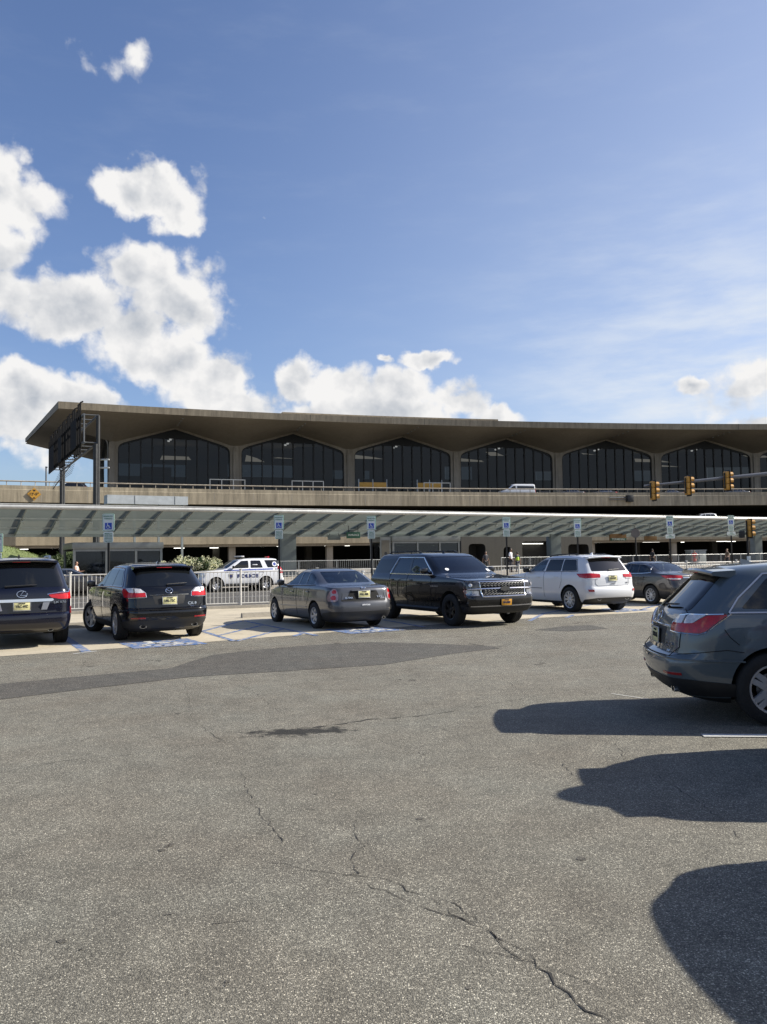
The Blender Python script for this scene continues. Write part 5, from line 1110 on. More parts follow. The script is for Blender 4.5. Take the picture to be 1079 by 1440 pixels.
# bays
def bay(k, off, glassmat, front=True):
    a0 = COLS[k]
    def q(w, z, d=0.0): return pol(a0 - DA * w / W_, off + d, z)
    # concrete arch between opening and soffit
    mb = MB(); wl = [0, .4, .849, .85, .87, .9, .97, 1.05, 1.17, 1.3, 1.5, 1.7, 2.3] + [2.3 + (W_ / 2 - 2.3) * j / 10 for j in range(1, 11)]; wl = wl + [W_ - w for w in reversed(wl[:-1])]
    for w in wl:
        lo = 10.0 if min(w, W_ - w) < .85 else f_open(w); up = f_soff(w) + .05
        for d in (0.0, .55):
            mb.v += [q(w, lo, d), q(w, up, d)]
    for i in range(len(wl) - 1):
        b = i * 4; c = b + 4
        mb.f += [(b, c, c + 1, b + 1), (b + 2, b + 3, c + 3, c + 2), (b, b + 2, c + 2, c)]; mb.m += [0, 0, 0]
    tb(mb, 'arch', M['pier'], ang=25)
    if front:  # projecting ribs that make the pier read as a clustered shaft
        mb = MB()
        for w0, w1, d in ((-.42, .42, -.28),):
            vs = [q(w0, 10, 0), q(w0, 10, d), q(w1, 10, d), q(w1, 10, 0), q(w0, 18.3, 0), q(w0, 18.3, d), q(w1, 18.3, d), q(w1, 18.3, 0), q(w0 * .8, 19.2, 0), q(w0 * .8, 19.2, d * .2), q(w1 * .8, 19.2, d * .2), q(w1 * .8, 19.2, 0)]
            mb.add(vs, [(0, 1, 5, 4), (1, 2, 6, 5), (2, 3, 7, 6), (4, 5, 9, 8), (5, 6, 10, 9), (6, 7, 11, 10)])
        tb(mb, 'pier', M['pier'], smooth=False)
    # glass, one sheet per arch; mullions are its sub-part
    wl2 = [w for w in wl if .85 <= w <= W_ - .85]; mb = MB()
    for w in wl2: mb.v += [q(w, 10.0, .36), q(w, f_open(w) + .1, .36)]
    for i in range(len(wl2) - 1): mb.f.append((2 * i, 2 * i + 2, 2 * i + 3, 2 * i + 1)); mb.m.append(0)
    g = tb(mb, 'window', M[glassmat], smooth=False, fix=False)
    if front:
        mu = MB(); nm = 10
        def bar(w, z0, z1, hw=.09, d0=.18, d1=.34): mu.add([q(w - hw, z0, d0), q(w + hw, z0, d0), q(w + hw, z1, d0), q(w - hw, z1, d0), q(w - hw, z0, d1), q(w + hw, z0, d1), q(w + hw, z1, d1), q(w - hw, z1, d1)], [(0, 1, 2, 3), (4, 0, 3, 7), (1, 5, 6, 2)])
        for j in range(1, nm): w = .85 + (W_ - 1.7) * j / nm; bar(w, 10, f_open(w) + .05)
        bar(.93, 10, 18.4, .09); bar(W_ - .93, 10, 18.4, .09)
        def hbar(z0, z1, wa, wb): mu.add([q(wa, z0, .2), q(wb, z0, .2), q(wb, z1, .2), q(wa, z1, .2)], [(0, 1, 2, 3)])
        hbar(10, 10.9, .85, W_ - .85); hbar(12.0, 12.12, .85, W_ - .85)
        # dark gable panel over the middle panes, and the dark edge that follows the arch
        wA = 5.3; mu.add([q(wA, 19.95, .2), q(W_ - wA, 19.95, .2), q(W_ - wA, f_open(wA) + .03, .2), q(W_ / 2, 21.4, .2), q(wA, f_open(wA) + .03, .2)], [(0, 1, 2, 3, 4)])
        for i in range(len(wl2) - 1):
            w, x = wl2[i], wl2[i + 1]; mu.add([q(w, f_open(w) - .28, .22), q(x, f_open(x) - .28, .22), q(x, f_open(x) + .06, .22), q(w, f_open(w) + .06, .22)], [(0, 1, 2, 3)])
        mu.v = [tuple(Vector(v) - T0) for v in mu.v]; mu.build('mullions', M['mullion'], g, smooth=False, fix=False)
        for j, (t, col_) in enumerate(((.25, 'rail_grey'), (.42, 'rail_grey'), (.60, 'rail_grey'), (.78, 'rail_grey'), (-.14, 'lamp_soft'), (-.30, 'lamp_soft'), (-.46, 'lamp_soft'))):
            z = 21.5 if t > 0 else 20.2 - .25 * j * .1; c = pol(a0 - DA / 2 + (0.012 * j), off * (1 - t) if t > 0 else off + 3 * -t * 3, z)
            mm = MB().lathe([(.0, .0), (.16, .0), (.2, .12), (.2, .22), (0, .22)], c, n=12); tb(mm, 'downlight', M[col_])
for k in range(NB): bay(k, 11.0, 'wall_glass')
rw = random.Random(21); mb = MB(); lm = MB()
def bq(k, w, z, off): return pol(COLS[k] - DA * w / W_, off, z)
for k in range(NB):
    # airside wall with one strip of glazing per bay
    wa, wb_, za, zb_ = rw.uniform(2, 6), rw.uniform(9, 16), rw.uniform(15.6, 17), rw.uniform(18, 19.5)
    for w0, w1, z0, z1 in ((0, wa, 10, 22), (wb_, W_, 10, 22), (wa, wb_, 10, za), (wa, wb_, zb_, 22)): mb.add([bq(k, w0, z0, 34), bq(k, w1, z0, 34), bq(k, w1, z1, 34), bq(k, w0, z1, 34)], [(0, 1, 2, 3)])
    mg = MB().add([bq(k, wa, za, 33.9), bq(k, wb_, za, 33.9), bq(k, wb_, zb_, 33.9), bq(k, wa, zb_, 33.9)], [(0, 1, 2, 3)]); tb(mg, 'window', M['wall_glass'], smooth=False, fix=False)
    # added glowing quads behind the glass, standing in for pale patches in the windows
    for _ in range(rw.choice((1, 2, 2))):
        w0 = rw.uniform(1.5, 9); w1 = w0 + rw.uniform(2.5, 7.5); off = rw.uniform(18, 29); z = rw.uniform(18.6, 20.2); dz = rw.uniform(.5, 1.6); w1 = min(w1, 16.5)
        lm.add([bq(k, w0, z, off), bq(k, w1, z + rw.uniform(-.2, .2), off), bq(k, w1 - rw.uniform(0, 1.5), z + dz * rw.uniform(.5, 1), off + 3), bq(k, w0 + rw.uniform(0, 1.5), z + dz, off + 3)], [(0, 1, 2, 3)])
tb(mb, 'airside_wall', M['dark_room'], smooth=False, fix=False); tb(lm, 'added_glow_quads', M['pane_glow'], smooth=False, fix=False)
# end wall with its own dark arch
mb = MB(); rad_ = (pol(A0, 12) - pol(A0, 11)).normalized(); tanv = Vector((-rad_.y, rad_.x, 0))
def e_(w, z, d=0.0): return pol(A0, 11 + w, z) + tanv * d
wl = [0, .84, .85, .9, .97, 1.05, 1.3, 1.7, 2.3] + [2.3 + (W_ / 2 - 2.3) * j / 6 for j in range(1, 7)]; wl = wl + [W_ - w for w in reversed(wl[:-1])]
for w in wl:
    lo = 10.0 if min(w, W_ - w) < .85 else f_open(w)
    mb.v += [e_(w, lo, .5), e_(w, f_soff(w) + .05, .5), e_(w, lo, -.2), e_(w, f_soff(w) + .05, -.2)]
for i in range(len(wl) - 1): b = 4 * i; c = b + 4; mb.f += [(b, c, c + 1, b + 1), (b + 2, b + 3, c + 3, c + 2), (b, b + 2, c + 2, c)]; mb.m += [0, 0, 0]
tb(mb, 'end_arch', M['pier'], ang=25)
mb = MB().add([e_(.85, 10), e_(W_ - .85, 10), e_(W_ - .85, 19), e_(W_ / 2, 21.4), e_(.85, 19)], [(0, 1, 2, 3, 4)]); tb(mb, 'window', M['wall_glass'], smooth=False, fix=False)
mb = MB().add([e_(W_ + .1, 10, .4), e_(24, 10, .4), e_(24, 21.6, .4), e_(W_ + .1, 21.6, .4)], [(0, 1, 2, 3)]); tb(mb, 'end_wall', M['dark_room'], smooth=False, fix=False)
# interior: gallery floor and lift cores that interrupt the view through
mb = MB(); aa = [A0 - .1 + (AR - A0) * k / 40 for k in range(41)]
for a in aa:
    for off, z in ((22, 13.6), (22, 15.4), (33.5, 15.4), (33.5, 13.6)): mb.v.append(pol(a, off, z))
for i in range(40):
    for j in range(4): mb.f.append((i * 4 + j, i * 4 + (j + 1) % 4, (i + 1) * 4 + (j + 1) % 4, (i + 1) * 4 + j)); mb.m.append(0)
tb(mb, 'gallery', M['mid_room'], smooth=False)
rb = random.Random(3); mb = MB()
for k in range(13):
    a = A0 - 1.2 - k * 2.15 + rb.uniform(-.5, .5); off = rb.uniform(22, 31); h = rb.uniform(15, 21); w = rb.uniform(.4, 1.0); vs = []
    for da, do in ((-w / 2, -2), (w / 2, -2), (w / 2, 2), (-w / 2, 2)): vs += [pol(a + da, off + do, 10), pol(a + da, off + do, h)]
    mb.add(vs, [(0, 2, 3, 1), (2, 4, 5, 3), (4, 6, 7, 5), (6, 0, 1, 7), (1, 3, 5, 7)])
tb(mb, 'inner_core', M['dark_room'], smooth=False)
# ------------------------------------------------------------------ elevated road, parapet, mid level and garage
def arc_ribbon(prof, a0, a1, n=80):
    mb = MB(); m_ = len(prof)
    for i in range(n + 1): mb.v += [pol(a0 + (a1 - a0) * i / n, o, z) for o, z in prof]
    for i in range(n):
        for j in range(m_): mb.f.append((i * m_ + j, i * m_ + (j + 1) % m_, (i + 1) * m_ + (j + 1) % m_, (i + 1) * m_ + j)); mb.m.append(0)
    mb.f += [tuple(range(m_)), tuple(reversed(range(n * m_, (n + 1) * m_)))]; mb.m += [0, 0]; return mb
AL, ARR = 36.0, -7.0
arc_ribbon([(-11.2, 8.9), (-11.2, 9.95), (46, 9.95), (46, 8.9)], AL, ARR).build('upper_road', M['dark_conc'], smooth=False)['kind'] = 'structure'
par = empty('parapet_wall', pol(12, -11, 8.7), 0, label='long beige concrete parapet of the upper roadway with a metal handrail', cat='wall'); PO = par.location
def pb_(mb, nm, mt, **kw): mb.v = [tuple(Vector(v) - PO) for v in mb.v]; return mb.build(nm, mt, par, **kw)
pb_(arc_ribbon([(-11.5, 8.7), (-11.5, 10.12), (-11.44, 10.16), (-11.44, 10.6), (-11.2, 10.6), (-11.2, 8.7)], AL, ARR), 'wall', M['beige'], ang=20)
mb = MB(); hr = MB(); a = AL; i = 0
while a > ARR:
    p = pol(a, -11.505); q = pol(a - .014, -11.505); mb.add([(p.x, p.y, 8.72), (q.x, q.y, 8.72), (q.x, q.y, 10.1), (p.x, p.y, 10.1)], [(0, 1, 2, 3)]); a -= .95
pb_(mb, 'wall_joint', M['walk'], smooth=False, fix=False)
hr.tube([pol(AL + (ARR - AL) * k / 120, -11.32, 11.08) for k in range(121)], .085, 6)
for k in range(150): p = pol(AL + (ARR - AL) * k / 150, -11.32); hr.tube([(p.x, p.y, 10.58), (p.x, p.y, 11.05)], .045, 5, caps=False)
pb_(hr, 'handrail', M['pier'])
gar = empty('parking_garage', pol(12, -4, .5), 0, label='low open garage level with dark bays and lit tubes behind the canopy', cat='garage'); GO = gar.location
def gb(mb, nm, mt, **kw): mb.v = [tuple(Vector(v) - GO) for v in mb.v]; return mb.build(nm, mt, gar, **kw)
gb(arc_ribbon([(-15, 3.75), (-15, 6.4), (-14.7, 6.4), (-14.7, 5.9), (30, 5.9), (30, 5.3), (-14.5, 5.3), (-14.5, 3.75)], AL, ARR), 'deck', M['deck_conc'], ang=20)
gb(arc_ribbon([(-14.4, 3.45), (-14.4, 3.74), (-14.0, 3.74), (-14.0, 3.45)], AL, ARR), 'edge_beam', M['pier'], ang=20)
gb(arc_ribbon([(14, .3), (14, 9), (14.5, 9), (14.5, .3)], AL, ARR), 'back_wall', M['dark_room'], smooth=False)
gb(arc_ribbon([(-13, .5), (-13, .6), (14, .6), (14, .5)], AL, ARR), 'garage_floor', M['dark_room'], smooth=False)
k = 0; a = 31.0
while a > -6:
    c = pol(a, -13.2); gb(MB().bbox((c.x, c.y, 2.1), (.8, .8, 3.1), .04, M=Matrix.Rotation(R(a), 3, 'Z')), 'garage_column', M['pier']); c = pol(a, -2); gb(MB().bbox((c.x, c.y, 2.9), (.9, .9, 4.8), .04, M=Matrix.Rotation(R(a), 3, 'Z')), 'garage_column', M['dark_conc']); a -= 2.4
rl = random.Random(11)
for k in range(64):
    a = 31 - k * .5 + rl.uniform(-.2, .2); c = pol(a, rl.choice((-11, -9, -6, -3)), rl.uniform(3.5, 3.66)); gb(MB().box(c, (rl.uniform(.5, 2.0), .16, .06), M=Matrix.Rotation(R(a), 3, 'Z')), 'tube_lamp', M['lamp_on'], smooth=False)
# concrete stair block with two openings
s0, s1 = s_at(648, 9), s_at(832, 9); sb = empty('stair_block', st(s0, 9, .5), R(30), label='plain concrete block with dark rounded openings behind the white off-roader', cat='building'); w = s1 - s0
bo = MB().box((w / 2, 1.0, 1.75), (w, 2.0, 3.5)).build('wall', [M['shade_wall'], M['dark_room']], sb, smooth=False)
cu = MB()
for x0, x1, z1 in ((.05, .17, 2.5), (.30, .36, 2.2), (.44, .72, 2.75), (.80, .97, 2.4)):
    pl = rounded([(x0 * w, -.3), (x1 * w, -.3), (x1 * w, z1), (x0 * w, z1)], .45); cu.prism([(p.x, -1, p.y) for p in pl], (0, 2.5, 0))
cu = cu.build('cut', [M['dark_room']], sb, smooth=False); bpy.context.view_layer.update(); boolean(bo, [cu])
MB().box((w * .58, 1.2, 2.5), (w * .16, .12, .05)).build('tube_lamp', M['lamp_on'], sb, smooth=False)
# hanging signs below the canopy
def hang(px, py, Y, w, h, mt, lab, strip_=None, txt=None):
    d = ray(px, py); c = d * (Y / d.y) + Vector((0, 0, CAM_H)); r = empty('hanging_sign', c, R(24), label=lab, cat='sign')
    MB().bbox((0, 0, 0), (w, .12, h), .02).build('sign_board', M[mt], r)
    if strip_: MB().bbox((0, -.07, -h * .3), (w * .96, .04, h * .34), .005).build('sign_strip', M[strip_], r)
    if txt: text_mesh(txt, h * .42, w * .8, .004).xform(Matrix.Translation((0, -.1 if strip_ else -.07, -h * .3 if strip_ else 0)) @ Matrix.Rotation(R(90), 4, 'X')).build('lettering', M['sign_white'], r, smooth=False)
    MB().tube([(-w * .35, 0, h / 2), (-w * .35, 0, h / 2 + .5)], .025, 6).tube([(w * .35, 0, h / 2), (w * .35, 0, h / 2 + .5)], .025, 6).build('hanger', M['dark_steel'], r)
hang(497, 752.5, 66, 1.15, .50, 'green_sign', 'small dark green sign hung beneath the canopy beside the kiosk', None, 'ENTRANCE')
hang(869, 755.5, 84, 2.1, .72, 'brown_sign', 'brown and green sign board hung beneath the canopy above the white off-roader', 'green_sign', 'TERMINAL')
hang(915, 757, 86, 1.6, .45, 'brown_sign', 'plain brown sign board hung beneath the canopy above the dark saloon')
hang(470, 756, 68, 1.1, .38, 'column', 'plain grey box sign hung beneath the canopy left of the green sign')
# ------------------------------------------------------------------ overhead sign gantry seen from its end
def at(px, py, Y): d = ray(px, py); return d * (Y / d.y) + Vector((0, 0, CAM_H))
ga = empty('sign_gantry', at(135, 705, 70) * 1.0, 0, label='dark steel sign gantry on two posts seen almost end on', cat='gantry'); ga.location.z = .5; G = ga.location.copy()
def gp(mb, nm, mt, **kw): mb.v = [tuple(Vector(v) - G) for v in mb.v]; return mb.build(nm, mt, ga, **kw)
n0, n1 = at(118.5, 583, 70), at(73, 630, 90); gd = Vector((n1.x - n0.x, n1.y - n0.y, 0)); gl = gd.length; gd.normalize(); gs = Vector((gd.y, -gd.x, 0))
if gs.x < 0: gs = -gs
base = Vector((n0.x, n0.y, 0)); ZT, ZM = n0.z, at(118.5, 622, 70).z
def gq(t, s, z): return base + gd * (t * gl) + gs * s + Vector((0, 0, z))
for t in (.0, .97):
    p = gq(t, 1.15, 0); q = gq(t, .95, 0)
    gp(MB().tube([(p.x, p.y, .5), (p.x, p.y, ZT)], .16, 10).tube([(q.x, q.y, .5), (q.x, q.y, ZM - .1)], .2, 10).bbox((q.x, q.y, .7), (1.0, 1.0, .4), .05), 'gantry_post', M['dark_steel'])
mb = MB()
for z in (ZT, ZM): mb.tube([gq(0, 0, z), gq(1.03, 0, z)], .13, 8).tube([gq(0, 1.15, z), gq(1.0, 1.15, z)], .1, 8)
for t in [k / 9 for k in range(10)]:
    mb.tube([gq(t, 0, ZT), gq(t, 1.15, ZT)], .06, 6).tube([gq(t, 0, ZM), gq(t, 1.15, ZM)], .06, 6).tube([gq(t, 0, ZM), gq(t, 0, ZT)], .07, 6)
gp(mb, 'gantry_truss', M['grey_steel'])
mb = MB()
for k in range(21):
    t = .01 + k / 20.5; hi = 1.05 if k % 3 != 2 else .55; lo = .9 if 3 < k < 9 or k > 12 else 1.6
    p, q = gq(t, -.28, ZM - lo * .6), gq(t, -.28, ZT + hi); mb.tube([p, q], .075, 6)
    mb.tube([gq(t, -.28, ZT + hi), gq(t, -.05, ZT + hi + .12)], .07, 6)
gp(mb, 'sign_bracket', M['louvre'])
for a, b, z0, z1 in ((.05, .20, ZM - .3, ZT - .1), (.48, .60, ZM - .4, ZT - .3), (.74, .92, ZM - .6, ZT - .4)):
    mb = MB(); p0, p1 = gq(a, -.42, 0), gq(b, -.42, 0); mb.add([p0 + Vector((0, 0, z0)), p1 + Vector((0, 0, z0)), p1 + Vector((0, 0, z1)), p0 + Vector((0, 0, z1))] + [v + gs * -.06 for v in (p0 + Vector((0, 0, z0)), p1 + Vector((0, 0, z0)), p1 + Vector((0, 0, z1)), p0 + Vector((0, 0, z1)))], [(0, 1, 2, 3), (7, 6, 5, 4), (0, 4, 5, 1), (2, 6, 7, 3), (1, 5, 6, 2), (3, 7, 4, 0)])
    gp(mb, 'sign_back', M['louvre'], smooth=False)
mb = MB()
for k in range(9): z = ZM - .7 - .16 * k; mb.tube([gq(.12 + .02 * k, -.1, z), gq(.6 + .04 * k, -.1, z)], .02, 5)
mb.tube([gq(.1, -.1, ZM - .75), gq(.9, -.1, ZM - 2.3)], .05, 6)
gp(mb, 'service_ladder', M['grey_steel'])
for z, t in ((10.6, 0), (9.9, 0)): p = gq(t, 1.3, z); gp(MB().bbox(p + gs * .35, (.9, .2, .12), .03), 'flood_lamp', M['gutter'])
# slim mast behind it
tag(MB().tube([at(65, 688, 97), at(65, 656, 97)], .09, 8).tube([at(64, 657, 97), at(67, 657, 97)], .07, 6).build('camera_mast', M['grey_steel']), 'slim grey mast rising from the parapet left of the gantry', 'mast')
# low clearance diamond on the parapet
a_ = a_at(47, -11.6); c = pol(a_, -11.62, 9.62); dm = empty('clearance_sign', c, R(a_), label='yellow diamond clearance sign reading 12\'-5" on the beige parapet', cat='sign')
Mx = Matrix.Rotation(R(90), 4, 'X')
MB().prism([(-.74, 0, 0), (0, 0, -.74), (.74, 0, 0), (0, 0, .74)], (0, .04, 0)).build('sign_plate', M['hwy_yellow'], dm, smooth=False)
text_mesh('12\'-5"', .42, .92, .006).xform(Matrix.Translation((0, -.012, 0)) @ Mx).build('lettering', M['ink'], dm, smooth=False)
MB().prism([(-.13, -.012, .34), (.13, -.012, .34), (.13, -.012, .42), (0, -.012, .33)], (0, .008, 0)).prism([(-.17, -.012, .5), (.17, -.012, .5), (0, -.012, .3)], (0, .008, 0)).prism([(-.17, -.012, -.5), (0, -.012, -.3), (.17, -.012, -.5)], (0, .008, 0)).build('clearance_arrow', M['ink'], dm, smooth=False)
bd = MB().tube([(-.66, -.004, 0), (0, -.004, -.66), (.66, -.004, 0), (0, -.004, .66), (-.66, -.004, 0)], .014, 4); bd.build('border', M['ink'], dm)
# dark bracket box on the parapet
a_ = a_at(877, -11.6); c = pol(a_, -11.9, 9.7); bx = empty('bracket_box', c, R(a_), label='dark steel box on a bracket fixed to the parapet', cat='fixture')
MB().bbox((.9, 0, 0), (.9, .7, .95), .04).build('box', M['dark_steel'], bx); MB().tube([(-2.2, .1, .15), (.5, .1, .15)], .08, 6).tube([(-2.2, .1, -.15), (.5, .1, -.15)], .06, 6).build('bracket', M['grey_steel'], bx)
# ------------------------------------------------------------------ traffic signals
arm = empty('signal_mast', (24.0, 44.0, 0), 0, label='grey mast arm reaching in from the right and carrying three signals', cat='mast')
tip, e1_ = at(906, 683.5, 44) - arm.location, at(1079, 666.5, 44) - arm.location
MB().tube([(0, 0, 0), (0, 0, 3.2), (0, 0, 6.6)], [.20, .17, .14], 14).lathe([(.32, 0), (.32, .06), (.2, .1)], n=16).build('mast_pole', M['mast_grey'], arm)
MB().tube([(0, 0, 6.15), e1_ + Vector((1.4, 0, .14)), e1_, (e1_ + tip) / 2, tip], [.15, .125, .11, .085, .06], 12).build('mast_arm', M['mast_grey'], arm)
def signal(pos, face, lab, scale=1.0, hang_=True, grp='yellow three-lamp signals on the mast arm'):
    r = empty('traffic_light', pos, face, label=lab, cat='traffic light', group=grp); r.scale = (scale,) * 3
    h = MB()
    for k in (-1, 0, 1): h.bbox((0, 0, .355 * k), (.20, .34, .345), .03)
    h.build('housing', M['signal_yellow'], r)
    MB().bbox((.09, 0, 0), (.012, .50, 1.22), .004).build('backplate', M['signal_black'], r)
    for k, nm in ((1, 'red'), (0, 'amber'), (-1, 'green')):
        v = MB(); n = 14; vs = []
        for x in (.10, .36):
            for i in range(n + 1): a = R(-40 + 260 * i / n); rr = .155; vs.append((x if x < .2 or a < 9 else x, math.cos(a) * rr, .355 * k + math.sin(a) * rr))
            for i in range(n + 1): a = R(-40 + 260 * i / n); rr = .145; vs.append((x, math.cos(a) * rr, .355 * k + math.sin(a) * rr))
        m_ = 2 * (n + 1); fs = []
        for i in range(n):
            fs += [(i, i + 1, m_ + i + 1, m_ + i), (n + 1 + i, m_ + n + 1 + i, m_ + n + 2 + i, n + 2 + i), (m_ + i, m_ + i + 1, m_ + n + 2 + i, m_ + n + 1 + i)]
        v.add(vs, fs).build('visor', M['signal_yellow'], r)
        MB().lathe([(0, .135), (.08, .125), (.14, .10)], (0, 0, .355 * k), 'x', 16).build('lens', M[{'red': 'red_lens', 'amber': 'ny_plate', 'green': 'green_sign'}[nm]], r)
    MB().bbox((-.13, 0, 0), (.06, .08, .9), .01).build('bracket', M['signal_black'], r)
    return r
for px, py, lab in ((918, 690, 'lowest yellow traffic light at the tip of the mast arm'), (967, 683, 'middle yellow traffic light of the mast arm'), (1022, 676, 'yellow traffic light highest on the mast arm nearest its pole')):
    signal(at(px, py, 43.75), R(14), lab, .92)
q = at(1051, 744, 50); ped = empty('signal_pole', (q.x, q.y, 0), 0, label='dark roadside pole carrying a low traffic light and a black pedestrian box', cat='pole')
MB().tube([(0, 0, 0), (0, 0, q.z - .2)], .07, 10).lathe([(.16, 0), (.16, .3), (.09, .4)], n=14).build('pole_shaft', M['post'], ped)
MB().bbox((-.34, 0, q.z - .32), (.26, .3, .42), .03).tube([(-.3, 0, q.z - .3), (0, 0, q.z - .3)], .03, 6).build('pedestrian_box', M['signal_black'], ped)
MB().bbox((-.02, -.09, 1.35), (.22, .03, .34), .005).build('push_button_sign', M['sign_white'], ped)
signal((q.x + .08, q.y - .02, q.z + .05), R(8), 'low yellow traffic light on the dark roadside pole', 1.0, grp=None)
# sign seen from behind
q = at(894, 750, 45); sg = empty('stop_sign', (q.x, q.y, 0), R(150), label='octagonal road sign seen from behind on a dark post', cat='sign')
MB().tube([(0, 0, 0), (0, 0, q.z + .3)], .04, 8).build('sign_post', M['post'], sg)
MB().prism([(.26 * math.cos(R(22.5 + 45 * k)), .05, q.z + .26 * math.sin(R(22.5 + 45 * k))) for k in range(8)], (0, .012, 0)).build('sign_plate', mat('sign_back_metal', (.20, .16, .13), .5, .4), sg, smooth=False)
MB().bbox((0, -.05, 1.5), (.25, .06, .3), .01).bbox((0, -.05, 1.1), (.2, .06, .12), .01).build('control_box', M['dark_steel'], sg)
# cabinet
c = at(979, 790, 84); z0 = PLZ(60); cb = empty('utility_cabinet', (c.x, c.y, z0), R(24), label='pale grey utility cabinet behind the person in coral', cat='cabinet')
MB().bbox((0, 0, .75), (2.0, .8, 1.5), .04).build('cabinet_body', M['column'], cb); MB().bbox((0, 0, 1.53), (2.1, .9, .07), .02).build('cabinet_lid', M['sheet'], cb); MB().box((0, -.405, .75), (.02, .02, 1.35)).box((.12, -.42, .8), (.04, .03, .2)).build('cabinet_door', M['dark_steel'], cb, smooth=False)

# ------------------------------------------------------------------ planting
def leaf_cloud(rr, n, fn, size, squash=1.0):
    mb = MB()
    for _ in range(n):
        p, nrm = fn(rr); s = size * rr.uniform(.6, 1.3); q = Vector((rr.gauss(0, 1), rr.gauss(0, 1), rr.gauss(0, 1))) * .6 + nrm; q.normalize()
        a = q.orthogonal().normalized(); a.rotate(Matrix.Rotation(rr.uniform(0, 6.28), 3, q)); b = q.cross(a)
        mb.add([p - a * s, p + b * s * .45 - q * s * .1, p + a * s, p - b * s * .45 - q * s * .1], [(0, 1, 2, 3)])
    return mb
def ellipsoid_pts(c, r, shell=.65):
    def f(rr):
        d = Vector((rr.gauss(0, 1), rr.gauss(0, 1), rr.gauss(0, 1))).normalized(); k = rr.uniform(shell, 1.0) * (1 + .12 * math.sin(5 * d.x + 3) * math.cos(6 * d.y)); return Vector((c[0] + d.x * r[0] * k, c[1] + d.y * r[1] * k, max(.02, c[2] + d.z * r[2] * k))), d
    return f
def bush(loc, rad, h, lab, rz=0, n=2600, blossoms=0, seed=1, leafm='leaf', size=.09):
    rr = random.Random(seed); root = empty('flowering_bush' if blossoms else 'bush', loc, rz, label=lab, cat='bush', group='white hydrangeas in the roadside bed' if blossoms else None)
    lumps = [((rr.uniform(-.55, .55) * rad[0], rr.uniform(-.4, .4) * rad[1], h * rr.uniform(.35, .62)), (rad[0] * rr.uniform(.38, .55), rad[1] * rr.uniform(.45, .65), h * rr.uniform(.32, .42))) for _ in range(7)]
    mb = MB()
    for c, r in lumps: mb.merge(leaf_cloud(rr, n // 7, ellipsoid_pts(c, r), size))
    mb.build('foliage', M[leafm], root, smooth=False, fix=False)
    st_ = MB()
    for k in range(9): a = k * .7; st_.tube([(math.cos(a) * .08, math.sin(a) * .08, 0), (math.cos(a) * rad[0] * .25, math.sin(a) * rad[1] * .25, h * .4), (math.cos(a) * rad[0] * .5, math.sin(a) * rad[1] * .5, h * .7)], [.025, .018, .006], 5)
    st_.build('stem', M['stem'], root)
    if blossoms:
        bm_ = MB()
        for _ in range(blossoms):
            c, r = rr.choice(lumps); p, d = ellipsoid_pts(c, r, .98)(rr)
            if d.z < -.15: continue
            hd = rr.uniform(.12, .19); bm_.merge(leaf_cloud(rr, 26, ellipsoid_pts(p, (hd, hd, hd * 1.35), .8), .05))
        bm_.build('blossom', M['blossom'], root, smooth=False, fix=False)
    return root
for k, (px, Y, rx, h) in enumerate(((236, 56.0, .75, 1.6), (256, 56.6, 1.0, 1.95), (277, 57.2, 1.0, 2.0), (296, 57.4, .8, 1.8))):
    q = Vector(((px - 539.5) / FPX * Y, Y, .15)); bush(q, (rx, .8, 0), h, 'white flowering hydrangea bush in the bed behind the police vehicle', R(30), 1700, 130, 20 + k, 'leaf2')
# hydrangeas need their planter bed
q0, q1 = st(s_at(226, 5.2), 5.2, .15), st(s_at(306, 5.2), 5.2, .15)
# grassy bank at the left
hm = MB(); nx, ny = 26, 16; hc = Vector((-36.0, 60.5, .15))
def bank(x, y): return 4.1 * max(0, 1 - (x / 15.5) ** 2) ** 1.2 * max(0, 1 - (y / 8.0) ** 2) ** .9 + .1 * math.sin(x * .9) * math.cos(y * .8)
HU = [Vector((-31 / nx * i + 15.5, 0)) for i in range(nx + 1)]
for i in range(nx + 1):
    for j in range(ny + 1):
        x, y = -15.5 + 31 * i / nx, -8 + 16 * j / ny; p = hc.to_2d() + U * x + NN * y; hm.v.append((p.x, p.y, .15 + bank(x, y)))
for i in range(nx):
    for j in range(ny): a = i * (ny + 1) + j; hm.f.append((a, a + ny + 1, a + ny + 2, a + 1)); hm.m.append(0)
o = hm.build('grassy_bank', M['soil']); o['kind'] = 'structure'
rr = random.Random(9); gm = MB()
for _ in range(9000):
    x, y = rr.uniform(-12, 15), rr.uniform(-7.9, 1.5); p = hc.to_2d() + U * x + NN * y; z = .15 + bank(x, y); h = rr.uniform(.05, .12); a = rr.uniform(0, 6.28); w = .03; dx, dy = math.cos(a) * w, math.sin(a) * w
    gm.add([(p.x - dx, p.y - dy, z - .02), (p.x + dx, p.y + dy, z - .02), (p.x + rr.uniform(-.08, .08), p.y + rr.uniform(-.08, .08), z + h)], [(0, 1, 2)])
tag(gm.build('grass', M['grass'], smooth=False, fix=False), 'short sunlit grass on the bank beside the roadway', 'grass', kind='stuff')
bq = Vector(((78 - 539.5) / FPX * 60, 60, .15)); bush(bq, (1.5, 1.2, 0), 2.5, 'dark green bush beside the glass kiosk at the foot of the bank', R(30), 3800, 0, 5, 'leaf', .11)
bq = Vector(((62 - 539.5) / FPX * 58.5, 58.5, .15)); bush(bq, (1.2, 1.0, 0), 1.5, 'low rounded bush at the foot of the grassy bank', R(30), 2000, 0, 6, 'leaf', .10)

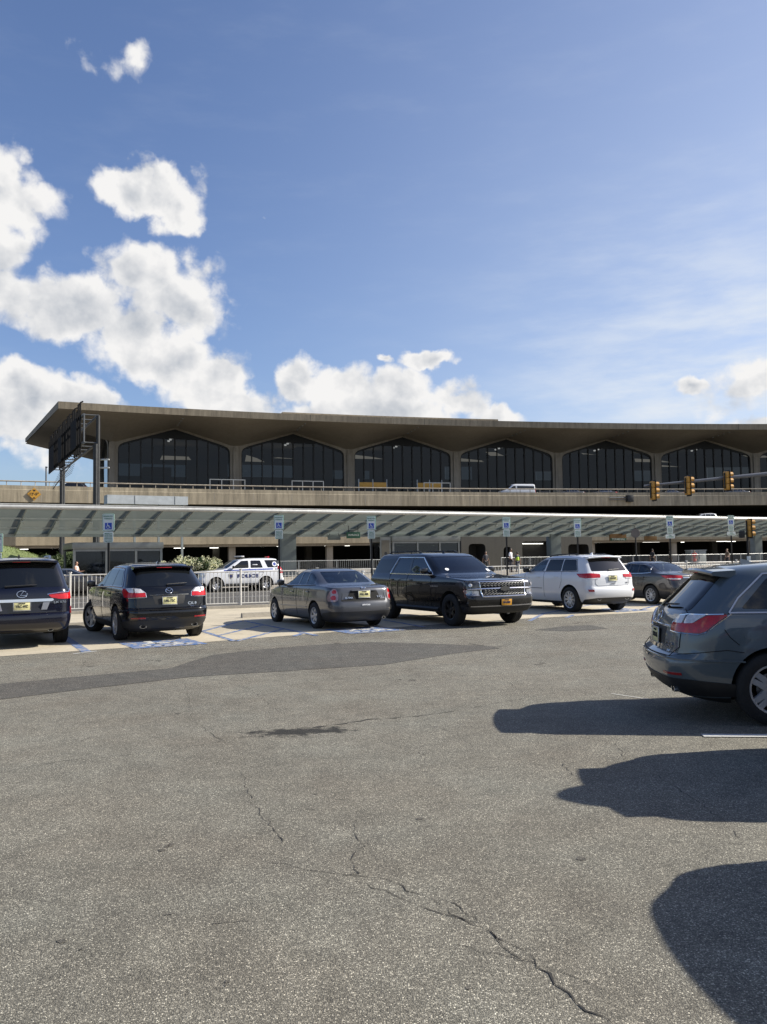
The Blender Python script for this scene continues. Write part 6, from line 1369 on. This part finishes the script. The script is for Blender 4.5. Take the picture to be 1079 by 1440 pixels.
# ------------------------------------------------------------------ people (small in the picture)
def skin(name, verts, edges, radii, mt, parent=None, sub=2):
    me = bpy.data.meshes.new(name); me.from_pydata([tuple(v) for v in verts], edges, []); ob = bpy.data.objects.new(name, me); COL.objects.link(ob)
    ob.modifiers.new('skin', 'SKIN').use_smooth_shade = True; s = ob.modifiers.new('sub', 'SUBSURF'); s.levels = sub; s.render_levels = sub
    lay = me.skin_vertices[0].data
    for i, r in enumerate(radii): lay[i].radius = r if isinstance(r, tuple) else (r, r); lay[i].use_root = (i == 0)
    dg = bpy.context.evaluated_depsgraph_get(); dg.update(); m2 = bpy.data.meshes.new_from_object(ob.evaluated_get(dg)); ob.modifiers.clear(); ob.data = m2; bpy.data.meshes.remove(me)
    m2.materials.clear(); m2.materials.append(mt); m2.polygons.foreach_set('use_smooth', [True] * len(m2.polygons))
    if parent: ob.parent = parent
    return ob
def person(loc, face, h, lab, skin_c, top_c, leg_c, hair_c, pose=None, dress=False, long_hair=False, shorts=False, sleeves=True, vest=None):
    k = h / 1.75; P = pose or {}; r = empty('person', loc, face, label=lab, cat='person'); S = lambda *p: Vector(p) * k
    # local axes: the person looks along -y
    lw = P.get('lw', (.30, -.02, .80)); rw = P.get('rw', (-.30, -.02, .80)); le = P.get('le', (.27, .03, 1.08)); re_ = P.get('re', (-.27, .03, 1.08)); lf = P.get('lf', (.11, -.02, .06)); rf = P.get('rf', (-.11, .02, .06)); lean = P.get('lean', 0)
    V = [S(0, 0, .95), S(0, -.01 + lean * .4, 1.12), S(0, -.01 + lean * .8, 1.32), S(0, .0 + lean, 1.46), S(0, -.01 + lean, 1.53), S(0, -.02 + lean, 1.60), S(0, -.02 + lean, 1.70),
         S(.17, 0 + lean, 1.42), S(*le), S(*lw), S(-.17, 0 + lean, 1.42), S(*re_), S(*rw),
         S(.10, 0, .88), S((.10 + lf[0]) / 2 + .01, (lf[1]) / 2 - .03, .50), S(lf[0], lf[1] + .02, .10), S(lf[0] + .01, lf[1] - .16, .035), S(-.10, 0, .88), S((-.10 + rf[0]) / 2 - .01, rf[1] / 2 - .03, .50), S(rf[0], rf[1] + .02, .10), S(rf[0] - .01, rf[1] - .16, .035)]
    E_ = [(0, 1), (1, 2), (2, 3), (3, 4), (4, 5), (5, 6), (3, 7), (7, 8), (8, 9), (3, 10), (10, 11), (11, 12), (0, 13), (13, 14), (14, 15), (15, 16), (0, 17), (17, 18), (18, 19), (19, 20)]
    ra = [(.155, .11), (.135, .10), (.155, .11), (.085, .075), (.055, .055), (.085, .10), (.065, .075), .06, .043, .032, .06, .043, .032, .085, .058, .042, .035, .085, .058, .042, .035]
    ra = [(a * k, a * k) if not isinstance(a, tuple) else (a[0] * k, a[1] * k) for a in ra]
    # hands: palm and five unequal fingers, grown from the wrists in the same skin
    for wi, el in ((9, 8), (12, 11)):
        d = (V[wi] - V[el]).normalized(); side = d.cross(Vector((0, 1, 0)) if abs(d.y) < .8 else Vector((0, 0, 1))).normalized(); pal = len(V); V.append(V[wi] + d * .07 * k); E_.append((wi, pal)); ra.append((.036 * k, .02 * k))
        for q, (o, ln) in enumerate(((-.03, .075), (-.01, .085), (.01, .08), (.03, .065))):
            a = len(V); V.append(V[pal] + d * .035 * k + side * o * k); V.append(V[a] + d * ln * .6 * k); V.append(V[a + 1] + (d * .8 + Vector((0, -.5, 0))).normalized() * ln * .4 * k); E_ += [(pal, a), (a, a + 1), (a + 1, a + 2)]; ra += [(.010 * k,) * 2] * 3
        a = len(V); V.append(V[wi] + d * .035 * k - side * .04 * k); V.append(V[a] + d * .05 * k - side * .02 * k); E_ += [(wi, a), (a, a + 1)]; ra += [(.012 * k,) * 2, (.010 * k,) * 2]
    sk = mat('skin_' + lab[:12], skin_c, .55, var=.06); skin('body', V, E_, ra, sk, r)
    hd = S(0, -.02 + lean, 1.66)
    hm = MB()
    def ell(c, rx, ry, rz, n=12, m_=8): 
        vs = [c + Vector((rx * math.cos(a) * math.sin(b), ry * math.sin(a) * math.sin(b), rz * math.cos(b))) for b in [math.pi * j / m_ for j in range(m_ + 1)] for a in [2 * math.pi * i / n for i in range(n)]]
        return vs, [(j * n + i, (j + 1) * n + i, (j + 1) * n + (i + 1) % n, j * n + (i + 1) % n) for j in range(m_) for i in range(n)]
    hm.add(*ell(hd, .078 * k, .095 * k, .115 * k)).add(*ell(hd + S(0, -.10, -.005), .014 * k, .022 * k, .025 * k, 8, 5)).add(*ell(hd + S(.08, .0, -.005), .012 * k, .02 * k, .03 * k, 8, 5)).add(*ell(hd + S(-.08, .0, -.005), .012 * k, .02 * k, .03 * k, 8, 5))
    hm.build('head', sk, r)
    MB().add(*ell(hd + S(.03, -.083, .018), .012 * k, .008 * k, .008 * k, 8, 5)).add(*ell(hd + S(-.03, -.083, .018), .012 * k, .008 * k, .008 * k, 8, 5)).build('eye', M['ink'], r)
    MB().add(*ell(hd + S(0, -.088, -.055), .026 * k, .008 * k, .006 * k, 8, 5)).build('mouth', M['dim_red_lens'], r)
    ha = mat('hair_' + lab[:12], hair_c, .7, var=.3, scale=20); hb = MB().add(*ell(hd + S(0, .025, .025), .088 * k, .095 * k, .112 * k))
    if long_hair: hb.add(*ell(hd + S(0, .06, -.12), .085 * k, .055 * k, .19 * k))
    hb.build('hair', ha, r)
    c = mat('top_' + lab[:12], top_c, .85, var=.15); g = .016 * k
    ids = [0, 1, 2, 3, 7, 10]; vv = [V[0] - S(0, 0, .03), V[1], V[2], V[3] - S(0, 0, .01), V[7], V[10]]; ed = [(0, 1), (1, 2), (2, 3), (3, 4), (3, 5)]; rd = [(.165 * k, .125 * k), (.15 * k, .12 * k), (.17 * k, .127 * k), (.09 * k, .085 * k), (.075 * k,) * 2, (.075 * k,) * 2]
    if sleeves: vv += [V[7].lerp(V[8], .75), V[10].lerp(V[11], .75)]; ed += [(4, 6), (5, 7)]; rd += [(.06 * k,) * 2] * 2
    skin('shirt', vv, ed, rd, c, r)
    if vest:
        skin('vest', [V[0] + S(0, 0, .02), V[1], V[2], V[3] - S(0, 0, .03)], [(0, 1), (1, 2), (2, 3)], [(.178 * k, .14 * k), (.165 * k, .135 * k), (.182 * k, .14 * k), (.11 * k, .10 * k)], mat('vest_cloth', vest, .6), r)
    lc = mat('legs_' + lab[:12], leg_c, .85, var=.15)
    if dress: skin('skirt', [V[0] + S(0, 0, .06), S(0, 0, .75), S(0, 0, .50)], [(0, 1), (1, 2)], [(.16 * k, .13 * k), (.20 * k, .16 * k), (.22 * k, .18 * k)], lc, r)
    else:
        t = .42 if shorts else .97; A = [V[0] + S(0, 0, .03), V[13], V[14] if not shorts else V[13].lerp(V[14], .75), V[17], V[18] if not shorts else V[17].lerp(V[18], .75)]; ed = [(0, 1), (1, 2), (0, 3), (3, 4)]; rd = [(.168 * k, .13 * k), (.10 * k,) * 2, (.075 * k,) * 2, (.10 * k,) * 2, (.075 * k,) * 2]
        if not shorts: A += [V[15], V[19]]; ed += [(2, 5), (4, 6)]; rd += [(.058 * k,) * 2] * 2
        skin('shorts' if shorts else 'trousers', A, ed, rd, lc, r)
    sh = mat('shoe_leather', (.03, .028, .026), .6); mb = MB()
    for f_, sx in ((lf, 1), (rf, -1)): mb.bbox(S(f_[0], f_[1] - .07, .045), (.095 * k, .27 * k, .09 * k), .03)
    mb.build('shoe', sh, r); return r
def pl(px, Y, z): return ((px - 539.5) / FPX * Y, Y, z)
person(pl(107, 50, .15), R(80), 1.66, 'woman in red shorts and pale top beside the glass kiosk looking at her phone', (.36, .20, .13), (.55, .48, .45), (.50, .03, .05), (.05, .03, .02), dict(lw=(.14, -.34, 1.16), le=(.24, -.08, 1.12), rw=(-.10, -.34, 1.14), re=(-.24, -.08, 1.12)), shorts=True, long_hair=True, sleeves=False)
person(pl(717, 62, .55), R(60), 1.76, 'man in a white shirt standing on the pavement behind the black vehicle', (.18, .10, .06), (.70, .70, .74), (.03, .03, .04), (.01, .01, .01), dict(rw=(-.22, -.2, .95)))
person(pl(726.5, 62.6, .55), R(200), 1.50, 'person in a lime safety vest close behind the man in white', (.25, .15, .10), (.05, .06, .08), (.03, .035, .06), (.01, .01, .01), vest=(.45, .65, .05))
person(pl(975, 80, .52), R(-30), 1.52, 'person in a coral top in front of the pale grey cabinet', (.28, .16, .10), (.75, .16, .13), (.70, .16, .13), (.012, .01, .01), dress=True, long_hair=True)
person(pl(916, 72, .55), R(120), 1.62, 'person in dark clothes walking above the roof of the dark saloon', (.20, .12, .08), (.02, .02, .025), (.02, .02, .025), (.01, .01, .01), dict(lf=(.11, -.22, .06), rf=(-.11, .2, .06)))
person(pl(941, 74, .55), R(90), 1.60, 'person in dark clothes half hidden by the three-plate sign post', (.24, .15, .10), (.03, .03, .03), (.025, .025, .03), (.02, .012, .01), dict(lf=(.11, -.18, .06), rf=(-.11, .18, .06)))
person(pl(1021, 76, .55), R(-70), 1.55, 'fair haired person in a brown jacket beside the right hand sign post', (.40, .26, .19), (.13, .09, .06), (.03, .03, .035), (.40, .28, .16))
person(pl(682, 66, .55), R(20), 1.60, 'person standing in shade beyond the railing behind the black vehicle', (.22, .13, .09), (.06, .06, .07), (.03, .03, .035), (.01, .01, .01))

# ------------------------------------------------------------------ vehicles in place
def hd(deg): return R(90 + deg)   # heading measured to the left of straight ahead
make_car('parked_suv', 'big navy luxury off-roader cut off at the left edge with chrome tailgate strip', 'car', LUX, (-7.85, 17.8), hd(27), 'cars parked along the fence')
cs1 = cross_spec('black_paint', 'UBL-72C', (5, .075, .16, .03)); cs1['steer'] = R(20)
blk = make_car('parked_suv', 'black crossover with silver-topped red tail lights next to the navy off-roader', 'car', cs1, (-5.15, 18.85), hd(30), 'cars parked along the fence')
o_ = MB().lathe([(0, .004), (.05, .004)], n=20)
sal = make_car('parked_sedan', 'dark grey saloon with round tail lights between blue hatching and the long black vehicle', 'car', SAL, (-1.0, 21.1), hd(28), 'cars parked along the fence')
make_car('parked_suv', 'long black full-size vehicle parked nose out with chrome grille', 'car', SUV, (.95, 24.2), hd(28) + math.pi, 'cars parked along the fence')
mid = make_car('parked_suv', 'white off-roader with red tail lights parked right of the long black vehicle', 'car', MIDS, (6.45, 25.6), hd(25), 'cars parked along the fence')
brn = make_car('parked_sedan', 'dark brownish saloon partly hidden between the white off-roader and the slate crossover', 'car', SAL2, (9.9, 28.9), hd(26), 'cars parked along the fence')
nr = make_car('parked_suv', 'slate grey crossover cut off at the right edge near the camera', 'car', cross_spec('slate_paint', 'VKR-17A', (5, .085, .16, .035)), (3.92, 9.09), R(-6.5)); nr.scale = (.945,) * 3
pq = ground(330, 832); make_car('police_suv', 'white police vehicle with blue stripe and roof light bar on the road beyond the fence', 'police car', POL, (pq.x + U.x * 1.9 + NN.x * 1.0, pq.y + U.y * 1.9 + NN.y * 1.0), R(30 + 180))
vq = at(725, 680, 119); a_ = a_at(741, -8.3); q = pol(a_, -8.3); van = make_car('passenger_van', 'white passenger van driving on the upper roadway', 'van', VAN, (q.x, q.y), R(a_ + 180), z=9.95)
# two cars just outside the frame whose shadows reach into it, and traffic glimpsed over the parapets
def place_copy(src, loc, rz, lab, z=0.0, group=None, name=None):
    c = copy_tree(src); c.location = (loc[0], loc[1], z); c.rotation_euler = (0, 0, rz); c['label'] = lab
    if 'group' in c: del c['group']
    if group: c['group'] = group
    return c
oc = place_copy(mid, (4.55, 6.55), R(1), 'white off-roader with a roof box standing just outside the frame beside the slate crossover')
MB().lathe([(0, -.95), (.12, -.93), (.24, -.84), (.33, -.66), (.38, -.4), (.38, .5), (.30, .75), (.16, .9), (0, .93)], (.78, 0, 1.97), 'x', 20).bbox((.1, 0, 1.78), (.05, 1.05, .06), .01).bbox((.9, 0, 1.78), (.05, 1.05, .06), .01).build('roof_box', M['black_plastic'], oc)
o3 = place_copy(blk, (4.0, 4.0), R(0), 'black crossover standing outside the frame nearest the camera')
for ch in list(o3.children):
    if ch.name.startswith('spoiler'):
        for c2 in list(ch.children): bpy.data.objects.remove(c2)
        bpy.data.objects.remove(ch)
for px, off, rz, src, lab in ((812, -7.5, 180, sal, 'roof of a grey saloon showing over the parapet left of the bracket box'), (858, -7.5, 180, brn, 'roof of a dark saloon showing over the parapet above the bracket box'), (1045, -7.5, 180, sal, 'roof of a grey saloon showing over the parapet at the right edge'), (952, -6.5, 180, brn, 'dark saloon roof behind the middle traffic light'), (770, -1, 180, blk, 'dark crossover on the upper roadway right of the white van')):
    a_ = a_at(px, off); q = pol(a_, off); place_copy(src, (q.x, q.y), R(a_ + rz), lab, 9.95, 'traffic on the upper roadway')
a_ = a_at(112, -5); q = pol(a_, -5); place_copy(blk, (q.x, q.y), R(a_ + 180), 'dark crossover on the upper roadway behind the sign gantry', 9.95, 'traffic on the upper roadway')
a_ = a_at(998, -12.5); q = pol(a_, -12.8); place_copy(mid, (q.x, q.y), R(a_ + 180), 'pale vehicle roof just above the canopy at the right', 5.72)
pq2 = Vector(((93 - 539.5) / FPX * 44, 44)); place_copy(brn, (pq2.x - 1.0, pq2.y - .6), R(30), 'dark saloon on the road behind the navy off-roader')
# bus shelters, yellow boards and barriers along the terminal kerb
for px, w, lab in ((525, 4.4, 'left yellow board at the terminal kerb'), (605, 4.0, 'right yellow board at the terminal kerb')):
    a_ = a_at(px, 4); q = pol(a_, 4, 9.95); b = empty('kerb_board', q, R(a_), label=lab + ' below the arched windows', cat='sign', group='yellow boards at the terminal kerb')
    MB().bbox((0, 0, 2.9), (w, .15, .85), .03).build('board', M['hwy_yellow'], b); mb = MB()
    for x in (-w / 2, .0, w / 2): mb.box((x, .0, 1.9), (.12, .2, 3.8))
    mb.build('board_post', M['sheet'], b, smooth=False)
for px, w, lab in ((319, 4.4, 'left pale barrier frame on the upper roadway'), (432, 4.2, 'middle pale barrier frame on the upper roadway'), (614, 3.8, 'right pale barrier frame below the yellow board')):
    a_ = a_at(px, -9); q = pol(a_, -9.5, 9.95); b = empty('barrier_frame', q, R(a_), label=lab, cat='barrier', group='pale barrier frames behind the parapet'); mb = MB()
    for z in (.3, 1.3, 2.05): mb.box((0, 0, z), (w, .08, .1))
    for x in (-w / 2, -w / 6, w / 6, w / 2): mb.box((x, .0, 1.05), (.1, .09, 2.1))
    mb.build('barrier_bars', M['rail_grey'], b, smooth=False)
    MB().box((0, 0, .02), (w, .5, .04)).build('barrier_base', M['sheet'], b, smooth=False)

# ------------------------------------------------------------------ light and sky
SUN = Vector((1.42, .25, .95)).normalized()
sl = bpy.data.lights.new('sun', 'SUN'); sl.energy = 5.0; sl.angle = R(.53); sl.color = (1.0, .94, .83); so = bpy.data.objects.new('sun', sl); COL.objects.link(so)
so.rotation_euler = (-SUN).to_track_quat('-Z', 'Y').to_euler(); so.location = SUN * 200
world = bpy.data.worlds.new('World'); scene.world = world; world.use_nodes = True; nt = world.node_tree; bg = nt.nodes['Background']
sky = N(nt, 'ShaderNodeTexSky', sky_type='NISHITA', sun_disc=False); sky.sun_elevation = math.asin(SUN.z); sky.sun_rotation = math.atan2(SUN.x, SUN.y); sky.air_density = 1.0; sky.dust_density = 1.2; sky.ozone_density = 2.0; sky.altitude = 0
SKY_S = .062; bg.inputs['Strength'].default_value = SKY_S
tc = N(nt, 'ShaderNodeTexCoord'); D = tc.outputs['Generated']; sx = N(nt, 'ShaderNodeSeparateXYZ', {0: D})
az = N(nt, 'ShaderNodeMath', {0: sx.outputs[0], 1: sx.outputs[1]}, operation='ARCTAN2'); el = N(nt, 'ShaderNodeMath', {0: sx.outputs[2]}, operation='ARCSINE')
PQ = N(nt, 'ShaderNodeCombineXYZ', {0: az.outputs[0], 1: el.outputs[0]})
def nz(sock, scale, det, rough=.6, off=None):
    v = sock
    if off: v = N(nt, 'ShaderNodeVectorMath', {0: sock, 1: off}, operation='ADD').outputs[0]
    return N(nt, 'ShaderNodeTexNoise', {'Vector': v, 'Scale': scale, 'Detail': det, 'Roughness': rough})
wn = nz(PQ.outputs[0], 11.0, 5.0); wsub = N(nt, 'ShaderNodeVectorMath', {0: wn.outputs['Color'], 1: (.5, .5, .5)}, operation='SUBTRACT'); wsc = N(nt, 'ShaderNodeVectorMath', {0: wsub.outputs[0], 'Scale': .075}, operation='SCALE')
WP = N(nt, 'ShaderNodeVectorMath', {0: PQ.outputs[0], 1: wsc.outputs[0]}, operation='ADD').outputs[0]
BL = [(2, 262, 62, 48, 1), (-30, 330, 62, 60, 1), (-10, 385, 40, 30, .8), (186, 276, 50, 24, 1), (244, 282, 52, 34, 1), (258, 310, 28, 18, .8), (195, 385, 80, 42, 1), (110, 420, 90, 50, 1), (235, 420, 82, 46, 1), (30, 400, 70, 40, .8), (110, 445, 95, 40, 1), (185, 478, 85, 40, 1), (270, 395, 46, 38, .7), (235, 505, 70, 38, 1), (290, 540, 66, 48, 1), (345, 570, 60, 30, 1), (8, 525, 34, 32, 1), (55, 562, 95, 34, 1), (135, 568, 46, 24, 1), (-20, 600, 150, 46, .8),
      (425, 535, 34, 28, 1), (480, 548, 80, 34, 1), (560, 548, 62, 34, 1), (640, 562, 66, 32, 1), (520, 580, 190, 34, 1), (700, 580, 44, 20, 1), (606, 502, 46, 14, 1), (541, 506, 14, 10, .9), (968, 541, 24, 14, 1), (1065, 520, 50, 24, .7), (1085, 590, 55, 18, 1), (1010, 560, 60, 26, .45), (192, 80, 26, 16, .42), (150, 105, 50, 26, .30), (370, 300, 14, 10, .40)]
f = None; eb = None
for px, py, rx, ry, w in BL:
    d = ray(px, py).normalized(); a, e = math.atan2(d.x, d.y), math.asin(d.z)
    s1 = N(nt, 'ShaderNodeVectorMath', {0: WP, 1: (a, e, 0)}, operation='SUBTRACT'); s2 = N(nt, 'ShaderNodeVectorMath', {0: s1.outputs[0], 1: (FPX / rx * .92, FPX / ry * .92, 0)}, operation='MULTIPLY')
    ln = N(nt, 'ShaderNodeVectorMath', {0: s2.outputs[0]}, operation='LENGTH'); g = N(nt, 'ShaderNodeMath', {0: ln.outputs['Value'], 1: -w, 2: w * 1.35}, operation='MULTIPLY_ADD')
    f = g.outputs[0] if f is None else N(nt, 'ShaderNodeMath', {0: f, 1: g.outputs[0], 2: .18}, operation='SMOOTH_MAX').outputs[0]
def billow(off):
    p = N(nt, 'ShaderNodeVectorMath', {0: PQ.outputs[0], 1: off}, operation='ADD').outputs[0]
    w = N(nt, 'ShaderNodeTexNoise', {'Vector': p, 'Scale': 34.0, 'Detail': 4.0}); ws = N(nt, 'ShaderNodeVectorMath', {0: w.outputs['Color'], 'Scale': .030}, operation='SCALE'); p2 = N(nt, 'ShaderNodeVectorMath', {0: p, 1: ws.outputs[0]}, operation='ADD').outputs[0]
    a = N(nt, 'ShaderNodeTexVoronoi', {'Vector': p2, 'Scale': 20.0}); b = N(nt, 'ShaderNodeTexVoronoi', {'Vector': p2, 'Scale': 52.0}); c = N(nt, 'ShaderNodeTexNoise', {'Vector': p2, 'Scale': 60.0, 'Detail': 6.0, 'Roughness': .6})
    x = N(nt, 'ShaderNodeMath', {0: a.outputs['Distance'], 1: -.62, 2: .60}, operation='MULTIPLY_ADD'); y = N(nt, 'ShaderNodeMath', {0: b.outputs['Distance'], 1: -.20, 2: x.outputs[0]}, operation='MULTIPLY_ADD')
    return N(nt, 'ShaderNodeMath', {0: c.outputs['Fac'], 1: .30, 2: y.outputs[0]}, operation='MULTIPLY_ADD')
n1 = billow((0, 0, 0)); n1b = billow((.010, .013, 0))
f1 = N(nt, 'ShaderNodeMath', {0: n1.outputs[0], 1: 1.25, 2: f}, operation='MULTIPLY_ADD')
mask = N(nt, 'ShaderNodeMapRange', {'Value': f1.outputs[0], 'From Min': .70, 'From Max': 1.14}, interpolation_type='SMOOTHSTEP')
# relief: brighter where the vapour thins towards the sun, greyer in the thick undersides
rel = N(nt, 'ShaderNodeMath', {0: n1.outputs[0], 1: n1b.outputs[0]}, operation='SUBTRACT'); big = nz(PQ.outputs[0], 9.0, 5.0, .55, (3.1, 1.7, 0)); big2 = nz(PQ.outputs[0], 9.0, 5.0, .55, (3.1 + .012, 1.7 + .03, 0)); rel2 = N(nt, 'ShaderNodeMath', {0: big.outputs['Fac'], 1: big2.outputs['Fac']}, operation='SUBTRACT')
b1 = N(nt, 'ShaderNodeMath', {0: rel.outputs[0], 1: .55, 2: .90}, operation='MULTIPLY_ADD'); b2 = N(nt, 'ShaderNodeMath', {0: rel2.outputs[0], 1: 1.2, 2: b1.outputs[0]}, operation='MULTIPLY_ADD')
thick = N(nt, 'ShaderNodeMapRange', {'Value': f1.outputs[0], 'From Min': 1.05, 'From Max': 1.8, 'To Min': .10, 'To Max': -.14}); b3 = N(nt, 'ShaderNodeMath', {0: b2.outputs[0], 1: thick.outputs[0]}, operation='ADD')
bc = N(nt, 'ShaderNodeClamp', {'Value': b3.outputs[0], 'Min': .56, 'Max': 1.0})
CLOUD = 8.7
cc = N(nt, 'ShaderNodeMix', {'Factor': N(nt, 'ShaderNodeMapRange', {'Value': bc.outputs[0], 'From Min': .5, 'From Max': 1.0}).outputs[0], 'A': (.40 * CLOUD, .45 * CLOUD, .53 * CLOUD, 1), 'B': (.98 * CLOUD, .97 * CLOUD, .96 * CLOUD, 1)}, data_type='RGBA')
# thin high veil low on the right and a faint streak above
vm = N(nt, 'ShaderNodeMapping', {'Vector': PQ.outputs[0], 'Rotation': (0, 0, R(-22)), 'Scale': (3.0, 12.0, 1)}); vn = nz(vm.outputs[0], 2.2, 7.0, .6)
def gate(sock, a, b, c=0.0, d=1.0): return N(nt, 'ShaderNodeMapRange', {'Value': sock, 'From Min': a, 'From Max': b, 'To Min': c, 'To Max': d}, interpolation_type='SMOOTHSTEP').outputs[0]
def mul(*s):
    r = s[0]
    for q in s[1:]: r = N(nt, 'ShaderNodeMath', {0: r, 1: q}, operation='MULTIPLY').outputs[0]
    return r
veil = mul(gate(vn.outputs['Fac'], .30, .75), gate(az.outputs[0], .02, .42), gate(el.outputs[0], .48, .12))
veil = N(nt, 'ShaderNodeMath', {0: veil, 1: mul(gate(vn.outputs['Fac'], .45, .85), .07)}, operation='ADD').outputs[0]
# further clouds away from the photographed part of the sky
an = nz(D, 2.6, 9.0, .6); az_abs = N(nt, 'ShaderNodeMath', {0: az.outputs[0]}, operation='ABSOLUTE').outputs[0]
away = mul(gate(an.outputs['Fac'], .57, .67), gate(az_abs, .75, 1.05), gate(el.outputs[0], .02, .10))
mk = N(nt, 'ShaderNodeMath', {0: mask.outputs[0], 1: away}, operation='MAXIMUM').outputs[0]
tintn = N(nt, 'ShaderNodeMix', {'Factor': 1.0, 'A': sky.outputs[0], 'B': (1.17, 1.22, 1.44, 1)}, data_type='RGBA', blend_type='MULTIPLY')
hz_ = mul(gate(az.outputs[0], -.35, .75), gate(el.outputs[0], 1.0, .05), .48)
veil = N(nt, 'ShaderNodeMath', {0: mul(veil, .8), 1: hz_}, operation='ADD', use_clamp=True).outputs[0]
m1 = N(nt, 'ShaderNodeMix', {'Factor': veil, 'A': tintn.outputs['Result'], 'B': (.82 * CLOUD, .88 * CLOUD, .96 * CLOUD, 1)}, data_type='RGBA')
m2 = N(nt, 'ShaderNodeMix', {'Factor': mk, 'A': m1.outputs['Result'], 'B': cc.outputs['Result']}, data_type='RGBA'); L(nt, m2.outputs['Result'], bg.inputs['Color'])
world.cycles.sampling_method = 'MANUAL'; world.cycles.sample_map_resolution = 512
scene.view_settings.view_transform = 'Standard'; scene.view_settings.look = 'None'; scene.view_settings.exposure = 0.80; scene.view_settings.gamma = 1.0
scene.render.engine = 'CYCLES'; scene.cycles.use_denoising = True; scene.cycles.denoiser = 'OPENIMAGEDENOISE'; scene.cycles.denoising_input_passes = 'RGB_ALBEDO_NORMAL'; scene.cycles.denoising_prefilter = 'NONE'; scene.cycles.use_adaptive_sampling = False; scene.cycles.max_bounces = 8; scene.cycles.transparent_max_bounces = 16; scene.cycles.caustics_reflective = False; scene.cycles.caustics_refractive = False; scene.cycles.sample_clamp_indirect = 6.0
